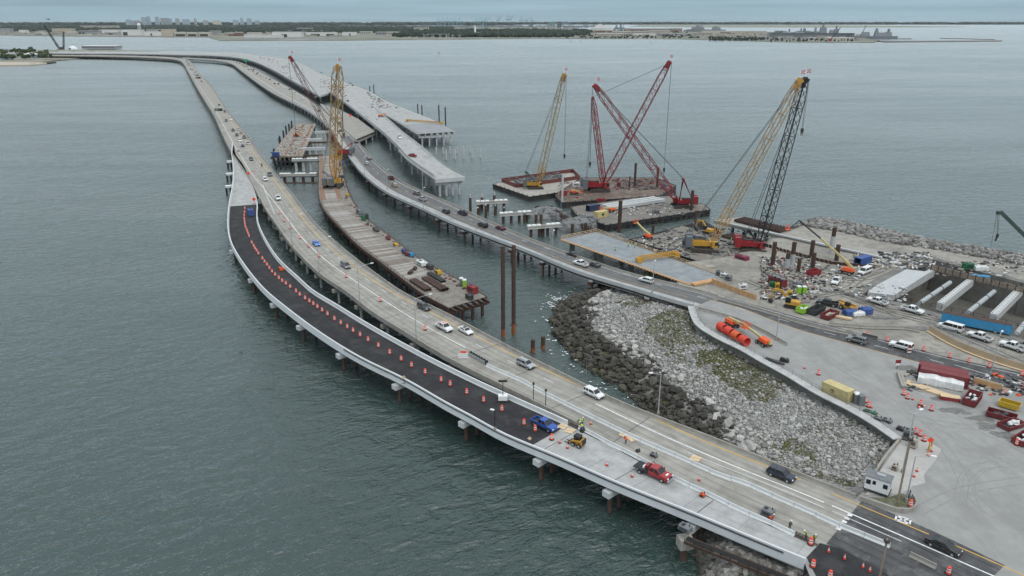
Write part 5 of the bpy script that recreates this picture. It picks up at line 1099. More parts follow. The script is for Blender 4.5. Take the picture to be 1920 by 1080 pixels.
def crane(label,P,T,body,booms,trz=None,tl=9.0,gauge=6.6,mast=None,masttop=None,scale=1.0,bw=(2.6,2.2),hook=None,cwcol=None,flag=True,chord=.2,cw=True,lower=.18,body_rz=None):
    """P ground point, T boom tip; the upper works face the boom"""
    P,T=Vector(P),Vector(T);t=thing('crawler_crane',label,'crane',P);rz=math.atan2(T.y-P.y,T.x-P.x) if body_rz is None else body_rz;k=scale
    def W(x,y,z):return P+Vector((x*math.cos(rz)-y*math.sin(rz),x*math.sin(rz)+y*math.cos(rz),z)) 
    tr=rz if trz is None else trz
    for s in (-1,1):
        mb=track(tl,1.1*k,1.25*k);off=Vector((-math.sin(tr)*s*gauge/2,math.cos(tr)*s*gauge/2,0));mb.xf(Matrix.Translation(P+off) @ Matrix.Rotation(tr,4,'Z'));mb.build('track',mat('track_steel',(.05,.042,.036),.7,var=.4,scale=2),t)
    mb=MB();mb.box(P+Vector((0,0,.85*k)),(gauge*.7,gauge*.95,.7*k),tr);mb.tube(P+Vector((0,0,1.1*k)),P+Vector((0,0,1.75*k)),1.5*k,14);mb.build('carbody',STEELD,t)
    mb=MB();mb.box(W(-1.6*k,0,2.5*k),(7.4*k,2.7*k,1.5*k),rz);mb.box(W(-2.4*k,0,3.5*k),(4.0*k,2.3*k,.5*k),rz);mb.build('upper_body',body,t)
    mb=MB();mb.box(W(-2.0*k,0,3.75*k),(2.6*k,1.6*k,.5*k),rz);mb.tube(W(-.6*k,-.8*k,3.5*k),W(-.6*k,.8*k,3.5*k),.6*k,10);mb.tube(W(-3.6*k,-.8*k,3.5*k),W(-3.6*k,.8*k,3.5*k),.6*k,10);mb.build('winch',STEELD,t)
    if cw:
        for s in (-1,1):mb=MB();mb.box(W(-5.6*k,s*1.7*k,3.4*k),(1.9*k,2.0*k,3.4*k),rz);mb.build('counterweight',cwcol or GRYB,t)
    mb=MB();mb.box(W(2.6*k,-2.2*k,2.6*k),(2.0*k,1.2*k,2.1*k),rz,(.8,.9));cb=mb.build('cab',body,t);mb=MB();mb.box(W(3.1*k,-2.2*k,2.95*k),(1.4*k,1.25*k,1.1*k),rz,(.75,.9));mb.build('window',GLASS,cb)
    F_=W(1.9*k,0,2.2*k);a=(T-F_);cut=lower
    m0,m1=booms;c=F_+a*cut
    mb=lattice(MB(),F_,c,bw[0],bw[0],chord,chord*.62,tip=.01,foot=min(7.0,a.length*cut*.8),wf=.35);mb.build('boom',m0,t)
    mb=lattice(MB(),c,T,bw[0],bw[1],chord,chord*.62,tip=a.length*.09,foot=.01,wf=.6);mb.build('boom',m1,t)
    an=a.normalized();s=an.cross(Vector((0,0,1))).normalized();mb=MB()
    for q in (-.5,.5):mb.bar(T-an*2.5+s*q*k,T+an*1.0+s*q*k,.35,1.3)
    mb.tube(T-s*.7*k,T+s*.7*k,.8*k,10);hv=Vector((math.cos(rz),math.sin(rz),0));mb.tube(T+hv*.9-s*.5,T+hv*.9+s*.5,.5,10);mb.build('boom_head',m0,t)
    if masttop is not None:
        M_=Vector(masttop)
        if mast=='lattice':
            mb=lattice(MB(),F_+Vector((0,0,.3)),M_,bw[0]*.75,bw[1]*.7,chord,chord*.62,tip=5,foot=4);mb.build('mast',m0,t)
        else:
            mb=MB()
            for q in (-1,1):mb.bar(W(1.2*k,q*.8*k,3.0*k),M_+s*q*.5,.32,.32);mb.bar(W(-4.6*k,q*1.0*k,3.0*k),M_+s*q*.5,.22,.22)
            mb.bar(M_-s*.8,M_+s*.8,.5,.5);mb.build('gantry',mast or body,t)
        mb=MB()
        for q in (-.45,.45):mb.bar(M_+s*q,T+s*q-an*.5,.13,.13,caps=False)
        mb.build('pendant_line',ROPE,t)
        if mast=='lattice':
            mb=MB(); 
            for q in (-.8,.8):mb.bar(M_+s*q,W(-4.8*k,q*1.4,4.0*k),.12,.12,caps=False)
            mb.build('backstay',ROPE,t)
    if hook is not None:
        H=Vector((T.x+hv.x*1.2,T.y+hv.y*1.2,hook));mb=MB()
        for q in (-.3,.3):mb.bar(Vector((H.x,H.y,T.z))+s*q,H+s*q*.5,.09,.09,caps=False)
        mb.build('hoist_line',ROPE,t);mb=MB();mb.box(H,(.9,.5,1.4),rz);mb.ring(H+Vector((0,0,-1.2)),(0,1,0),.35,.12,8,5);mb.build('hook_block',STEELD,t)
    if flag:
        mb=MB();mb.bar(T,T+Vector((.3,0,3.6)),.08,.08);fl=mb.build('flag_pole',WHITEP,t);mb=MB()
        for i in range(3):
            for j in range(3):
                if (i+j) % 2==0:mb.box((T.x+.6+i*.4,T.y,T.z+2.4+j*.4),(.4,.04,.4))
        mb.build('flag',mat('flag_red',(.5,.06,.06),.8),fl)
    return t
zt_=5.7
crane('tall yellow crawler crane standing on the curving timber work trestle',at(626,350,zt_),aty(633,124,349),YELP,(YB_,mat('boom_ochre',(.31,.20,.08),.55,var=.2)),trz=1.5,bw=(4.0,3.6),mast=GRYB,masttop=aty(606,322,350),chord=.4,hook=30,lower=.3,body_rz=1.35)
crane('dark red crawler crane leaning left behind the yellow trestle crane',at(643,293,zt_),aty(545,108,436),REDP,(REDP,mat('boom_dark_red',(.085,.02,.024),.6,var=.2)),bw=(2.6,2.0),mast=REDP,masttop=aty(660,268,436),hook=18,chord=.17)
# ------------------------------------------------------------------ barges and platforms
BRGB=mat('barge_black_hull',(.02,.021,.023),.6,var=.4,scale=.4,stain=(.10,.05,.035),stain_amt=.6,stain_scale=.3);DKP=mat('barge_pale_deck',(.33,.315,.285),.85,var=.2,scale=.3,stain=(.2,.16,.13),stain_amt=.6,stain_scale=.2)
DKB=mat('barge_rusty_deck',(.115,.082,.066),.9,var=.35,scale=.3,stain=(.25,.21,.18),stain_amt=.6,stain_scale=.15);DKG=mat('barge_grey_deck',(.17,.158,.142),.9,var=.3,scale=.3,stain=(.15,.13,.115),stain_amt=.6,stain_scale=.15)
def barge(label,px,z,dm,tyres=(),name='barge',hull=BRGB):
    w=[at(x,y,z) for x,y in px];c=sum(w,Vector())/len(w);t=thing(name,label,name.replace('_',' '),(c.x,c.y,0));P=[(p.x,p.y) for p in w]
    mb=MB();mb.prism(P,-1.0,z-.12);mb.build('hull',hull,t);mb=MB();mb.prism([(c.x+(x-c.x)*.992,c.y+(y-c.y)*.992) for x,y in P],z-.12,z);mb.build('deck',dm,t)
    mb=MB()
    for i in range(len(w)):
        a,b_=w[i],w[(i+1) % len(w)];mb.bar(a+Vector((0,0,-.1)),b_+Vector((0,0,-.1)),.35,.35)
        for k in range(int((b_-a).length/4)):q=a.lerp(b_,(k+.5)/int((b_-a).length/4));mb.tube(q+(c-q).normalized()*.5,q+(c-q).normalized()*.5+Vector((0,0,.45)),.18,6)
    mb.build('rubbing_rail',STEELD,t)
    for (x0,y0,x1,y1,n) in tyres:
        a,b_=at(x0,y0,z),at(x1,y1,z);d=(b_-a).normalized();nrm=d.cross(Vector((0,0,1))); 
        if nrm.y > 0:nrm=-nrm
        for k in range(n):q=a.lerp(b_,(k+.5)/n)+nrm*.3+Vector((0,0,-1.3-.3*(k % 2)));mb=MB();mb.ring(q,nrm,.62,.26,12,6);mb.build('tyre_fender',BLACK,t)
    return t
barge('pale decked barge carrying the pale yellow crane and a hopper of scrap',[(924,345),(993,369),(1046,361),(1086,350),(1078,323),(1010,329)],2.2,DKP)
b2=barge('rusty brown decked barge under the big red crane',[(1041,366),(1054,380),(1238,367),(1268,348),(1230,333),(1092,333),(1060,352)],2.4,DKB)
barge('grey decked barge with old tyres hung along its black side',[(1136,422),(1080,402),(1070,388),(1130,379),(1190,371),(1262,367),(1322,384),(1332,393)],2.6,DKG,[(1136,422,1332,393,17)])
t=barge('broad work platform with black edge under the two big cranes',[(1183,449),(1240,437),(1277,423),(1340,436),(1420,452),(1480,470),(1500,500),(1404,513),(1338,499)],4.9,mat('platform_timber',(.185,.172,.155),.9,var=.3,scale=.5,stain=(.14,.125,.11),stain_amt=.6,stain_scale=.25),name='work_platform')
mb=MB()
for u in range(16):
    a,b_=at(1190+u*18,450+u*4.2,4.93),at(1255+u*14,431+u*2.6,4.93);mb.bar(a,b_,.14,.06)
mb.build('plank_joint',STEELD,t)
# hopper with scrap on the pale barge
hp=[at(x,y,2.2) for x,y in [(941,341),(968,352),(1087,336),(1074,323)]];t=thing('scrap_hopper','rust red hopper bin full of grey scrap on the pale barge','hopper',(hp[0]+hp[2])/2);HM=mat('hopper_red_brown',(.14,.045,.04),.75,var=.3)
for i in range(4):mb=MB();a,b_=hp[i],hp[(i+1) % 4];mb.bar(a+Vector((0,0,.95)),b_+Vector((0,0,.95)),.35,1.9);mb.build('side_wall',HM,t)
c=(hp[0]+hp[1]+hp[2]+hp[3])/4;mb=MB();r=random.Random(3)
for _ in range(170):
    u,v=r.uniform(.05,.8),r.uniform(.15,.85);q=hp[0].lerp(hp[3],u).lerp(hp[1].lerp(hp[2],u),v);mb.box((q.x,q.y,2.6+r.uniform(0,1.6)),(r.uniform(.5,2.6),r.uniform(.2,1.0),r.uniform(.1,.6)),r.uniform(0,3))
tag(mb.build('scrap',mat('scrap_steel',(.11,.12,.13),.6,var=.5,scale=.6),t),kind='stuff')
crane('pale yellow crawler crane on the pale barge, its boom leaning slightly right',at(1003,353,2.2),aty(1057,142,352),YELP,(YB_,PB_),trz=.1,tl=8,gauge=5.5,bw=(2.6,2.2),mast=GRYB,masttop=aty(986,322,353),hook=aty(1060,292,352).z,chord=.24,scale=.9,body_rz=.05)
crane('big red crawler crane on the rusty barge with a second mast leaning left',at(1122,358,2.4),aty(1254,118,345),REDP,(REDP,mat('boom_red_brown',(.20,.03,.035),.6,var=.2)),trz=.12,tl=10,gauge=6.5,bw=(3.0,2.6),mast='lattice',masttop=aty(1111,182,345),scale=1.25,chord=.25,body_rz=.08,hook=aty(1240,318,345).z)
crane('red crawler crane on the grey barge with its boom raised up to the left',at(1278,388,2.6),aty(1117,162,309),REDP,(REDP,MATS['boom_red_brown']),trz=.1,tl=8.5,gauge=6,bw=(2.8,2.4),mast=REDP,masttop=aty(1281,335,309),scale=1.0,chord=.24,body_rz=math.pi-.05,cwcol=REDP,hook=24)
crane('large yellow crawler crane on the work platform with a long boom to the right',at(1322,469,4.9),aty(1498,152,251),YELP,(YB_,mat('boom_ochre',(.31,.20,.08),.55,var=.2)),trz=-.25,tl=9.5,gauge=7.5,bw=(2.7,2.4),mast=GRYB,masttop=aty(1300,418,249),scale=1.05,chord=.2,body_rz=-.1,hook=None,lower=.22)
crane('black boomed crawler crane with red body beside the large yellow crane',at(1412,470,4.9),aty(1509,150,253),REDP,(BLK,BLK),trz=-.25,tl=9,gauge=7,bw=(2.8,2.5),mast=BLK,masttop=aty(1404,432,250),scale=1.0,chord=.24,body_rz=-.15,cwcol=REDP,hook=aty(1496,247,250).z)
# far-off and cut-off cranes
p=at(113,93,2.2);crane('thin crawler crane at the far landfall with its boom leaning left',p,aty(83,47,p.y),STEELD,(STEELD,STEELD),bw=(4.0,3.0),chord=.7,scale=1.6,flag=False,tl=12,gauge=9,hook=30);p=at(118,93,2.2);crane('shorter far crane standing upright beside the thin leaning one',p,aty(119,60,p.y),REDP,(STEELD,STEELD),bw=(3.5,2.5),chord=.6,scale=1.4,flag=False)
T=aty(1876,397,215);t=thing('mobile_crane','dark green telescopic crane boom reaching in from the right edge','crane',aty(2010,575,215));mb=MB();e=aty(2010,530,215);mb.bar(T.lerp(e,.0),T.lerp(e,.45),.8,.9);mb.bar(T.lerp(e,.4),e,1.1,1.3);mb.build('boom',mat('crane_green',(.035,.06,.055),.45),t);mb=MB();mb.box(T+Vector((-.2,0,-.3)),(1.6,.9,1.0));mb.build('boom_head',MATS['crane_green'],t)
mb=MB();g=Vector((e.x,e.y,6));mb.box(g+Vector((3,0,2)),(12,3,2));mb.box((e.x+.5,e.y,(e.z+8)/2),(2.4,2.4,e.z-7));mb.build('carrier',MATS['crane_green'],t);mb=MB();hk=aty(1870,442,215)
for q in (-.25,.25):mb.bar(T+Vector((q-.6,0,0)),hk+Vector((q*.4,0,0)),.08,.08)
mb.bar(T+Vector((-1.0,0,0)),aty(1857,468,215),.07,.07);mb.build('hoist_line',ROPE,t);mb=MB();mb.box(hk,(.6,.4,1.0));mb.bar(hk,aty(1866,452,215),.35,.35);mb.build('hook_block',STEELD,t)
# ------------------------------------------------------------------ piles, caps, sheet piling in the water
def pile(label,x,yb,yt,r,m,top=None,group=None,zb=0.0,band=None,n=10):
    b_=at(x,yb,zb);h=aty(x,yt,b_.y).z;t=thing('steel_pile' if m is RUST else 'pile',label,'pile',b_,group);mb=MB();mb.tube((b_.x,b_.y,zb-2),(b_.x,b_.y,h),r,n);mb.build('shaft',m,t)
    if band:mb=MB();mb.tube((b_.x,b_.y,zb-.5),(b_.x,b_.y,zb+band),r+.02,n);mb.build('rust_band',RUSTB,t)
    if top:mb=MB();mb.tube((b_.x,b_.y,h),(b_.x,b_.y,h+top),r*.62,n);mb.build('concrete_head',CONCP,t)
    return t
pile('tall rusty pile off the trestle end, the one without a collar',943.5,631,462,.55,RUST,band=2.2);t=pile('tall rusty pile with a round collar off the trestle end',963,626,460,.55,RUST,band=3.0)
b_=at(963,609,2.0);mb=MB();mb.ring(b_,(0,0,1),1.0,.12,14,5);mb.build('collar',RUST,t)
pile('short rusty pile stub standing closest to the old grey bridge',999,660,637,.55,RUST,band=1.2);pile('short rusty pile stub nearer the dark boulders',1018,653,631,.55,RUST,band=1.0);pile('rusty pile stub almost awash beside the striped pickup',884,624,616,.5,RUST)
for i,(x,yb,yt) in enumerate([(818,290,276),(831,289,276),(844,288.5,275),(857,288,276),(836.5,299.5,281),(853,298.5,280),(869,297.5,280),(868.6,287,275),(881,286,274),(884.6,296.5,280),(901,295.5,279)]):
    pile('bare grey concrete pile in the loose cluster off the white viaduct end',x,yb,yt,.55,CONCP,group='bare concrete piles off the viaduct')
for i,(x,yb,yt) in enumerate([(882,395,371),(904,393,370),(927,383,366),(897,402,384),(911,408,385),(929,403,386),(945,397,390),(1005,418,402),(1013,398,396),(1018,440,428),(983.5,416,400)]):pile(f'rusty cased pile among the loose pile caps, {nth(i + 1)} counting from the broken viaduct',x,yb,yt,.62,RUST,top=1.6 if i < 3 else .5,group='cased piles among the loose caps')
def cap(label,x0,y0,x1,y1,z,piles,m=CONCN,dim=(1.5,1.3),pm=RUST,bags=True,pr=.6):
    a,b_=at(x0,y0,z),at(x1,y1,z);t=thing('pier_bent',label,'pier bent',(a+b_)/2);d=(b_-a).normalized();mb=MB();mb.bar(a+Vector((0,0,-dim[1]/2)),b_+Vector((0,0,-dim[1]/2)),dim[0],dim[1]);mb.build('cap_beam',CONC if bags else m,t)
    for k in range(piles):q=a.lerp(b_,(k+.5)/piles);mb=MB();mb.tube((q.x,q.y,-1.5),(q.x,q.y,z-dim[1]),pr,10);mb.build('pile',pm,t)
    if bags:
        n=int((b_-a).length/1.9)
        for k in range(n):
            if k % 4==3:continue
            q=a.lerp(b_,(k+.5)/n);mb=MB();mb.box((q.x,q.y,z+.2),(1.7,dim[0]*.95,.4),math.atan2(d.y,d.x),(.9,.85));mb.build('plinth_wrap',WHITEP,t)
        mb=MB(); 
        for k in range(12):q=a.lerp(b_,k/11)+d.cross(Vector((0,0,1)))*(dim[0]/2+.5);mb.bar(q+Vector((0,0,-1)),q+Vector((0,0,.3)),.06,.06)
        mb.bar(a+d.cross(Vector((0,0,1)))*(dim[0]/2+.4)+Vector((0,0,-1)),b_+d.cross(Vector((0,0,1)))*(dim[0]/2+.4)+Vector((0,0,-1)),.9,.08);mb.build('scaffold',GALV,t)
    return t
cap('white wrapped pile cap farthest from the land in the loose row',892,378,952,375,4.2,4);cap('white wrapped pile cap in the middle of the loose row',936,400,996,396,4.2,4);cap('white wrapped pile cap nearest the slab under construction',988,424,1050,419,4.2,4)
# cluster of caps and old deck near the trestle crane
t=thing('demolition_deck','grimy brown old deck section being demolished beside the yellow trestle crane','old deck',at(560,265,5));q=[(554,232),(592,232),(580,262),(568,292),(508,293),(525,268)]
w=[at(x,y,6) for x,y in q];mb=MB();mb.prism([(p.x,p.y) for p in w],5.2,6);mb.build('deck',mat('grimy_deck',(.22,.19,.16),.9,var=.3,scale=.3,stain=(.36,.34,.31),stain_amt=.7,stain_scale=.15),t)
for u in (.42,.85):
    mb=MB();mb.bar(w[0].lerp(w[1],u)+Vector((0,0,.05)),w[4].lerp(w[3],u)+Vector((0,0,.05)),1.5,.1);mb.build('crane_track_mat',MATS['rust_stain'],t)
for k in range(6):
    a,b_=at(508+12*k,293,5.2),at(535+10*k,255,5.2);mb=MB();mb.bar(a+Vector((0,0,-.9)),b_+Vector((0,0,-.9)),.6,1.6);mb.build('girder',STEELD,t)
for x,y in [(512,294),(535,294),(558,294),(522,272),(545,250),(588,246),(540,270),(556,280)]:p=at(x,y,0);mb=MB();mb.tube((p.x,p.y+3,-1),(p.x,p.y+3,4.6),.6,8);mb.build('pile',STEELD,t)
for i,(x,y,h) in enumerate([(525,264,4),(532,256,5),(537,250,6),(542,240,4),(547,234,4)]):p=at(x,y,6);t2=thing('mooring_post',f'dark mooring post on the outer edge of the old deck, {nth(i + 1)} from the near end','post',p,'mooring posts of the old deck');mb=MB();mb.tube((p.x,p.y,-1),(p.x,p.y,5+h),.6,8);mb.build('shaft',STEELD,t2)
for i,(x0,y0,x1,y1,z,wrap) in enumerate([(575,260,603,259,7,0),(562,277,610,276,7,0),(547,298,602,297,7,1),(524,326,594,325,4.5,1),(590,246,620,245,7,0)]):
    cap(('grey bent cap on columns, second row behind the yellow trestle crane','long white bent cap on columns in the middle of the demolition area','bent cap with wrapped plinths on four columns before the old deck','low wrapped pile cap nearest the old grey bridge','small white bent cap half hidden behind the red lattice boom')[i],x0,y0,x1,y1,z,4,CONCN,(1.7,1.7),CONCP if i != 3 else RUST,bool(wrap),.8)
p0,p1=at(530,343,3),at(595,343,3);mb=MB();mb.bar(p0,p1,.6,.6);tag(mb.build('brace_beam',RUST),'rusty brace beam spanning the piles below the low wrapped cap','beam')
# sheet piling
def sheetwall(label,px,z,m=RUST,step=.75):
    w=dens([at(x,y,z) for x,y in px],step);t=thing('sheet_pile_wall',label,'sheet pile wall',Vector(w[len(w) // 2]));me=None
    for i in range(len(w)-1):
        a,b_=Vector(w[i]),Vector(w[i+1]);rz=math.atan2(b_.y-a.y,b_.x-a.x);c=(a+b_)/2;n=Vector((-math.sin(rz),math.cos(rz),0))*(.16 if i % 2 else -.16);h=z+3+random.uniform(-.08,.12)
        if me is None:mb=MB();mb.box((0,0,0),(step*1.04,.12,h),0);o=mb.build('sheet_pile',m,None);me=o.data;bpy.data.objects.remove(o)
        share(me,t,'sheet_pile',c+n+Vector((0,0,-h/2+random.uniform(-.06,.1)))-t.location,rz)
    return t
sheetwall('rusty sheet pile wall running out beside the gravel heaps',[(1003,386),(1036,386),(1050,398),(1100,424),(1165,452)],3.2);sheetwall('long rusty sheet pile wall below the tyre hung barge',[(1167,452),(1215,440),(1262,428),(1320,414),(1345,428),(1352,436)],3.6);sheetwall('rusty sheet pile wall behind the black boomed crane',[(1400,446),(1480,470),(1560,490),(1640,498)],6.9)
for i,(x,yb,yt,z,r) in enumerate([(1161,431,376,2.6,.75),(1190,348,306,2.4,.6),(1232,350,314,2.4,.55),(1180,353,331,2.4,.35),(1296,394,357,2.6,.7),(1054,380,326,2.0,.5),(1304,414,395,2,.6),(1019,402,391,0,.6),(1014,440,402,0,.6),(1073,440,420,0,.6),(1098,438,418,0,.6),(1224,436,422,0,.6)]):
    lab=['thick rusty spud pile at the near side of the grey barge','tall brown spud pile behind the rusty barge','brown spud pile just left of the red gantry crane','thin dark post on the rusty barge','rusty spud pile at the right end of the grey barge','pale square pile hanging from the pale yellow crane line','short brown pile beyond the sheet wall corner','short rusty pile by the gravel heaps, farthest out','rusty pile at the edge of the larger gravel heap','rusty pile between the two gravel heaps','rusty pile in front of the rock heap','short pile at the corner of the work platform'][i]
    pile(lab,x,yb,yt,r,CONCN if i==5 else RUST,zb=z)
for i,(x,yb,yt) in enumerate([(693.7,174,161),(701.5,178,158),(783.7,213,195),(791.6,218,197),(823.7,233,197),(835.7,239,201)]):pile(f'tall dark spud pile beside the outer viaduct arm, {nth(i + 1)} from the far end',x,yb,yt,.5,STEELD,zb=2,group='dark spud piles beside the viaduct')
# gravel heaps by the sheet wall
GRV=mat('gravel_grey',(.17,.175,.175),.95,var=.35,scale=1.2,bump=.1,bscale=3)
for i,(x,y,r_,h) in enumerate([(1024,404,9,3.6),(1050,410,4,2.6),(1080,428,8,4.2),(1098,424,7,4.6),(1150,448,5,2.2)]):
    p=at(x,y,0);mb=MB();mb.blob((p.x,p.y,-.5),(r_,r_*.7,h+.5),20+i,14,8,.10);tag(mb.build('gravel_heap',GRV),['largest grey gravel heap beyond the pile caps','small gravel heap against the sheet wall','jagged rock heap in front of the sheet wall','grey rock heap closest to the slab under construction','low gravel heap behind the slab formwork'][i],'gravel heap')
    Q=np.stack([np.random.normal(p.x,r_*.5,160),np.random.normal(p.y,r_*.35,160)],1);zz=(h)*np.sqrt(np.clip(1-((Q[:,0]-p.x)/r_)**2-((Q[:,1]-p.y)/(r_*.7))**2,0,1));rocks('heap_stones',np.c_[Q,zz-.2],rng_.uniform(.3,1.0,160),RK_LTS if i==9 else rock_mat('heap_stone',(.12,.125,.125),(.26,.265,.26)),.3)

# dark falsework under and before the old deck
t=thing('falsework','dark steel falsework standing in the water in front of the old deck','falsework',at(535,310,3));r=random.Random(9)
for i in range(6):
    for j in range(3):p=at(512+9*i+3*j,300+9*j,0);mb=MB();mb.tube((p.x,p.y,-1),(p.x,p.y,4.6),.4,7);mb.build('post',STEELD,t)
for j in range(3):
    for z in (2.0,4.6):a,b_=at(509+3*j,300+9*j,0),at(563+3*j,300+9*j,0);mb=MB();mb.bar((a.x,a.y,z),(b_.x,b_.y,z),.4,.5);mb.build('beam',STEELD,t)
for i in range(6):a,b_=at(512+9*i,300,0),at(518+9*i,318,0);mb=MB();mb.bar((a.x,a.y,4.9),(b_.x,b_.y,4.9),.5,.6);mb.bar((a.x,a.y,1),(b_.x,b_.y,4.6),.2,.2);mb.build('brace',RUST,t)
# extra steel at the landing between old deck and trestle
for i,(x0,y0,x1,y1) in enumerate([(566,292,606,291),(600,300,645,299),(563,268,612,267)]):a,b_=at(x0,y0,5.2),at(x1,y1,5.2);mb=MB();mb.bar(a,b_,1.6,.9);tag(mb.build('landing_beam',RUST),['rusty landing beam between old deck and trestle','rusty landing beam at the far end of the trestle','rusty landing beam beside the white bent caps'][i],'beam')
# ------------------------------------------------------------------ yard and site equipment
ZS=5.97
def cmat(name,c,rough=.55):return mat('site_' +name,c,rough,var=.18,scale=.9,stain=(.13,.11,.10),stain_amt=.35,stain_scale=.5)
SC={'maroon':(.16,.022,.026),'red':(.24,.022,.026),'green':(.02,.13,.06),'lime':(.24,.47,.04),'blue':(.03,.075,.26),'sky':(.035,.25,.47),'yellow':(.55,.36,.03),'cream':(.50,.42,.20),'grey':(.16,.17,.18),'dark':(.04,.043,.045),'white':(.66,.67,.67),'orange':(.72,.10,.02),'magenta':(.19,.02,.06),'navy':(.025,.04,.085),'tan':(.38,.33,.27)}
def sm(c):return cmat(c,SC[c])
def frame2(a,b_,z): 
    p,q=at(*a,z),at(*b_,z);d=q-p;return p,math.atan2(d.y,d.x),d.length
def put(t,p,rz):t.location=p;t.rotation_euler=(0,0,rz);return t
def container(label,px,rz,L_,col,z=6.0,h=2.55,w=2.44,logo=None,opened=False,lift=1.3):
    p=at(px[0],px[1],z+lift);t=thing('shipping_container',label,'container');m=sm(col);mb=MB();n=int(L_/.42)
    for s in (-1,1):
        prof=[]
        for i in range(n*2+1):x=-L_/2+.12+(L_-.24)*i/(2*n);o_=.0 if (i // 1) % 2 else .05;prof.append((x,s*(w/2-o_)))
        v0=[(x,y,.12) for x,y in prof]+[(x,y,h-.1) for x,y in prof];k=len(prof);mb.add(v0,[((i,i+1,i+1+k,i+k) if s < 0 else (i+1,i,i+k,i+1+k)) for i in range(k-1)])
    if not opened:mb.box((-L_/2+.05,0,h/2),(.06,w-.06,h-.2))
    mb.box((0,0,.1),(L_-.1,w-.12,.14));mb.build('side_wall',m,t)
    mb=MB()
    for sx in (-1,1):
        for sy in (-1,1):mb.box((sx*(L_/2-.07),sy*(w/2-.07),h/2),(.16,.16,h))
    for sy in (-1,1):mb.box((0,sy*(w/2-.06),.09),(L_,.14,.18));mb.box((0,sy*(w/2-.06),h-.06),(L_,.14,.12))
    mb.build('corner_frame',m,t)
    mb=MB();mb.box((0,0,h-.045),(L_-.1,w-.1,.05));mb.build('roof',m,t)
    for s in (-1,1):
        mb=MB();mb.box((L_/2-.02,s*w*.245,h/2),(.07,w*.46,h-.3));mb.bar((L_/2+.04,s*.35,.25),(L_/2+.04,s*.35,h-.25),.05,.05);mb.build('door',m,t)
    if logo:logo(t,L_,w,h)
    return put(t,Vector((p.x,p.y,z)),rz)
def text_part(root,name,s,size,m,M_):
    cu=bpy.data.curves.new('lettering','FONT');cu.body=s;cu.size=size;cu.extrude=.006;cu.align_x='CENTER';cu.align_y='CENTER';o=bpy.data.objects.new('lettering',cu);COL.objects.link(o)
    me=bpy.data.meshes.new_from_object(o.evaluated_get(bpy.context.evaluated_depsgraph_get()));bpy.data.objects.remove(o);me.transform(M_);me.materials.clear();return link_mesh(name,me,m,root)
def side_text(s,size,x,y,z,front=-1):return Matrix.Translation((x,y,z)) @ Matrix.Rotation(0 if front < 0 else math.pi,4,'Z') @ Matrix.Rotation(math.pi/2,4,'X')
def logo_m(t,L_,w,h):text_part(t,'lettering','m',1.25,TRIM,side_text('m',1,-.5,-w/2-.025,1.62));text_part(t,'lettering','sc',.5,TRIM,side_text('s',1,-.5,-w/2-.025,1.05))
p,rz,L0=frame2((1541.6,737),(1584.7,756.2),6.0);c=(at(1541.6,737,6)+at(1584.7,756.2,6))/2+Vector((-math.sin(rz),math.cos(rz),0))*1.22
t=container('pale yellow container with a black emblem standing against the retaining wall',(0,0),0,6.06,'cream',logo=logo_m);put(t,Vector((c.x,c.y,6.01)),rz)
rr=heading((1741,686),(1802,699),8.5)
container('front maroon container of the pair behind the grey tarped stack',(1772,697),rr,9.4,'maroon',lift=2.5);container('rear maroon container of the pair, beside the road',(1769,689),rr,9.4,'maroon',lift=2.5)
def roll_off(label,px,rz,col,L_=5.6,w=2.4,h=1.5,fill=None,z=6.0,fc=None):
    p=at(px[0],px[1],z+h/2);t=thing('dumpster',label,'dumpster');m=sm(col);mb=MB()
    for s in (-1,1):
        mb.hexa([(-L_/2,s*w/2-.05,.2),(L_/2-.3,s*w/2-.05,.2),(L_/2-.3,s*w/2+.05,.2),(-L_/2,s*w/2+.05,.2),(-L_/2,s*w/2-.05,h),(L_/2,s*w/2-.05,h),(L_/2,s*w/2+.05,h),(-L_/2,s*w/2+.05,h)])
        for k in range(8):mb.box((-L_/2+.3+k*(L_-.8)/7,s*(w/2+.08),h/2+.1),(.1,.1,h-.3))
        mb.bar((-L_/2,s*w/2,h),(L_/2,s*w/2,h),.16,.12)
    mb.hexa([(L_/2-.35,-w/2,.2),(L_/2-.25,-w/2,.2),(L_/2-.25,w/2,.2),(L_/2-.35,w/2,.2),(L_/2-.05,-w/2,h),(L_/2+.05,-w/2,h),(L_/2+.05,w/2,h),(L_/2-.05,w/2,h)]);mb.build('body',m,t)
    mb=MB();mb.box((-L_/2,0,h/2+.1),(.1,w,h-.2));mb.build('door',m,t);mb=MB();mb.box((-.1,0,.2),(L_-.4,w-.1,.12));mb.build('floor',STEELD,t)
    mb=MB()
    for x in (-L_/2+.5,L_/2-.7):
        for s in (-1,1):mb.tube((x,s*.8,.12),(x,s*.6,.12),.14,8)
    mb.build('roller',STEELD,t)
    if fill:
        mb=MB();r=random.Random(int(px[0])); 
        for _ in range(fill):mb.blob((r.uniform(-L_*.38,L_*.32),r.uniform(-w*.34,w*.34),r.uniform(.5,h*.95)),(r.uniform(.3,.75),r.uniform(.25,.5),r.uniform(.15,.4)),r.randrange(9999),6,4,.4)
        tag(mb.build('waste',fc or sm('white'),t),kind='stuff')
    return put(t,Vector((p.x,p.y,z)),rz)
roll_off('red roll-off dumpster with white bags in it, beside the plywood lidded box',(1823,747),heading((1812,762),(1835,731)),'maroon',fill=6)
roll_off('red dumpster under a black tarpaulin at the lot edge',(1878,779),heading((1858,776),(1895,786)),'maroon',5.0,2.4,1.1,9,fc=sm('dark'));roll_off('low red dumpster piled with white plastic beside the tarped one',(1897,796),heading((1882,800),(1915,790)),'maroon',5.0,2.4,.9,10)
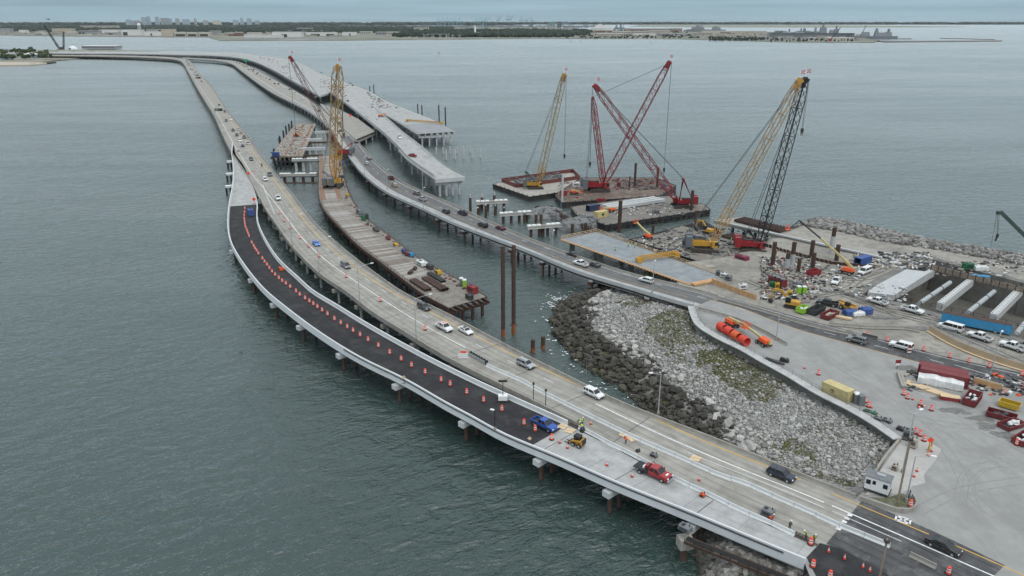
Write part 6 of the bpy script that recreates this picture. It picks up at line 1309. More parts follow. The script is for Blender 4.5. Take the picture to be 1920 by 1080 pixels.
roll_off('mustard yellow skip by the lot edge',(1893,759),heading((1880,756),(1908,764)),'yellow',3.6,2.0,1.3);roll_off('red dumpster half cut by the photo edge below the white piled one',(1919,823),heading((1912,826),(1925,818)),'maroon',4.5,2.2,1.2,5)
hd=heading((1495,587),(1520,575));roll_off('lime green skip first in the row beside the road',(1506,580),hd,'lime',4.0,2.2,1.4,6,ZS,sm('white'));roll_off('dark grey dumpster with rusty inside next to the lime skip',(1531,581),hd,'dark',5.6,2.4,1.5,0,ZS);roll_off('dark red dumpster heaped with debris next to the grey one',(1556,590),hd,'maroon',5.6,2.4,1.3,12,ZS,sm('tan'));roll_off('red dumpster deep in the yard below the cream boom',(1526,511),heading((1515,514),(1537,509)),'red',4.4,2.2,1.6,0,ZS)
def toilet(label,px,col,z=6.0,roof='white',rz=0.0):
    p=at(px[0],px[1],z+1.1);t=thing('portable_toilet',label,'portable toilet');mb=MB();mb.box((0,0,1.08),(1.1,1.1,2.1));mb.build('cabin',sm(col),t);mb=MB();mb.loft([[(-.6,-.6,2.13),(.6,-.6,2.13),(.6,.6,2.13),(-.6,.6,2.13)],[(-.55,-.55,2.25),(.55,-.55,2.25),(.55,.55,2.25),(-.55,.55,2.25)],[(-.3,-.4,2.42),(.3,-.4,2.42),(.3,.4,2.42),(-.3,.4,2.42)]]);mb.build('roof',sm(roof),t)
    mb=MB();mb.box((0,-.56,1.05),(.75,.04,1.85));d=mb.build('door',sm(col),t);mb=MB();mb.box((.28,-.59,1.1),(.1,.04,.1));mb.build('handle',TRIM,d);return put(t,Vector((p.x,p.y,z)),rz)
toilet('grey portable toilet with a white roof beside the yellow container',(1606,746.5),'grey');toilet('darker grey portable toilet behind the white roofed one',(1615,750),'grey',roof='grey')
toilet('lime portable toilet in the yard, the one farther from the excavator',(1508,544),'lime',ZS);toilet('lime portable toilet in the yard, the one nearer the excavator',(1498,543.5),'lime',ZS)
def boom_lift(label,px,rz,z=6.0,boom=((-1.6,1.9),(2.4,2.2),(6.5,3.4)),jib=None,col='orange',scale=1.0):
    p=at(px[0],px[1],z+.9);t=thing('boom_lift',label,'boom lift')
    for x in (-1.25,1.25):
        for s in (-1,1):wheel_into(t,x,s*1.05,.5,.38)
    mb=MB();mb.box((0,0,.75),(3.0,1.5,.4));mb.build('chassis',TRIM,t);mb=MB();mb.box((-.4,0,1.4),(3.0,1.9,.8),0,(.92,.85));mb.build('turret',sm(col),t)
    pts=[Vector((x,0,h)) for x,h in boom];mb=MB()
    for a,b_,w in zip(pts,pts[1:],(.5,.42,.34)):mb.bar(a,b_,w,w*1.2)
    mb.build('boom',sm('cream'),t);e=pts[-1]
    if jib:mb=MB();mb.bar(e,Vector((jib[0],0,jib[1])),.3,.34);mb.build('jib',STEELD,t);e=Vector((jib[2],0,jib[3]));mb=MB();mb.bar(Vector((jib[0],0,jib[1])),e,.22,.22);mb.build('jib_arm',STEELD,t)
    mb=MB()
    for dx in (0,1.0):
        for dy in (-.9,.9):mb.bar(e+Vector((dx,dy,-.5)),e+Vector((dx,dy,.7)),.07,.07)
    for h in (-.5,.1,.7): 
        for dy in (-.9,.9):mb.bar(e+Vector((0,dy,h)),e+Vector((1,dy,h)),.07,.07)
        for dx in (0,1):mb.bar(e+Vector((dx,-.9,h)),e+Vector((dx,.9,h)),.07,.07)
    mb.box(e+Vector((.5,0,-.5)),(1.0,1.8,.08));mb.build('basket',sm(col),t);t.scale=(scale,)*3;return put(t,Vector((p.x,p.y,z)),rz)
boom_lift('orange boom lift folded with its cream boom low, near the lamp post',(1432,640),heading((1440,646),(1398,620)),boom=((-2.4,2.0),(-2.6,1.2),(7.5,2.0)))
boom_lift('orange boom lift behind the stacked orange rings',(1372,606),heading((1365,600),(1395,618)),boom=((-1.4,1.9),(5.5,2.4)))
boom_lift('large orange boom lift in the yard with a long raised cream boom',(1587,508),heading((1603,512),(1570,505)),ZS,boom=((-1.8,1.7),(2.0,4.4),(8.0,8.3)),jib=(14.5,12.2,16.8,9.6),scale=1.15)
boom_lift('orange boom lift on the work platform by the sheet pile wall',(1214,443),heading((1222,446),(1190,432),5),4.9,boom=((-1.4,1.9),(2.0,2.6),(7.5,4.4)));boom_lift('orange boom lift beside the yellow container on the grey barge',(1146,394),heading((1150,393),(1118,400),3),2.6,boom=((-1.4,1.9),(5.5,2.5)));boom_lift('orange boom lift at the left end of the rusty barge',(1076,361),heading((1074,360),(1090,364),3),2.4,boom=((-1.4,1.9),(4.0,2.0)))
boom_lift('orange boom lift on the old demolition deck',(555,254),heading((548,253),(563,255)),6.0,boom=((-1.4,1.9),(4.0,2.0)));boom_lift('red orange lift on the white viaduct near the spud piles',(714,217),.6,9.0,boom=((-1.4,1.9),(3.0,2.0)))
# orange ribbed rings by the wall
a,b_=at(1352,612,7.2),at(1399,640,7.2);d=(b_-a).normalized()
for i,u in enumerate((.04,.34,.62,.93)):
    c=a.lerp(b_,u);c.z=7.15;t=thing('orange_ring',('orange ribbed casing ring farthest up the wall','second orange ribbed casing ring from the far end','pale orange ribbed casing ring, third from the far end','open orange casing ring closest to the boom lift')[i],'casing ring',c);m=mat('ring_orange' +('_pale' if i==2 else ''),(.62,.11 if i==2 else .055,.03),.5,var=.1)
    mb=MB();n=20;up=Vector((0,0,1));s=d.cross(up);l=1.0
    for R0,R1 in ((1.06,1.06),(.97,.97)):
        P=[]
        for k in range(n):q=s*math.cos(6.2832*k/n)+up*math.sin(6.2832*k/n);P+=[c-d*l+q*R0,c+d*l+q*R1]
        mb.add(P,[((2*k,2*k+1,(2*k+3) % (2*n),(2*k+2) % (2*n)) if R0 > 1.0 else (2*k,(2*k+2) % (2*n),(2*k+3) % (2*n),2*k+1)) for k in range(n)])
    mb.build('shell',m,t);mb=MB()
    for k in range(4):mb.ring(c-d*l+d*(2*l*k/3),d,1.08,.08,20,5)
    mb.build('rib',m,t)
def machine_box(label,px,rz,dim,col,z=ZS,name='generator',skid=True,stack=False):
    p=at(px[0],px[1],z+dim[2]/2);t=thing(name,label,name.replace('_',' '));L_,w,h=dim;mb=MB();mb.box((0,0,.18+(h-.18)/2),(L_,w,h-.18),0,(.97,.95));mb.build('housing',sm(col),t);mb=MB()
    for s in (-1,1):mb.box((0,s*w*.38,.1),(L_*1.02,.14,.2))
    mb.build('skid',STEELD,t);mb=MB()
    for k in range(5):mb.box((-L_*.3+k*L_*.15,-w/2-.005,h*.55),(L_*.09,.06,h*.4))
    mb.build('louvre',TRIM,t);mb=MB();mb.tube((L_*.3,w*.2,h),(L_*.3,w*.2,h+.35),.09,8);mb.box((-L_*.2,0,h+.04),(L_*.3,w*.5,.08));mb.build('exhaust',STEELD,t);return put(t,Vector((p.x,p.y,z)),rz)
hx=heading((1378,482),(1405,490),5)
machine_box('magenta generator on the work platform between the two big cranes',(1391,485),hx,(4.6,2.0,2.2),'magenta',4.9);machine_box('tall red power pack behind the black boomed crane',(1388,455),hx,(3.0,2.2,2.8),'red',4.9,'power_pack');machine_box('red power unit at the tip of the timber trestle',(886,542),heading((878,540),(897,549)),(3.4,1.9,2.0),'red',5.6,'power_pack')
machine_box('grey weatherproof cabinet on the work platform left of the yellow crane',(1304,447),hx,(2.0,1.6,1.7),'navy',4.9,'cabinet');machine_box('tall grey tank cabinet at the left of the yellow crane',(1286,455),hx,(1.8,1.8,3.2),'grey',4.9,'cabinet')
machine_box('green compressor on the far side of the pit',(1815,499),.25,(3.4,1.7,2.0),'green',ZS,'compressor');machine_box('green cabinet in front of the maroon tank container',(1447,534),-.2,(1.4,1.2,2.0),'green',ZS,'cabinet');machine_box('yellow cabinet in front of the maroon tank container',(1457,536),-.2,(1.2,1.2,2.0),'yellow',ZS,'cabinet');machine_box('bright yellow cabinet by the lime toilets',(1481,551),-.2,(1.3,1.2,2.2),'yellow',ZS,'cabinet');machine_box('low brown crate beside the bright yellow cabinet',(1487,555),-.2,(1.8,1.3,1.2),'dark',ZS,'crate')
machine_box('maroon tank container with mixing tubs on its roof',(1458,528),heading((1445,521),(1472,532)),(5.6,2.3,2.5),'maroon',ZS,'tank_container')
for i in range(3):p=at(1452+i*8,519+i*3,8.6);mb=MB();mb.lathe((p.x,p.y,8.4),[(.4,0),(.75,.5),(.75,.62),(.5,.62)],12);tag(mb.build('mixing_tub',sm('grey')),['first grey tub on the maroon tank container','middle grey tub on the maroon tank container','last grey tub on the maroon tank container'][i],'tub')
machine_box('grey job box on the concrete pad left of the stone wall',(1334,441),.2,(1.6,1.4,1.2),'grey',4.9,'job_box');hz_=heading((1345,515),(1372,522))
for i,(x,y) in enumerate([(1349,512),(1357,516),(1366,521)]):machine_box(f'grey battery box behind the slab, {nth(i + 1)} from the crane side',(x,y),hz_,(1.9,1.3,1.4),'grey' if i != 1 else 'white',ZS,'cabinet')
p=at(1331,504,5.2);mb=MB();mb.box((p.x,p.y,5.2),(3.2,2.4,1.9),.3);tag(mb.build('concrete_block',CONC),'pale concrete block at the inner corner of the slab','concrete block')
container('yellow container with a dark round emblem on the grey barge',(1127,401),heading((1114,405),(1141,400),3),6.06,'cream',2.6,logo=lambda t,L_,w,h:link_mesh('emblem',(lambda mb:(mb.tube((0,-w/2-.03,1.3),(0,-w/2+.02,1.3),.6,10),mb.build('emblem',TRIM,t))[1])(MB()).data,None,None) and None)
for o in [o for o in COL.objects if o.name.startswith('emblem') and o.parent is None]:bpy.data.objects.remove(o)
container('dark blue open container behind the yellow one on the grey barge',(1112,389),heading((1097,391),(1125,386),3),6.06,'navy',2.6,opened=True);container('blue container with an open door beside the white van in the yard',(1618,488),heading((1604,492),(1632,484)),6.06,'blue',ZS,opened=True)
container('red equipment container left of the big red crane',(1057,362),.1,3.0,'red',2.4);machine_box('white tank box with a dark lid on the rusty barge',(1080,346),.1,(3.4,2.0,2.3),'white',2.4,'tank');machine_box('red winch unit between the two barges',(1127,375),.15,(4.0,1.6,1.6),'red',2.6,'winch_unit');machine_box('dark red air compressor at the right of the big red crane',(1160,345),.1,(1.8,1.4,1.8),'red',2.4,'compressor');machine_box('grey fuel tank on the front of the grey barge',(1230,397),.15,(2.9,1.5,1.6),'grey',2.6,'tank');machine_box('blue water tank at the right end of the rusty barge',(1246,348),.1,(1.6,1.4,2.4),'sky',2.4,'tank')
# concrete box beams stacked on the grey barge
for i,(x0,y0,x1,y1) in enumerate([(1130,386,1228,371),(1140,391,1245,375),(1136,388.5,1236,373)]):
    a,b_=at(x0,y0,3.6),at(x1,y1,3.6);mb=MB();mb.bar(a,b_,1.9,1.3);tag(mb.build('concrete_beam',CONCN),('rear long concrete beam lying on the grey barge','front long concrete beam lying on the grey barge','middle long concrete beam lying on the grey barge')[i],'concrete beam')
# heaps of odds and ends (pieces too many and mixed to count)
def inside(x,y,z):
    p=at(x,y,z)
    for rb,zz in ((rD,9.03),(rDi,9.03),(rDo,9.03)):
        d=rb.find(p);u=rb.frac(p,d)
        if .06 < u < .94 and 1 < d < rb.S[-1]-1 and (p.xy-rb.at(d,u).xy).length < 3:return True
    return False
OLDP=pxpoly([(554,234),(590,234),(579,262),(566,291),(511,291),(527,268)],6)
def litter(label,x0,x1,y0,y1,n,cols,z=ZS,s=(.3,1.4),seed=1):
    r=random.Random(seed);mbs={c:MB() for c in cols}
    for _ in range(n):
        x,y=r.uniform(x0,x1),r.uniform(y0,y1);p=at(x,y,z);c=r.choice(cols)
        if z==9.03 and not inside(x,y,z) or z==6.03 and poly_sd(np.array([[p.x,p.y]]),OLDP)[0] < .5:continue
        a,b_,h=r.uniform(*s),r.uniform(.1,.7),r.uniform(.06,.55)
        if r.random() < .75:mbs[c].box((p.x,p.y,z+h/2),(a,b_,h),r.uniform(0,3.14))
        else:mbs[c].blob((p.x,p.y,z+h*.4),(a*.4,b_*.6,h*.7),r.randrange(9999),6,4,.4)
    for c,mb in mbs.items():
        if mb.f:o=mb.build('debris',sm(c));o['kind']='stuff'
litter('',1425,1530,482,562,620,['tan','grey','dark','dark','tan','grey','tan','grey','dark','maroon','white'],seed=2);litter('',1520,1620,496,556,150,['tan','grey','dark','white'],seed=3);litter('',1395,1505,466,510,240,['dark','grey','tan','red'],5.0,seed=4);litter('',1150,1290,380,404,170,['white','grey','grey','tan'],2.6,(.3,1.6),5)
litter('',1150,1250,336,356,260,['maroon','dark','dark','grey'],2.4,(.4,2.2),6);litter('',1045,1115,338,374,170,['dark','tan','grey','red'],2.4,seed=7);litter('',1240,1470,430,480,330,['tan','dark','grey','dark'],4.9,(.5,3.0),8);litter('',1190,1300,446,472,150,['white','grey','dark','tan'],4.9,seed=9)
litter('',1600,1745,474,503,330,['grey','grey','white','tan','dark'],ZS,(.6,3.2),10);litter('',1740,1920,490,520,110,['grey','white','dark','tan'],ZS,(.4,1.8),11);litter('',1815,1925,703,742,170,['dark','dark','grey','grey','white','tan','dark','orange'],6.0,(.3,1.5),12);litter('',1700,1760,690,735,60,['dark','tan','grey'],6.0,(.4,2.4),13);litter('',1626,1700,534,566,60,['white','grey','tan'],ZS,(.4,1.4),14)
litter('',695,790,172,204,420,['grey','dark','white','tan','red'],9.03,(.5,2.6),15);litter('',600,650,148,182,260,['maroon','dark','tan','red','white'],9.03,(.5,3.0),16);litter('',470,575,106,150,330,['grey','dark','tan','white'],9.03,(.8,3.4),17);litter('',505,590,236,292,330,['tan','grey','dark','white'],6.03,(.4,2.0),18);litter('',400,470,100,108,60,['grey','dark','maroon','white'],9.03,(1.5,5),19);litter('',680,716,200,228,40,['grey','dark','white'],9.03,(.3,1.2),20)
TRK=mat('tyre_track_dirt',(.15,.14,.125),.95,var=.3,scale=.8);TRD=mat('dark_tyre_mark',(.225,.225,.22),.9,var=.25,scale=1.5)
def ruts(px,z,m,gap=1.7,w=.45,par=None):
    c=trace(px,z,1.5,6);t_=np.gradient(c,axis=0);t_ /= np.linalg.norm(t_,axis=1)[:,None]+1e-9;mb=MB()
    for s in (-gap/2,gap/2):
        o=len(mb.v)
        for q,e in zip(c,t_):k=w*random.uniform(.35,1.0);mb.v+=[(q[0]-e[1]*(s-k/2),q[1]+e[0]*(s-k/2),z),(q[0]-e[1]*(s+k/2),q[1]+e[0]*(s+k/2),z)]
        mb.f+=[(o+2*i,o+2*i+1,o+2*i+3,o+2*i+2) for i in range(len(c)-1)]
    mb.build('tyre_track',m)['kind']='structure'
for i,q in enumerate([[(1560,520),(1610,525),(1650,515),(1690,495),(1750,480)],[(1480,575),(1540,550),(1590,540),(1610,525),(1640,508)],[(1560,545),(1600,560),(1660,585),(1740,605),(1850,650),(1940,690)],[(1600,560),(1660,578),(1760,600),(1860,640)],[(1420,545),(1480,520),(1540,515),(1600,530)],[(1640,505),(1700,490),(1790,508),(1900,540)],[(1520,560),(1580,548),(1620,560),(1680,590)],[(1400,525),(1450,545),(1530,555),(1590,545)]]):ruts(q,5.985+.003*i,TRK)
for i,q in enumerate([[(1800,940),(1810,890),(1850,868),(1900,872)],[(1925,990),(1850,960),(1812,915),(1830,880),(1870,868)],[(1560,690),(1650,740),(1760,800),(1900,880)],[(1590,660),(1680,720),(1790,780),(1930,850)],[(1500,640),(1580,690),(1680,760),(1780,850),(1830,960)],[(1700,780),(1800,800),(1900,800)],[(1720,960),(1800,920),(1920,900)]]):ruts(q,6.006+.002*i,TRD,1.8,.22)
r=random.Random(5);OIL=mat('oil_stain',(.15,.148,.14),.8,var=.3,scale=1.2)
for i,(x,y,a,b_) in enumerate([(1785,770,2.6,1.3),(1812,775,1.2,.8),(1842,785,3.2,1.5),(1850,800,2.4,1.6),(1880,815,3,1.4),(1700,690,3,1.4),(1760,748,2,.9),(1560,545,4,1.5),(1500,565,3,1.4),(1460,545,3,1.6),(1600,520,3.4,1.5),(1660,595,5,1.4),(1720,615,5,1.5)]):
    p=at(x,y,6.0);z=6.007 if y > 660 or x < 0 else 5.99;mb=MB();mb.add([(p.x+a*r.uniform(.6,1.25)*math.cos(k*.5236),p.y+b_*r.uniform(.6,1.25)*math.sin(k*.5236),z+.0011*i) for k in range(12)],[tuple(range(12))]);mb.build('oil_stain',OIL)['kind']='structure'
r=random.Random(44);mbs={c:MB() for c in ('dark','grey','tan','maroon')}
for _ in range(170):d=r.uniform(8,e1-4);p=rE.at(d,r.uniform(.78,.95),.02);c=r.choice(list(mbs));mbs[c].box((p.x,p.y,p.z+.15),(r.uniform(.2,1.5),r.uniform(.1,.6),r.uniform(.1,.5)),r.uniform(0,3))
for c,mb in mbs.items():mb.build('debris',sm(c))['kind']='stuff'
# trestle equipment, placed along the railing
def lumber(label,px,rz,L_,n,z,m,w=.3,name='timber_stack',h=.18,layers=2):
    p=at(px[0],px[1],z);t=thing(name,label,name.replace('_',' '));me=None
    for k in range(n):
        for l in range(layers):mb=MB();mb.box((random.uniform(-.15,.15),(k-n/2+.5)*w*1.12,h*(l+.5)+.02),(L_*random.uniform(.94,1),w,h*.95));mb.build('board' if h < .3 else 'beam',m,t)
    return put(t,Vector((p.x,p.y,z)),rz)
def pipes(label,px,rz,L_,n,z,rad,m):
    p=at(px[0],px[1],z);t=thing('pipe_stack',label,'pipe stack')
    for k in range(n):mb=MB();mb.tube((-L_/2,(k-n/2)*rad*2.1,rad),(L_/2,(k-n/2)*rad*2.1,rad),rad,12,caps=False);mb.tube((L_/2,(k-n/2)*rad*2.1,rad),(-L_/2,(k-n/2)*rad*2.1,rad),rad*.9,12,caps=False);mb.build('pipe',m,t)
    return put(t,Vector((p.x,p.y,z)),rz)
rt=heading((800,525),(850,556),5.8)
def hbeams(label,px,rz,L_,n,z,m):
    p=at(px[0],px[1],z);t=thing('steel_beam_stack',label,'beam stack')
    for k in range(n):
        mb=MB();y=(k-n/2+.5)*.62;mb.box((0,y,.04),(L_,.5,.05));mb.box((0,y,.56),(L_,.5,.05));mb.box((0,y,.3),(L_,.05,.5));mb.build('beam',m,t)
    return put(t,Vector((p.x,p.y,z)),rz)
hbeams('rusty steel beams lying along the left edge of the trestle tip',(788,535),rt,11,4,5.75,RUST);pipes('three rust brown pipes lying on the trestle tip',(818,533),rt,13,3,5.75,.42,RUST);hbeams('dark deep steel beams beside the pipes on the trestle tip',(818,521),rt,10,3,5.75,STEELD)
p=at(775,508,6.2);t=thing('pile_driving_frame','rusty drum and frame lying across the trestle above the pipes','pile frame');mb=MB();mb.tube((-2.6,0,.5),(-1,0,.5),.55,12);mb.tube((1.6,.6,.5),(2.8,.9,.5),.6,12);mb.bar((-2,.4,.7),(2.2,1.1,.7),.25,.25);mb.bar((-2,-.5,.7),(2.2,.1,.7),.25,.25);mb.build('frame',RUST,t);put(t,Vector((p.x,p.y,5.78)),heading((762,516),(788,502)))
toilet('grey portable toilet with white roof on the trestle',(865,528),'grey',5.6);toilet('lime green portable toilet on the trestle',(871,531),'lime',5.6)
rt2=heading((680,405),(700,425),5.6)
for x,y,dim,col,lab,nm in [(673,396,(5.5,1.2,1.8),'grey','long grey rack of panels on the trestle edge','panel_rack'),(681,408,(1.6,1.5,2.0),'green','green cabinet at the end of the panel rack','cabinet'),(687,406,(1.6,1.5,2.1),'dark','dark teal cabinet beside the green one on the trestle','cabinet'),(705,430,(5.0,1.5,.9),'dark','long dark crate of red parts on the trestle edge','crate'),(728,446,(2.2,1.2,.9),'maroon','maroon pump on the trestle edge','pump'),(742,457.5,(2.4,1.2,.9),'yellow','yellow pump further along the trestle edge','pump'),(758,471,(1.6,1.4,1.4),'blue','first blue crate on the trestle edge','crate'),(763,475,(1.9,1.4,1.3),'red','red crate between two blue crates on the trestle','crate'),(771,477,(1.9,1.4,1.3),'sky','light blue crate after the red one on the trestle','crate'),(791,493,(4.4,2.2,1.3),'white','white wrapped bundle on the trestle edge','bundle'),(806,500,(2.6,1.5,1.4),'dark','black framed pump skid on the trestle edge','pump'),(822,510,(2.0,1.4,1.3),'yellow','yellow hose reel unit near the trestle tip','hose_reel'),(880,556,(2.4,1.5,1.4),'dark','black pump skid at the very tip of the trestle','pump'),(652,365,(1.8,1.5,.8),'yellow','orange yellow steel jig on the trestle edge','steel_jig'),(640,306,(3,2,2.4),'blue','blue and white truck body behind the yellow trestle crane','truck_body'),(640,331,(2.5,2,1.2),'dark','dark spool pile beside the yellow trestle crane','spool')]:
    machine_box(lab,(x,y),rt2 if y < 470 else rt,dim,col,5.65,nm)
machine_box('blue container box on the corner of the old demolition deck',(517,289),.1,(4,2.4,2.4),'blue',6.02,'storage_box')
# slab under construction with timber formwork
t=thing('approach_slab','blue grey deck slab under construction edged with new timber formwork','deck slab',at(1200,490,6));w=[at(x,y,6.2) for x,y in [(1053,448),(1119,434.5),(1340,513),(1344,525),(1296,533)]];P=[(q.x,q.y) for q in w]
mb=MB();mb.prism(P,5.5,6.2);mb.build('deck',mat('slab_blue_grey',(.215,.24,.255),.8,var=.22,scale=.35,stain=(.31,.32,.32),stain_amt=.7,stain_scale=.12),t)
mb=MB();a,b_=w[0],w[4];mb.bar(a+Vector((0,0,-.1)),b_+Vector((0,0,-.1)),1.3,.12);mb.build('formwork',PLY,t);k=0
for u in np.linspace(.01,.99,46):q=a.lerp(b_,u);dd=(b_-a).normalized().cross(Vector((0,0,1)));mb=MB();mb.bar(q+dd*.9+Vector((0,0,-.3)),q-dd*.6+Vector((0,0,.02)),.16,.2);mb.build('bracket',PLY,t)
for (a,b_) in ((w[1],w[2]),(w[0],w[1])):
    mb=MB();mb.bar(a,b_,.7,.12);mb.build('formwork',TIMB,t);mb=MB();n=int((b_-a).length/2.4)
    for i in range(n+1):q=a.lerp(b_,i/n);mb.bar(q,q+Vector((0,0,1.15)),.1,.1)
    for h in (.55,1.1):mb.bar(a+Vector((0,0,h)),b_+Vector((0,0,h)),.08,.14)
    mb.build('timber_railing',PLYL,t)
for u in (.05,.3,.55,.8):
    for v in (.15,.85):q=w[0].lerp(w[4],u).lerp(w[1].lerp(w[2],u),v);mb=MB();mb.box((q.x,q.y,2),(1.8,1.8,6.6));mb.build('column',CONCD,t)
for i,u in enumerate((.25,.5,.75)):a,b_=w[0].lerp(w[4],u),w[1].lerp(w[2],u);mb=MB();mb.bar(a+Vector((0,0,.01)),b_+Vector((0,0,.01)),.08,.04);mb.build('joint_strip',TIMB,t)
lumber('stack of new timber beams at the landward end of the slab',(1320,531),heading((1298,533),(1345,524)),9,5,6.0,PLY,.35,h=.3)
p,rz,L_=frame2((1334,531),(1420,564),6);t=thing('timber_screen','long tan corrugated trench screen beside the road','screen'); 
for k in range(int(L_/.5)):mb=MB();mb.box((k*.5+.25,.06*(k % 2),.75),(.47,.1,1.5));mb.build('plank',PLY,t)
put(t,Vector((p.x,p.y,ZS)),rz)
# yellow concrete finishing bridge on the slab and on the outer viaduct arm
def finisher(label,a,b_,z,h=2.0):
    a,b_=at(*a,z),at(*b_,z);t=thing('deck_finisher',label,'deck finisher',(a+b_)/2);s=(b_-a).normalized().cross(Vector((0,0,1)));mb=MB();n=int((b_-a).length/1.2);U=Vector((0,0,h))
    for o_ in (-.6,.6):
        mb.bar(a+s*o_+U,b_+s*o_+U,.2,.2);mb.bar(a+s*o_+U*.45,b_+s*o_+U*.45,.2,.2)
        for i in range(n):q,e=a.lerp(b_,i/n),a.lerp(b_,(i+1)/n);mb.bar(q+s*o_+U*.45,e+s*o_+U,.14,.14);mb.bar(e+s*o_+U*.45,e+s*o_+U,.12,.12)
    for i in range(n+1):q=a.lerp(b_,i/n);mb.bar(q+s*.6+U,q-s*.6+U,.12,.12)
    mb.build('truss',YELP,t)
    for e in (a,b_):mb=MB();mb.box(e+Vector((0,0,.9)),(1.8,1.8,1.5),.3);mb.build('carriage',YELP,t)
finisher('yellow deck finishing machine spanning the blue grey slab',(1198,492),(1268,482),6.2);finisher('yellow deck finishing machine at the end of the outer viaduct arm',(763,228),(829,233),9.1,1.6)
# the dock behind and its stack of beams
t=thing('dock','long concrete dock with a white edge beam behind the black boomed crane','dock',at(1480,440,6));w=[at(x,y,6.6) for x,y in [(1338,413),(1388,407),(1486,431),(1640,468),(1648,482),(1500,449),(1372,421)]];mb=MB();mb.prism([(q.x,q.y) for q in w],5.4,6.6);mb.build('deck',CONC,t);mb=MB();mb.bar(w[6]+Vector((0,0,.1)),w[5]+Vector((0,0,.1)),.9,.5);mb.bar(w[5]+Vector((0,0,.08)),w[4]+Vector((0,0,.08)),.9,.5);mb.build('edge_beam',CONCN,t)
for u in np.linspace(0.02,.98,12):q=w[6].lerp(w[4],u);mb=MB();mb.tube((q.x,q.y+1.5,-1.5),(q.x,q.y+1.5,5.5),.6,8);mb.build('pile',STEELD,t)
a,b_=at(1388,412,7),at(1472,433,7);d=(b_-a).normalized()
for row,lab in ((0,'dark steel beams laid crosswise on the dock behind the black boom'),(1,'dark steel beams stacked crosswise between platform and dock')):
    t=thing('beam_rack',lab,'beam rack',(a+b_)/2);off=Vector((0,0,0)) if row==0 else at(1372,442,5)-at(1395,412,7)
    for k in range(15):q=a.lerp(b_,k/14)+off+Vector((0,0,.3));mb=MB();mb.bar(q-d.cross(Vector((0,0,1)))*3.5,q+d.cross(Vector((0,0,1)))*3.5,.4,.9);mb.build('beam',RUST,t)
    for s in (-3,3):mb=MB();mb.bar(a+off+d.cross(Vector((0,0,1)))*s,b_+off+d.cross(Vector((0,0,1)))*s,.5,.5);mb.build('bearer',STEELD,t)
for i,(x,yb,yt,cb) in enumerate([(1448,498,454,0),(1475,503,474,3),(1484,500,454,4),(1496,512,485,0),(1523,504,474,0),(1521,480,451,0),(1568,489,459,0),(1558,476,427,6)]):
    t=pile(f'rusty pipe pile standing in the yard, {nth(i + 1)} of the group from the black crane',x,yb,yt,.7 if i != 3 else .6,RUST,zb=ZS-.2,group='pipe piles standing in the yard')
    if cb:b_=at(x,yb,ZS-.2);mb=MB();mb.tube((b_.x,b_.y,ZS-.3),(b_.x,b_.y,ZS+cb),.78,12);mb.build('concrete_jacket',CONCP,t)
# excavator, telehandler, light towers
def excavator(label,px,rz,z=ZS):
    p=at(px[0],px[1],z+1.2);t=thing('excavator',label,'excavator')
    for s in (-1,1):mb=track(3.6,.55,.8);mb.xf(Matrix.Translation((0,s*1.05,0)));mb.build('track',STEELD,t)
    mb=MB();mb.box((-.6,0,1.5),(3.4,2.4,1.0),0,(.95,.92));mb.build('house',YELP,t);mb=MB();mb.box((.7,.75,2.2),(1.5,.9,1.5),0,(.85,.9));mb.build('cab',GLASS,t);mb=MB();mb.bar((.8,-.2,1.7),(3.0,-.2,4.2),.4,.6);mb.bar((3.0,-.2,4.2),(5.2,-.2,4.0),.36,.5);mb.build('boom',YELP,t);mb=MB();mb.bar((5.2,-.2,4.2),(5.9,-.2,1.2),.3,.42);mb.build('stick',YELP,t);mb=MB();mb.profile([(5.5,1.2),(6.3,1.1),(6.1,.2),(5.2,.1),(5.0,.6)],-.75,.35);mb.build('bucket',STEELD,t);return put(t,Vector((p.x,p.y,z)),rz)
excavator('yellow excavator with its arm reaching left beside the road',(1484,568),heading((1490,566),(1440,556)));excavator('small yellow excavator behind the large yellow crane',(1327,432),2.2,4.9)
p=at(1590,575,7);t=thing('telehandler','yellow telehandler behind the blue tarped pallets','telehandler')
for x in (-1.4,1.4):
    for s in (-1,1):wheel_into(t,x,s*.95,.6,.42)
mb=MB();mb.box((0,0,1.1),(4.4,1.5,.9));mb.build('body',YELP,t);mb=MB();mb.box((-.2,.5,2.0),(1.4,.9,1.1),0,(.8,.9));mb.build('cab',GLASS,t);mb=MB();mb.bar((-2.2,-.4,2.0),(3.6,-.4,1.7),.36,.42);mb.build('boom',YELP,t);mb=MB();mb.box((4.0,0,.8),(.2,1.4,1.0));mb.build('fork_carriage',STEELD,t);put(t,Vector((p.x,p.y,ZS)),heading((1602,580),(1578,570)))
def tarped(label,px,rz,dim,col,z=ZS):
    p=at(px[0],px[1],z);t=thing('tarped_stack',label,'tarped stack');mb=MB();mb.box((0,0,.1),(dim[0],dim[1],.2));mb.build('pallet',TIMB,t);mb=MB();r=random.Random(int(px[0]));n=9;secs=[]
    for i in range(n):x=-dim[0]/2+dim[0]*i/(n-1);h=dim[2]*r.uniform(.8,1.05);w=dim[1]/2*r.uniform(.93,1.08);secs.append([(x,-w,.12),(x,-w*.92,h*.8),(x,-w*.6,h),(x,w*.6,h*r.uniform(.9,1)),(x,w*.92,h*.8),(x,w,.12)])
    mb.loft(secs);mb.build('tarpaulin',sm(col),t);return put(t,Vector((p.x,p.y,z)),rz)
tarped('long stack under a grey white tarpaulin in front of the maroon containers',(1762,722),heading((1742,716),(1796,727)),(8.6,2.8,2.1),'white',6.0)
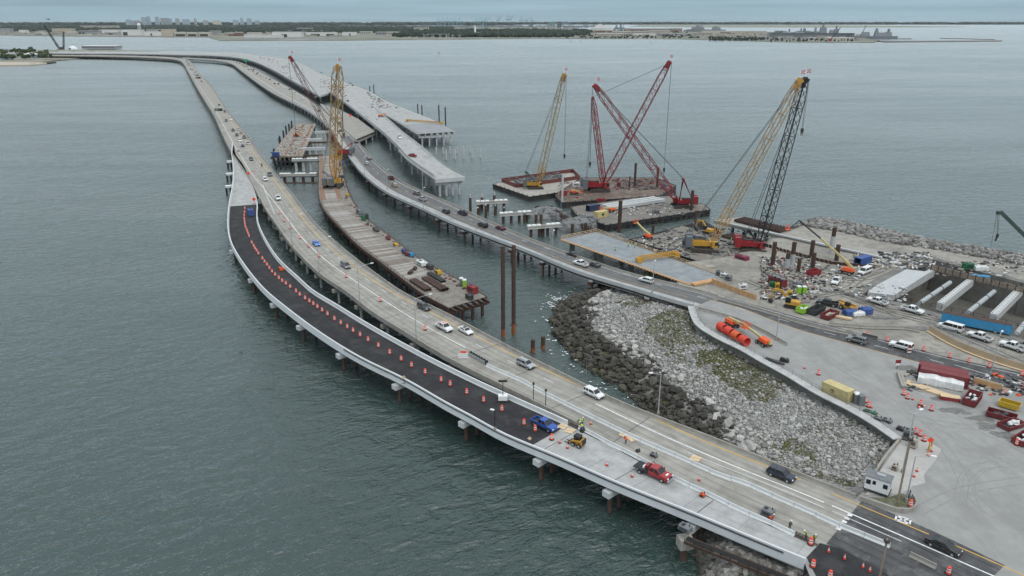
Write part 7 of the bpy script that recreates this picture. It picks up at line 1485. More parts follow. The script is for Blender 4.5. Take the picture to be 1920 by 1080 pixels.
tarped('blue tarpaulin heap on pallets nearer the red dumpster',(1592,590),.2,(3,2.4,1.7),'blue');tarped('blue tarpaulin heap on pallets nearer the pit',(1622,588),.2,(3,2.4,2.0),'blue');tarped('white wrapped pallets between the two blue tarpaulins',(1607,591),.2,(3.4,2.2,1.2),'white');tarped('pale blue sheeted stack beyond the pit',(1832,520),-.35,(6.5,1.4,.9),'sky');tarped('pale yellow bundle beyond the pit',(1876,533),-.3,(4.5,1.3,.6),'cream');tarped('rounded white tank shell beyond the green compressor',(1838,507),-.1,(3.8,2.2,1.8),'white')
lumber('open timber crate pallet in front of the blue tarpaulin',(1580,597),heading((1570,595),(1592,599)),4.6,1,ZS,PLYL,1.2,'timber_crate',.5,1)
lumber('stack of long weathered planks beside the grey tarped stack',(1738,731),heading((1712,722),(1765,740)),9,6,6.0,PLYL,.32);lumber('low concrete barrier lengths lying at the corner of the tarped stack',(1690,715),heading((1684,700),(1695,732)),8,2,6.0,CONC,.5,'barrier_stack',.7,1)
mb=MB();p=at(1781,747,6.3);t=thing('timber_box','red box with a plywood lid in front of the dumpster','box');mb.box((0,0,.4),(3.6,1.5,.8));mb.build('box',sm('red'),t);mb=MB();mb.box((0,0,.85),(3.7,1.6,.1));mb.build('lid',PLYL,t);put(t,Vector((p.x,p.y,6)),heading((1765,744),(1797,749)))
p=at(1850,722,6.5);t=thing('site_screen','brown board screen along the road beside the piled tools','screen');mb=MB();mb.box((0,0,.7),(5,.2,1.4));mb.build('board',PLY,t);mb=MB();mb.box((0,.3,.75),(5.2,.4,1.5));mb.build('barrier',CONC,t);put(t,Vector((p.x,p.y,6)),heading((1840,718),(1880,729)))
# trailer box and the pit with its struts
p=at(1831,606,7.3);t=container('long sky blue rusty trailer box beside the pit',(1831,604),heading((1779,592),(1883,612),7.3),15.5,'sky',ZS+.5,2.2,lift=1.1)
def trailer_gear(t):
    for x in (4.4,5.6):
        for s in (-1,1):wheel_into(t,x,s*1.0,.5,.4).location.z=0.0
    mb=MB();mb.box((0,0,2.22),(15.3,2.3,.1));mb.build('rusty_rim',RUST,t)
rel(t,trailer_gear)
PW=mat('pit_wall_concrete',(.15,.148,.135),.9,var=.35,scale=.35,stain=(.24,.235,.215),stain_amt=.6,stain_scale=.25)
t=thing('pit_wall','grey concrete walls lining the deep strutted pit','pit wall',(*PIT[3],0));mb=MB();c_=np.mean(np.array(PIT),0)
ring_=[Vector((x,y,0)) for x,y in PIT]
for i in range(len(ring_)):
    a,b_=ring_[i],ring_[(i+1) % len(ring_)];mb=MB();mb.bar(a+Vector((0,0,-1.02-.004*i)),b_+Vector((0,0,-1.02-.004*i)),2.8,14);mb.build('wall_panel',PW,t)
mb=MB();mb.prism([(p.x,p.y) for p in ring_],-7,-4.5);mb.build('pit_floor',mat('pit_mud',(.12,.115,.10),.8,var=.3),t)
def strut(label,a,b_,w,h,m,kind='box',z=4.9):
    p,q=at(*a,z),at(*b_,z);d=(q-p).normalized();p-=d*1.0;q+=d*1.5;t=thing('strut',label,'strut',(p+q)/2);mb=MB()
    if kind=='box':mb.bar(p,q,w,h);mb.build('beam',m,t)
    elif kind=='pipe':
        mb.tube(p,q,w/2,16);mb.build('pipe',m,t)
        for u in (.02,.35,.7):mb=MB();mb.tube(p.lerp(q,u),p.lerp(q,u+.015),w/2+.07,16);mb.build('flange',STEELD,t)
    if kind=='box':
        s=d.cross(Vector((0,0,1)));mb=MB()
        for u in np.linspace(.03,.97,16):
            for o_ in (-.3,.3):mb.box(p.lerp(q,u)+s*w*o_+Vector((0,0,h/2+.04)),(.22,.22,.08))
        mb.build('bolt_plate',STEELD,t)
STW=mat('strut_white',(.47,.48,.48),.6,var=.08,stain=(.4,.4,.39),stain_amt=.5);STG=mat('strut_grey',(.36,.39,.40),.5,var=.1,stain=(.26,.25,.23),stain_amt=.5)
strut('white box girder strut at the tarp covered end of the pit',(1681,550),(1744,513),1.7,2.2,STW);strut('plain white box girder strut across the middle of the pit',(1764,573),(1817,531),1.7,2.2,STW);strut('white box girder strut with rows of dark bolts at the right of the pit',(1864,594),(1909,549),1.8,2.2,STW)
strut('grey pipe strut nearest the tarp end of the pit',(1724,569),(1778,532),1.3,0,STG,'pipe');strut('grey pipe strut beside the blue trailer box',(1815,586),(1861,549),1.3,0,STG,'pipe');strut('grey pipe strut cut by the right edge',(1905,627),(1950,570),1.3,0,STG,'pipe')
TARP=mat('white_sheeting',(.43,.445,.45),.55,var=.1,scale=.5,bump=.15,bscale=1.2);P4=[at(1627,548,6.2),at(1676,555,5.9),at(1744,512,5.9),at(1700,503,6.6),at(1642,533,6.6)]
mb=MB();mb.prism([(p.x,p.y) for p in P4],4.5,6.25);mb.v=[(x,y,z+(.25*mnoise.noise((x*.6,y*.6,2)) if z > 5 else 0)) for x,y,z in mb.v];tag(mb.build('plastic_sheet',TARP),'white plastic sheeting covering the sloping end of the pit','plastic sheet')
lg=dens([at(1745,506,6),at(1830,527,6),at(1935,553,6)],2.1);t=thing('lagging_wall','weathered timber lagging wall along the far side of the pit','lagging wall',Vector(lg[3]))
for i in range(len(lg)-1):
    a,b_=Vector(lg[i]),Vector(lg[i+1])
    for k in range(4):mb=MB();mb.bar(a+Vector((0,0,.2+.42*k)),b_+Vector((0,0,.2+.42*k)),.14,.39);mb.build('plank',TIMB,t)
    mb=MB();mb.box(a+Vector((0,0,.9)),(.25,.25,1.9));mb.build('post',STEELD,t)
sl=dens([at(1690,563,6),at(1770,582,6),at(1860,602,6),at(1950,625,6)],2.5);t=thing('pit_guard_rail','steel guard rail along the near side of the pit','guard rail',Vector(sl[2]));mb=MB()
for p in sl:mb.bar(Vector(p),Vector(p)+Vector((0,0,1.2)),.1,.1)
mb.build('post',RUST,t);mb=MB()
for a,b_ in zip(sl,sl[1:]):
    for h in (.6,1.15):mb.bar(Vector(a)+Vector((0,0,h)),Vector(b_)+Vector((0,0,h)),.08,.08)
mb.build('rail',RUST,t)
# yard vehicles
for x,y,k,c,a,b_,lab,ex in [(1551,567,'pickup','black',(1565,570),(1535,565),'black pickup parked above the red dumpsters',None),(1645,564,'pickup','white',(1665,570),(1625,558),'white pickup with open door by the end of the pit',None),(1711,580,'pickup','white',(1690,575),(1730,586),'white crew cab pickup facing the blue trailer box',None),(1782,613,'van','white',(1805,619),(1760,607),'white passenger van beside the blue trailer box',None),(1837,630,'pickup','white',(1858,637),(1815,623),'white pickup between the van and the photo edge',None),(1898,648,'pickup','white',(1920,655),(1880,642),'white pickup cut by the right edge behind the fence',toolbox),(1622,508,'van','white',(1632,504),(1610,513),'white van beside the blue open container',None),(1568,526,'pickup','white',(1575,518),(1560,536),'white service truck near the large orange lift',toolbox)]:
    p=at(x,y,ZS+.8);vehicle(k,c,Vector((p.x,p.y,5.985)),heading(a,b_),lab,ex)
p=at(751,257,9.8);p=at(1392,536,ZS);machine_box('small white tank trailer by the tan screen',(1392,537),.2,(2.4,1.4,1.5),'white',ZS,'tank_trailer')
# ------------------------------------------------------------------ drums, cones, barriers
DRO=mat('drum_orange',(.80,.065,.025),.5,var=.08);DRW=mat('reflective_white',(.70,.70,.70),.4,var=.05)
def make_drum():
    t=thing('traffic_drum','','traffic drum');mb=MB();mb.lathe((0,0,0),[(.46,0),(.46,.06),(.34,.10),(.31,.12)],12);mb.build('rubber_base',BLACK,t)
    for i,(z0,z1,m) in enumerate([(.1,.38,DRO),(.38,.55,DRW),(.55,.74,DRO),(.74,.92,DRW),(.92,1.1,DRO)]):mb=MB();r0,r1=.32-.08*z0,.32-.08*z1;mb.lathe((0,0,0),[(r0,z0),(r1,z1)],12);mb.build('drum_body' if m is DRO else 'reflective_band',m,t)
    mb=MB();mb.lathe((0,0,1.1),[(.23,0),(.17,.05),(.1,.09)],10);mb.build('drum_top',DRO,t);return t
def make_cone():
    t=thing('traffic_cone','','traffic cone');mb=MB();mb.box((0,0,.03),(.42,.42,.06));mb.build('base',BLACK,t)
    for z0,z1,m in [(.06,.34,DRO),(.34,.5,DRW),(.5,.6,DRO),(.6,.7,DRW),(.7,.85,DRO)]:mb=MB();f=lambda z:.18-.16*(z-.06)/.8;mb.lathe((0,0,0),[(f(z0),z0),(f(z1),z1)],10);mb.build('cone_body' if m is DRO else 'reflective_collar',m,t)
    return t
def drum(x,y,z,label,group=None,lift=.55):p=at(x,y,z+lift);return place('drum',make_drum,Vector((p.x,p.y,z)),random.uniform(0,6),label,group=group,scale=1.08)
def cone(x,y,z,label,group=None):p=at(x,y,z+.42);return place('cone',make_cone,Vector((p.x,p.y,z)),random.uniform(0,1.5),label,group=group,scale=1.15)
row=[(459,390),(458.5,397),(458,403),(458,409),(458.6,414),(459,419),(460,424),(462,429),(463.5,433),(465,437),(467,442),(472,454.5),(475.4,460.5),(478,465),(481,469.4),(484.4,474.6),(492,484),(496,490),(500.7,495.6),(505,502),(510,508.4),(515.7,514.4),(522.8,520.6),(529,526),(536,531),(544,537),(555,545.3),(562,551.5),(572,558.4),(580,564),(587.5,569),(595,574.5),(604,581),(614,588),(627,597),(639,604.5),(651,612),(662,619),(675,627),(690,636),(709.4,647),(730.6,659.7),(752,672),(771.5,683.7),(797,696.6),(827,711),(844,719),(875,734),(906.7,748.7),(941,765.6),(982.5,791.5),(1003.5,803),(1034.4,819.3)]
for i,(x,y) in enumerate(reversed(row)):drum(x,y,6.035,f'orange and white drum in the row along the black asphalt, {nth(i + 1)} from the blue pickup','drums along the new asphalt')
for i,(x,y) in enumerate([(523.7,399),(533,412.7),(544.4,426),(562.5,445),(578,460.5),(599,479),(649,517),(713.3,561.5),(797,615)]):drum(x,y,6.01,f'drum beside the white line of the old grey bridge, {nth(i + 1)} from the far end','drums on the old grey bridge')
for i,(x,y) in enumerate([(438,268),(442,285),(443,306.6),(474.3,320.6),(477,325),(474,381)]):cone(x,y,6.01,f'small cone where the new ramp splits off, {nth(i + 1)} from the far end','cones at the ramp split')
for x,y,z,lab in [(1520.6,1015,6.02,'drum at the near end of the pale deck beside the workers'),(1525,1057,6.02,'drum on the black asphalt just past the deck end'),(1557,1077,6.02,'drum on the black asphalt cut by the bottom edge'),(1779,1070,6.01,'drum at the end of the white barriers by the black sedan'),(1708,944,6.5,'drum inside the curved kerb by the guard booth'),(1535,698.4,6,'lone drum on the lot above the yellow container'),(1622,750,6,'drum behind the portable toilets, farthest of three'),(1618,755,6,'drum beside the portable toilets, middle of three'),(1628.7,758.4,6,'drum beside the portable toilets, nearest of three'),(1694.5,736,6,'drum at the tip of the old barrier lengths'),(1702,743,6,'drum next to the long weathered planks'),(1726.5,755,6,'drum with a fallen cone beside it on the lot'),(1747,765,6,'drum by the manhole on the lot'),(1732,654,6,'drum beside the road behind the large white SUV'),(1781,666.5,6,'drum beside the road in front of the tan wall, first of three'),(1817,675.6,6,'drum beside the road in front of the tan wall, second of three'),(1855,685,6,'drum beside the road at the lamp post'),(1916.5,700,6,'drum beside the road at the photo edge'),(1716.5,808,6,'drum behind the grey wall corner'),(1725,812,6,'drum next to the blue scrawl at the wall corner'),(1733,822,6,'drum in front of the orange diamond sign'),(1907,829.5,6,'drum beside the cut off dumpster'),(1626,626.7,6,'drum on the dark barrier beside the grey estate SUV'),(1663.5,636,6,'drum at the near end of the dark barrier')]:drum(x,y,z,lab)
for x,y,z,lab in [(1584,1044,6.01,'cone on the black asphalt edge, farthest of three'),(1618.5,1060,6.01,'cone on the black asphalt edge, middle of three'),(1631.5,1067,6.01,'cone on the black asphalt edge, nearest of three'),(1554,1031,6.01,'cone just beyond the end of the pale deck'),(1311,897,6.01,'cone on the old deck behind the flatbed truck'),(1138,869,6.02,'cone on the pale deck midway to the flatbed truck'),(1185.6,890,6.02,'cone on the pale deck beside the flatbed truck'),(1049.6,827,6.02,'cone next to the asphalt seam'),(1064,836.6,6.02,'cone next to the skid steer'),(1107.6,792,6.01,'cone beside the kneeling workers'),(1720,880,6,'cone on the concrete apron by the guard booth'),(1714,890,6,'cone nearer the guard booth'),(1741,851,6,'cone in front of the yellow bollards'),(1747,843,6,'cone behind the yellow bollards'),(1711.8,746,6,'cone beside the planks'),(1634,761,6,'cone beside the three drums'),(1508.7,687.7,6,'cone on the lot above the lone drum'),(1444,968,6.01,'red cone near the block pile on the old deck')]:cone(x,y,z,lab)
for i,(x,y) in enumerate([(1722,760),(1729,760)]):o=cone(x,y,6.0,('cone lying on its side by the drum, left one','cone lying on its side by the drum, right one')[i]);o.rotation_euler=(1.45,0,i*1.7);o.location.z=6.2
JP=[(-.30,0),(.30,0),(.30,.08),(.12,.32),(.075,.81),(-.075,.81),(-.12,.32),(-.30,.08)]
JM={}
def barriers(px,z,zt,m,label,group,L_=3.66,h=1.0,n0=0):
    c=dens([(*p,0) for p in trace(px,zt,1.0,4)],1.0);d=np.r_[0,np.cumsum(np.linalg.norm(np.diff(c,axis=0),axis=1))];k=int(d[-1]/L_)
    key=(m.name,L_)
    if key not in JM:mb=MB();mb.loft([[(x,a,b_*h) for a,b_ in JP] for x in (-L_/2+.03,L_/2-.03)]);o=mb.build('jersey_barrier',m);JM[key]=o.data;bpy.data.objects.remove(o)
    for i in range(k):
        s=(i+.5)*L_;p=[np.interp(s,d,c[:,q]) for q in (0,1)];e=[np.interp(s+1,d,c[:,q])-np.interp(s-1,d,c[:,q]) for q in (0,1)]
        o=bpy.data.objects.new('jersey_barrier',JM[key]);COL.objects.link(o);o.location=(p[0],p[1],z+.012);o.rotation_euler=(0,0,math.atan2(e[1],e[0])+random.uniform(-.012,.012));tag(o,label.format(nth(i+1)),'barrier',group)
barriers([(912.5,681),(934,691),(982.5,712),(1005,725),(1061,753),(1099,772),(1153,798),(1184,813),(1247.5,841),(1283,856),(1354,888),(1393,899),(1476,936),(1517,953),(1560,974),(1608,993),(1656,1012.6),(1707,1034)],6,6.8,CONCW,'white concrete barrier beside the open lane, {} from the crash cushion','white barriers on the old grey bridge')
barriers([(1707,1034),(1757,1058)],6,6.8,CONC,'grey concrete barrier at the end of the white line, {} of its kind','grey barriers ending the white line')
barriers([(1085,797),(1106,807),(1149,830),(1192,851),(1266,892),(1334,924),(1378,946),(1457,981),(1502,1002)],6,6.8,CONCW,'pale barrier along the rebar gap, {} from the workers towards the deck end','pale barriers along the rebar gap')
barriers([(1351,557),(1400,571),(1447,584),(1500,601),(1562,616),(1612,626)],6,6.8,CONC,'grey barrier on the far side of the land road, {} from the bridge','barriers on the far side of the land road');barriers([(1310,575),(1357,588),(1392,599),(1440,622),(1482,646)],6,6.8,CONC,'weathered barrier between road and boom lift, {} from the bridge','weathered barriers by the boom lift')
barriers([(1617,624),(1670,637)],6,6.8,mat('dark_barrier',(.07,.07,.07),.7),'dark barrier beside the grey estate SUV, {} from its left end','dark barriers beside the estate SUV');barriers([(1555,604),(1620,610),(1700,612),(1742,622)],6,6.8,CONC,'old barrier between yard and closed lane, {} from the dumpsters','old barriers edging the yard')
barriers([(493,346),(497,358),(508,383),(515,400)],6,6.8,CONCW,'white barrier beside the lower diamond sign, {} from the far end','white barriers by the diamond sign')
rT=trace([(1742,620),(1794,650),(1866,678),(1920,694),(2000,718)],6,2.0,3);t=thing('tan_wall','curved tan concrete wall with chain link fence along the closed lane','wall',(*rT[5],6));mb=MB();psweep(mb,[(*p,6) for p in rT],[(-.2,0),(.2,0),(.2,1.5),(-.2,1.5)]);mb.build('wall',mat('tan_concrete',(.42,.33,.225),.85,var=.12,stain=(.22,.18,.13),stain_amt=.5,stain_scale=.3),t);mb=MB();psweep(mb,[(*p,6) for p in rT],[(.25,.015),(1.0,.015),(1.0,.12),(.25,.12)]);mb.build('kerb',PLYL,t)
for p in rT[::2]:mb=MB();mb.bar((p[0],p[1],7.5),(p[0],p[1],9.1),.08,.08);mb.build('fence_post',GALV,t)
mb=MB()
for p,q in zip(rT,rT[1:]):
    for h in (7.6,9.05):mb.bar((*p,h),(*q,h),.05,.05)
    for k in range(7):a,b_=Vector((*p,7.6)).lerp(Vector((*q,7.6)),k/7),Vector((*p,9.05)).lerp(Vector((*q,9.05)),(k+1)/7);mb.bar(a,b_,.022,.022,caps=False);mb.bar(Vector((a.x,a.y,9.05)),Vector((b_.x,b_.y,7.6)),.022,.022,caps=False)
mb.build('fence_mesh',GALV,t)
# crash cushion with its board
p,q=at(882,666,6),at(912,683,6);t=thing('crash_cushion','steel crash cushion at the start of the white barriers','crash cushion',p);rz=math.atan2((q-p).y,(q-p).x)
for k in range(7):a=p.lerp(q,k/6);mb=MB();mb.box(a+Vector((0,0,.5)),(.25,.8,.9),rz);mb.build('diaphragm',STEELD,t)
s=(q-p).normalized().cross(Vector((0,0,1)))
for o_ in (-.42,.42):
    for h in (.3,.7):mb=MB();mb.bar(p+s*o_+Vector((0,0,h)),q+s*o_+Vector((0,0,h)),.08,.3);mb.build('rail',GALV,t)
p=at(868,674,6);t=thing('barricade','white three board barricade with a red sign before the crash cushion','barricade',p);mb=MB()
for s in (-.9,.9):mb.bar(p+Vector((s,0,0)),p+Vector((s,0,1.6)),.08,.08)
mb.build('post',GALV,t)
for h in (.5,.95,1.4):mb=MB();mb.box(p+Vector((0,-.06,h)),(2.4,.05,.25));mb.build('board',WHITEP,t)
mb=MB();mb.box(p+Vector((.2,0,1.9)),(1.3,.05,.5));mb.build('sign_panel',DRO,t)
def diamond(x,y,z,label,s=1.1,m=None,h=2.0):
    p=at(x,y,z+h);t=thing('road_sign',label,'sign',(p.x,p.y,z));mb=MB();mb.add([(p.x+a*s,p.y+b_,z+h+c*s) for b_ in (-.03,.03) for a,c in ((0,-.8),(.8,0),(0,.8),(-.8,0))],[(0,1,2,3),(7,6,5,4),(0,4,5,1),(1,5,6,2),(2,6,7,3),(3,7,4,0)]);mb.build('sign_panel',m or DRO,t);mb=MB();mb.bar((p.x,p.y+.08,z),(p.x,p.y+.08,z+h),.08,.08);mb.bar((p.x-.6,p.y,z+.05),(p.x+.6,p.y,z+.05),.06,.06);mb.build('stand',STEELD,t)
diamond(466,325,6,'upper orange diamond sign at the ramp split');diamond(476,373.5,6,'lower orange diamond sign by the start of the black asphalt');diamond(1745,825,6,'orange diamond sign leaning by the yellow bollards',.8);diamond(657,216,6,'orange diamond sign below the white viaduct',1.5,h=2.5);diamond(757,707,6,'small tan diamond sign backing on the ramp parapet',.5,PLYL,1.6);diamond(993,822,6,'tan diamond sign on the ramp parapet near the seam',.5,PLYL,1.6)
p=at(1684,681,7.6);t=thing('road_sign','red and white sign on a post by the tarped stack','sign',(p.x,p.y,6));mb=MB();mb.box((p.x,p.y,8),(1.2,.06,.8));mb.build('sign_panel',sm('red'),t);mb=MB();mb.box((p.x,p.y,7.3),(.9,.06,.5));mb.build('sign_plate',WHITEP,t);mb=MB();mb.bar((p.x,p.y+.08,6),(p.x,p.y+.08,8.2),.08,.08);mb.build('post',STEELD,t)
p=at(1706,655,7.2);t=thing('road_sign','red and white striped object marker in the closed lane','sign',(at(1706,655,7).x,at(1706,655,7).y,6))
for k in range(4):mb=MB();mb.box((p.x,p.y,6.5+k*.4),(.9,.06,.38));mb.build('stripe_board',sm('red') if k % 2 else WHITEP,t)
# light poles
def lamp(label,xb,yb,z,h,arm,m=GALV,armz=.6):
    p=at(xb,yb,z);t=thing('street_lamp',label,'street lamp',p);mb=MB();mb.tube(p,p+Vector((0,0,h)),.13,8,.08);mb.build('pole',m,t);e=p+Vector((arm[0],arm[1],h+armz));mb=MB();mb.bar(p+Vector((0,0,h)),e,.09,.09,6);mb.build('arm',m,t);mb=MB();mb.box(e+Vector((arm[0],arm[1],0)).normalized()*.3,(.8,.4,.16),math.atan2(arm[1],arm[0]));mb.build('lamp_head',WHITEP,t);mb=MB();mb.box(p+Vector((0,0,.3)),(.4,.4,.6));mb.build('base',CONC,t)
for i,(x,y) in enumerate([(548,461),(599,511),(675,569),(780.6,636)]):lamp(f'tall street lamp on the left edge of the old bridge, {nth(i + 1)} from far end',x,y,6.7,10.5,(3.4,1.6))
for i,(x,y) in enumerate([(683.5,327.5),(726,356),(794,394),(893,437),(1035,485),(1223,549)]):lamp(f'slim lamp post on the near edge of the middle bridge, {nth(i + 1)} from the far end',x,y,6.7,8.5,(.5,1.5))
lamp('street lamp on the far side of the middle bridge by the broken viaduct',793,360,6.7,9,(4.2,1.5));lamp('lamp post above the dark boulders on the right edge of the old grey bridge',1234,776,6.8,8.6,(-1.8,-.4));lamp('tall street lamp beside the weathered barriers on the lot',1455,638,6,11,(3,.6));lamp('street lamp at the tan wall',1857,703,6,9.5,(.8,.8));lamp('street lamp with a short arm beside the guard booth',1699,940,6,8.5,(2,-.8));lamp('street lamp standing at the wall corner',1692,886,6,11.5,(1,.4));lamp('thin lamp on the outer parapet of the new ramp',928,806,7,4.2,(-.2,.1),STEELD,0)
for x,y,h,w,lab in [(1682,946,12.5,.34,'dark timber utility pole in the kerb by the booth'),(1649,1082,6.5,.3,'timber pole cut by the bottom edge'),(1642,883,4.6,.22,'short white pole behind the guard booth'),(1099,714,4.5,.12,'dark pipe post on the parapet beside the water'),(1000,752,4.4,.16,'dark post behind the ramp parapet, left of two'),(1023,765,4.4,.16,'dark post behind the ramp parapet, right of two')]:p=at(x,y,6);t=thing('utility_pole',lab,'pole',p);mb=MB();mb.tube(p,p+Vector((0,0,h)),w/2,8);mb.build('shaft',STEELD if w < .3 and h < 4.5 else TIMB,t);mb=MB();mb.box(p+Vector((0,0,h-.4)),(w+.3,w+.3,.3));mb.build('bracket',STEELD,t)
for i,(x,y,z,lab) in enumerate([(409,216,6.8,'sign gantry on the old grey bridge nearer the motorcycle'),(366,150,6.8,'sign gantry far out on the old grey bridge')]):
    d=rB.px(x,y+8);p,q=rB.at(d,-.02,.8),rB.at(d,.75 if not i else 1.0,7.6);t=thing('sign_gantry',lab,'sign gantry',p);mb=MB();mb.bar(p,Vector((p.x,p.y,13.6)),.5,.5);mb.build('post',GALV,t);mb=MB();mb.bar(Vector((p.x,p.y,13.6)),q,.5,.5);mb.build('beam',GALV,t);mb=MB();c=Vector((p.x,p.y,13.6)).lerp(q,.3);mb.box(c,(6.5,.5,2.0));mb.build('sign_panel',STEELD,t)
p=rC.at(rC.px(458,122),1.0,.8);t=thing('sign_gantry','green highway sign far out on the middle bridge','sign gantry',p);mb=MB();mb.bar(p,p+Vector((0,0,8)),.5,.5);mb.build('post',GALV,t);mb=MB();mb.box(p+Vector((0,0,7)),(8,.4,3.6));mb.build('sign_panel',mat('sign_green',(.01,.28,.13),.5),t)
# guard booth and its kerb
p,rz,L_=frame2((1619,917),(1664,932),6.3);c=p+Vector((math.cos(rz),math.sin(rz),0))*L_/2+Vector((-math.sin(rz),math.cos(rz),0))*1.2;t=thing('guard_booth','small white guard booth on stilts behind the bridge parapet','booth')
box_part(t,'wall',WHITEP,((0,0,1.75),(L_,2.3,2.4)));box_part(t,'roof',sm('grey'),((0,0,3.0),(L_+.25,2.55,.12)));box_part(t,'roof_vent',GALV,((.2,.2,3.15),(1.3,.7,.18)));box_part(t,'floor_frame',STEELD,((0,0,.5),(L_+.3,2.5,.15)))
for x in (-L_*.36,L_*.34):box_part(t,'window',GLASS,((x,-1.16,1.95),(.7,.05,.8)))
box_part(t,'window',GLASS,((L_/2+.01,-.3,1.95),(.05,.9,.8)));d=box_part(t,'door',WHITEP,((-L_*.12,-1.17,1.6),(.8,.05,1.95)));d2=box_part(d,'pane',GLASS,((-L_*.12,-1.2,2.1),(.5,.03,.7)))
for x in (-L_/2,L_/2):
    for y in (-1,1):box_part(t,'leg',STEELD,((x*.9,y,.2),(.15,.15,.5)))
put(t,Vector((c.x,c.y,6)),rz)
kp=trace([(1613,931),(1650,943),(1682,954),(1704,956),(1718,949),(1721,938),(1712,926)],6.7,1.0,2);mb=MB();psweep(mb,[(*q,6.0) for q in kp],[(-.2,.01),(.2,.01),(.15,.8),(-.15,.8)]);tag(mb.build('kerb_wall',CONC),'low concrete wall curving around the island by the guard booth','wall');polysheet('grass',[(1628,932),(1682,951),(1712,948),(1715,932),(1690,925),(1660,934)],6.02,mat('verge',(.11,.115,.06),.95,var=.4,stain=(.2,.19,.16),stain_amt=.8,stain_scale=.5),kind='structure')
polysheet('concrete_apron',[(1690,826),(1645,890),(1622,928),(1690,925),(1712,912),(1735,905),(1732,890),(1755,862),(1765,842),(1725,820)],6.016,mat('apron_concrete',(.39,.38,.36),.85,var=.15,stain=(.25,.24,.23),stain_amt=.5))
mb=MB();psweep(mb,[(*q,6.0) for q in trace([(1688,822),(1662,853),(1640,885)],6.4,1.5,1)],[(-.2,-1.5),(.2,-1.5),(.2,.6),(-.2,.6)]);tag(mb.build('low_wall',CONC),'straight low concrete wall from the retaining wall corner to the booth','wall')
for x,y,dim,c,lab,nm in [(1703,815,(1.6,1.2,2.2),'grey','grey electrical cabinet at the wall corner','cabinet'),(1712,830,(1.4,1.2,1.8),'tan','tan cabinet beside the grey one at the wall corner','cabinet'),(1690,804,(1.6,1,.6),'dark','dark tool box on the wall before the cabinets','tool_box'),(1663,788,(1.8,1.1,.6),'grey','grey crate with green lid on the wall','crate'),(1646,784,(1.6,1,.5),'grey','pale crate on the wall beside the green lidded one','crate'),(1632,772,(2.6,.8,.3),'green','green rack lying on the wall past the yellow container','rack'),(1452,677,(4.6,.8,.5),'dark','long dark steel rack by the wall railing','rack'),(1471,675,(2.0,.8,.8),'dark','short dark steel rack on the lot','rack'),(1678,876,(.9,.9,1.0),'tan','tan litter bin on the concrete apron','bin'),(1703,930,(.5,.6,1.5),'grey','grey control box on a post by the booth','cabinet'),(470,398,(4.4,2.0,2.6),'blue','blue scissor lift truck at the start of the black asphalt','scissor_lift'),(527,504,(1.7,1.2,1.1),'orange','orange compressor trailer on the black asphalt','compressor'),(1317,928,(.8,.6,.6),'orange','orange cutter on the pale deck near its far barrier','cutter'),(1440,960,(1.8,1.4,1.1),'grey','grey block pallet beside the rebar gap','pallet'),(1226,853,(1.3,.7,.6),'grey','steel toolbox on the old deck behind the flatbed','tool_box'),(1196,845,(.7,.6,.35),'dark','black bag lying on the old deck','bag'),(1092,806,(.7,.7,.9),'dark','dark bin at the start of the pale barriers','bin'),(1285,990,(1.9,1.3,.9),'grey','grey concrete bracket box hung outside the ramp parapet','box'),(447,283,(1,1,1),'grey','small grey box at the tip of the ramp','box'),(487,378,(2.2,1.4,1.8),'grey','grey arrow board trailer by the lower diamond sign','arrow_board')]:
    machine_box(lab,(x,y),rB.rz(rB.px(min(x,1500),min(y,1000))),dim,c,6.03 if y != 990 else 5.4,nm)
for i,(x,y,h) in enumerate([(1740,848,1.3),(1746,837,1.5)]):p=at(x,y,6);mb=MB();mb.tube(p,p+Vector((0,0,h)),.16,10);mb.lathe(tuple(p+Vector((0,0,h))),[(.16,0),(.1,.1),(.02,.14)],10);tag(mb.build('bollard',YELP),('yellow bollard nearer the cones','yellow bollard under the orange diamond sign')[i],'bollard')
for i,(x,y,a) in enumerate([(1055,800,.2),(1068,808,.4),(1172,816,.1),(1186,823,-.3),(1305,860,.3)]):lumber(f'loose plywood sheets on the deck, {nth(i + 1)} heap from the blue pickup',(x,y),a+rB.rz(rB.px(1100,780)),1.8,2,6.035,PLYL,.8,'plywood_heap',.08,1)
p=at(943,752,6.03);t=thing('light_tower','white light tower trailer with a dark mast on the black asphalt','light tower',p);mb=MB();mb.box(p+Vector((0,0,.9)),(1.9,1.3,1.0));mb.build('body',WHITEP,t);mb=MB();mb.bar(p+Vector((0,0,1.4)),p+Vector((0,0,4.6)),.14,.14);mb.build('mast',STEELD,t);mb=MB();mb.bar(p+Vector((-.9,0,4.6)),p+Vector((.9,0,4.6)),.35,.35);mb.build('lamp_bar',STEELD,t);mb=MB();mb.bar(p+Vector((-1.6,-1,.3)),p+Vector((1.6,1,.3)),.1,.1);mb.bar(p+Vector((-1.6,1,.3)),p+Vector((1.6,-1,.3)),.1,.1);mb.build('outrigger',STEELD,t)
# painted box with a cross, stop bar
g0,rz,_=frame2((1686,975),(1699,979),6);mb=MB()
for a,b_ in (((-1,-.7),(1,-.7)),((-1,.7),(1,.7)),((-1,-.7),(-1,.7)),((1,-.7),(1,.7)),((-1,-.7),(1,.7)),((-1,.7),(1,-.7))):f=lambda q:g0+Vector((q[0]*math.cos(rz)-q[1]*math.sin(rz)+.6,q[0]*math.sin(rz)+q[1]*math.cos(rz),.02));mb.bar(f(a),f(b_),.28,.006)
tag(mb.build('painted_cross',LINEW),kind='structure')
for i in range(5):d=rB.px(1604,968);mb=MB();a=rB.at(d,.35+.075*i,.014);mb.bar(a,rB.at(d,.35+.075*i+.04,.014),.7,.008);tag(mb.build('stop_bar_marking',LINEW),kind='structure')
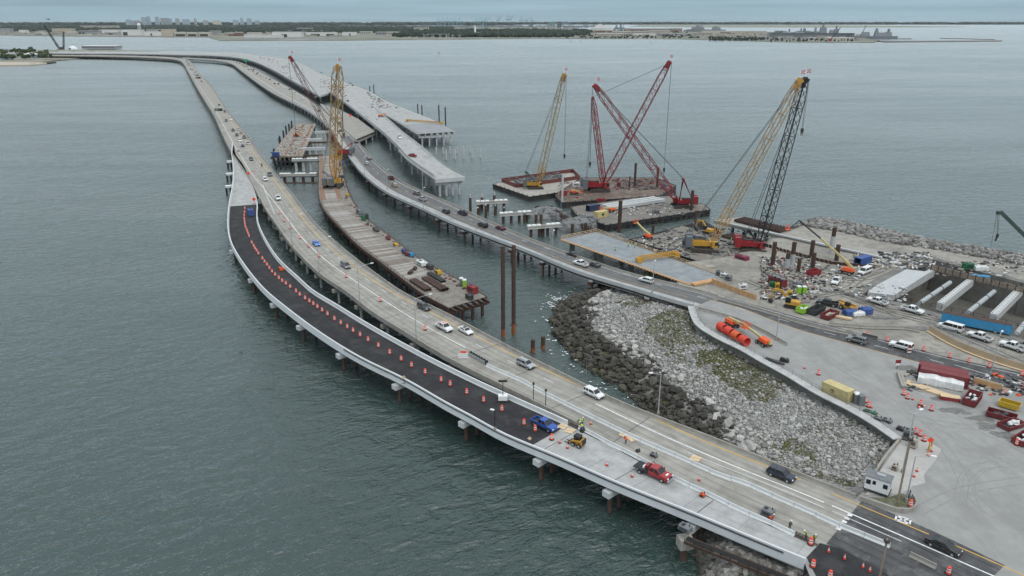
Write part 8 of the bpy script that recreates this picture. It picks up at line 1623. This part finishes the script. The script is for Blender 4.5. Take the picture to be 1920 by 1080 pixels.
# utility walkway along the outer side of the ramp end
t=thing('pipe_bridge','rusty steel service walkway carrying pipes below the ramp end','walkway',at(1330,1020,4));a,b_=at(1290,1008,4.2),at(1520,1098,4.2)
for o_ in (0,1.4):s=(b_-a).normalized().cross(Vector((0,0,1)))*o_;mb=MB();mb.bar(a+s,b_+s,.2,.45);mb.build('beam',RUST,t)
for o_ in (.3,.55,.8,1.05):s=(b_-a).normalized().cross(Vector((0,0,1)))*o_+Vector((0,0,.3));mb=MB();mb.tube(a+s,b_+s,.08,6);mb.build('pipe',STEELD,t)
for k in range(14):q=a.lerp(b_,k/13);s=(b_-a).normalized().cross(Vector((0,0,1)));mb=MB();mb.bar(q-s*.1,q+s*1.5,.12,.2);mb.bar(q+s*1.5,q+s*1.5+Vector((0,0,1)),.07,.07);mb.build('bracket',STEELD,t)
q=a+Vector((-.4,0,0));mb=MB();mb.box((q.x,q.y,3.4),(2.2,1.8,1.8),.2);mb.build('junction_box',CONC,t);mb=MB();mb.tube((q.x,q.y,-1),(q.x,q.y,2.5),.5,8);mb.build('pile',RUST,t)
# ------------------------------------------------------------------ people
def skin_mesh(V,E,Rr,name):
    me=bpy.data.meshes.new(name);me.from_pydata(V,E,[]);o=bpy.data.objects.new(name,me);COL.objects.link(o);m=o.modifiers.new('s','SKIN');sv=me.skin_vertices[0].data if me.skin_vertices else None
    if sv is None:bpy.context.view_layer.objects.active=o;bpy.ops.mesh.customdata_skin_add();sv=me.skin_vertices[0].data
    for d,r in zip(sv,Rr):d.radius=(r,r)
    sv[0].use_root=True;u=o.modifiers.new('d','SUBSURF');u.levels=1;u.render_levels=1;dg=bpy.context.evaluated_depsgraph_get();out=bpy.data.meshes.new_from_object(o.evaluated_get(dg));bpy.data.objects.remove(o);return out
def make_person(bend,vest):
    f=lambda x,z:(x+math.sin(bend)*max(0,z-.95),0,min(z,.95)+math.cos(bend)*max(0,z-.95))
    def P3(x,y,z):q=f(x,z);return (q[0],y,q[2])
    V=[P3(0,0,.95),P3(0,0,1.2),P3(0,0,1.42),P3(.01,0,1.55),P3(.03,0,1.68)] ;E=[(0,1),(1,2),(2,3),(3,4)];Rr=[.15,.15,.15,.06,.105]
    for s in (-1,1):
        k=len(V);V+=[(0,s*.1,.9),(.05,s*.11,.5),(-.02,s*.12,.08),(.14,s*.13,.05)];E+=[(0,k),(k,k+1),(k+1,k+2),(k+2,k+3)];Rr+=[.105,.075,.055,.045]
        k=len(V);V+=[P3(0,s*.2,1.42),(P3(.03,s*.25,1.15)),P3(.22,s*.22,.98+.1),P3(.29,s*.2,1.08)];E+=[(2,k),(k,k+1),(k+1,k+2),(k+2,k+3)];Rr+=[.07,.055,.045,.045]
    t=thing('person','','person');link_mesh('body',skin_mesh(V,E,Rr,'body'),mat('worker_clothes',(.07,.065,.06),.85,var=.2),t,True)
    mb=MB();mb.loft([[P3(a*.2*w,b_*.24*w,z) for a,b_ in ((.8,-.7),(1,0),(.8,.7),(-.8,.7),(-1,0),(-.8,-.7))] for z,w in ((.92,1.0),(1.15,1.0),(1.4,1.02),(1.5,.6))]);mb.build('vest',vest,t)
    h=P3(.03,0,1.74);mb=MB();mb.blob((h[0]+.03,0,h[2]-.06),(.1,.085,.12),1,8,5,.02);mb.build('face',mat('skin_tone',(.36,.2,.14),.6),t);mb=MB();mb.lathe((h[0],0,h[2]),[(.15,-.02),(.135,.03),(.1,.1),(.03,.13)],10);mb.build('hard_hat',WHITEP,t);return t
HV=mat('vest_yellow_green',(.45,.62,.03),.7,var=.05)
for i,(x,y,z,bd,v,lab) in enumerate([(1083,789,6.02,.9,HV,'worker in a yellow green vest bending by the barrier, left of the group'),(1092,790,6.02,.1,HV,'worker in a yellow green vest standing by the cone'),(1091,798,6.02,.9,HV,'worker in a yellow green vest crouching at the barrier end'),(1512,1002,6.02,.5,HV,'worker in a yellow vest leaning over the gap beside the end drum'),(1527,1007,6.02,.5,HV,'worker in a yellow vest farther along the gap past the drum'),(1447,972,6.02,.3,ORANGE,'worker in an orange vest beside the block pallet'),(1481,986,6.02,.8,STEELD,'worker in dark clothes crouching along the gap'),(1174,824,6.02,.6,ORANGE,'worker in orange beside the plywood sheets'),(1289,432,4.95,0,HV,'worker in a yellow vest alone on the work platform'),(1178,459,6.22,0,HV,'worker in a yellow vest at the slab railing, left one'),(1190,461,6.22,.1,HV,'worker in a yellow vest at the slab railing, right one'),(1154,466,6.22,1.1,HV,'worker bending over on the blue grey slab'),(1456,473,5.97,0,ORANGE,'worker in orange beside the black boomed crane'),(1371,451,4.95,0,HV,'worker in a yellow vest left of the tall red power pack'),(1366,475,4.95,0,HV,'worker in a yellow vest in front of the yellow crane'),(1637,561,5.97,0,ORANGE,'worker in orange beside the white pickup with open door')]):
    p=at(x,y,z+.9);place(f'person{bd}{v.name}',lambda:make_person(bd,v),Vector((p.x,p.y,z)),rB.rz(300)+i*1.3,lab,group=None)
# ------------------------------------------------------------------ the hazy air over the water
def haze():
    mb=MB();mb.box((0,15150,83),(54000,31700,186));m=bpy.data.materials.new('haze_air');m.use_nodes=True;nt=m.node_tree;nt.nodes.clear()
    o=nt.nodes.new("ShaderNodeOutputMaterial");v=nt.nodes.new("ShaderNodeVolumePrincipled");v.inputs['Density'].default_value=1.3e-5;v.inputs['Color'].default_value=(.86,.94,1,1);v.inputs['Anisotropy'].default_value=0.2
    nt.links.new(v.outputs[0],o.inputs['Volume']);tag(mb.build('haze',m),kind='stuff')
haze()
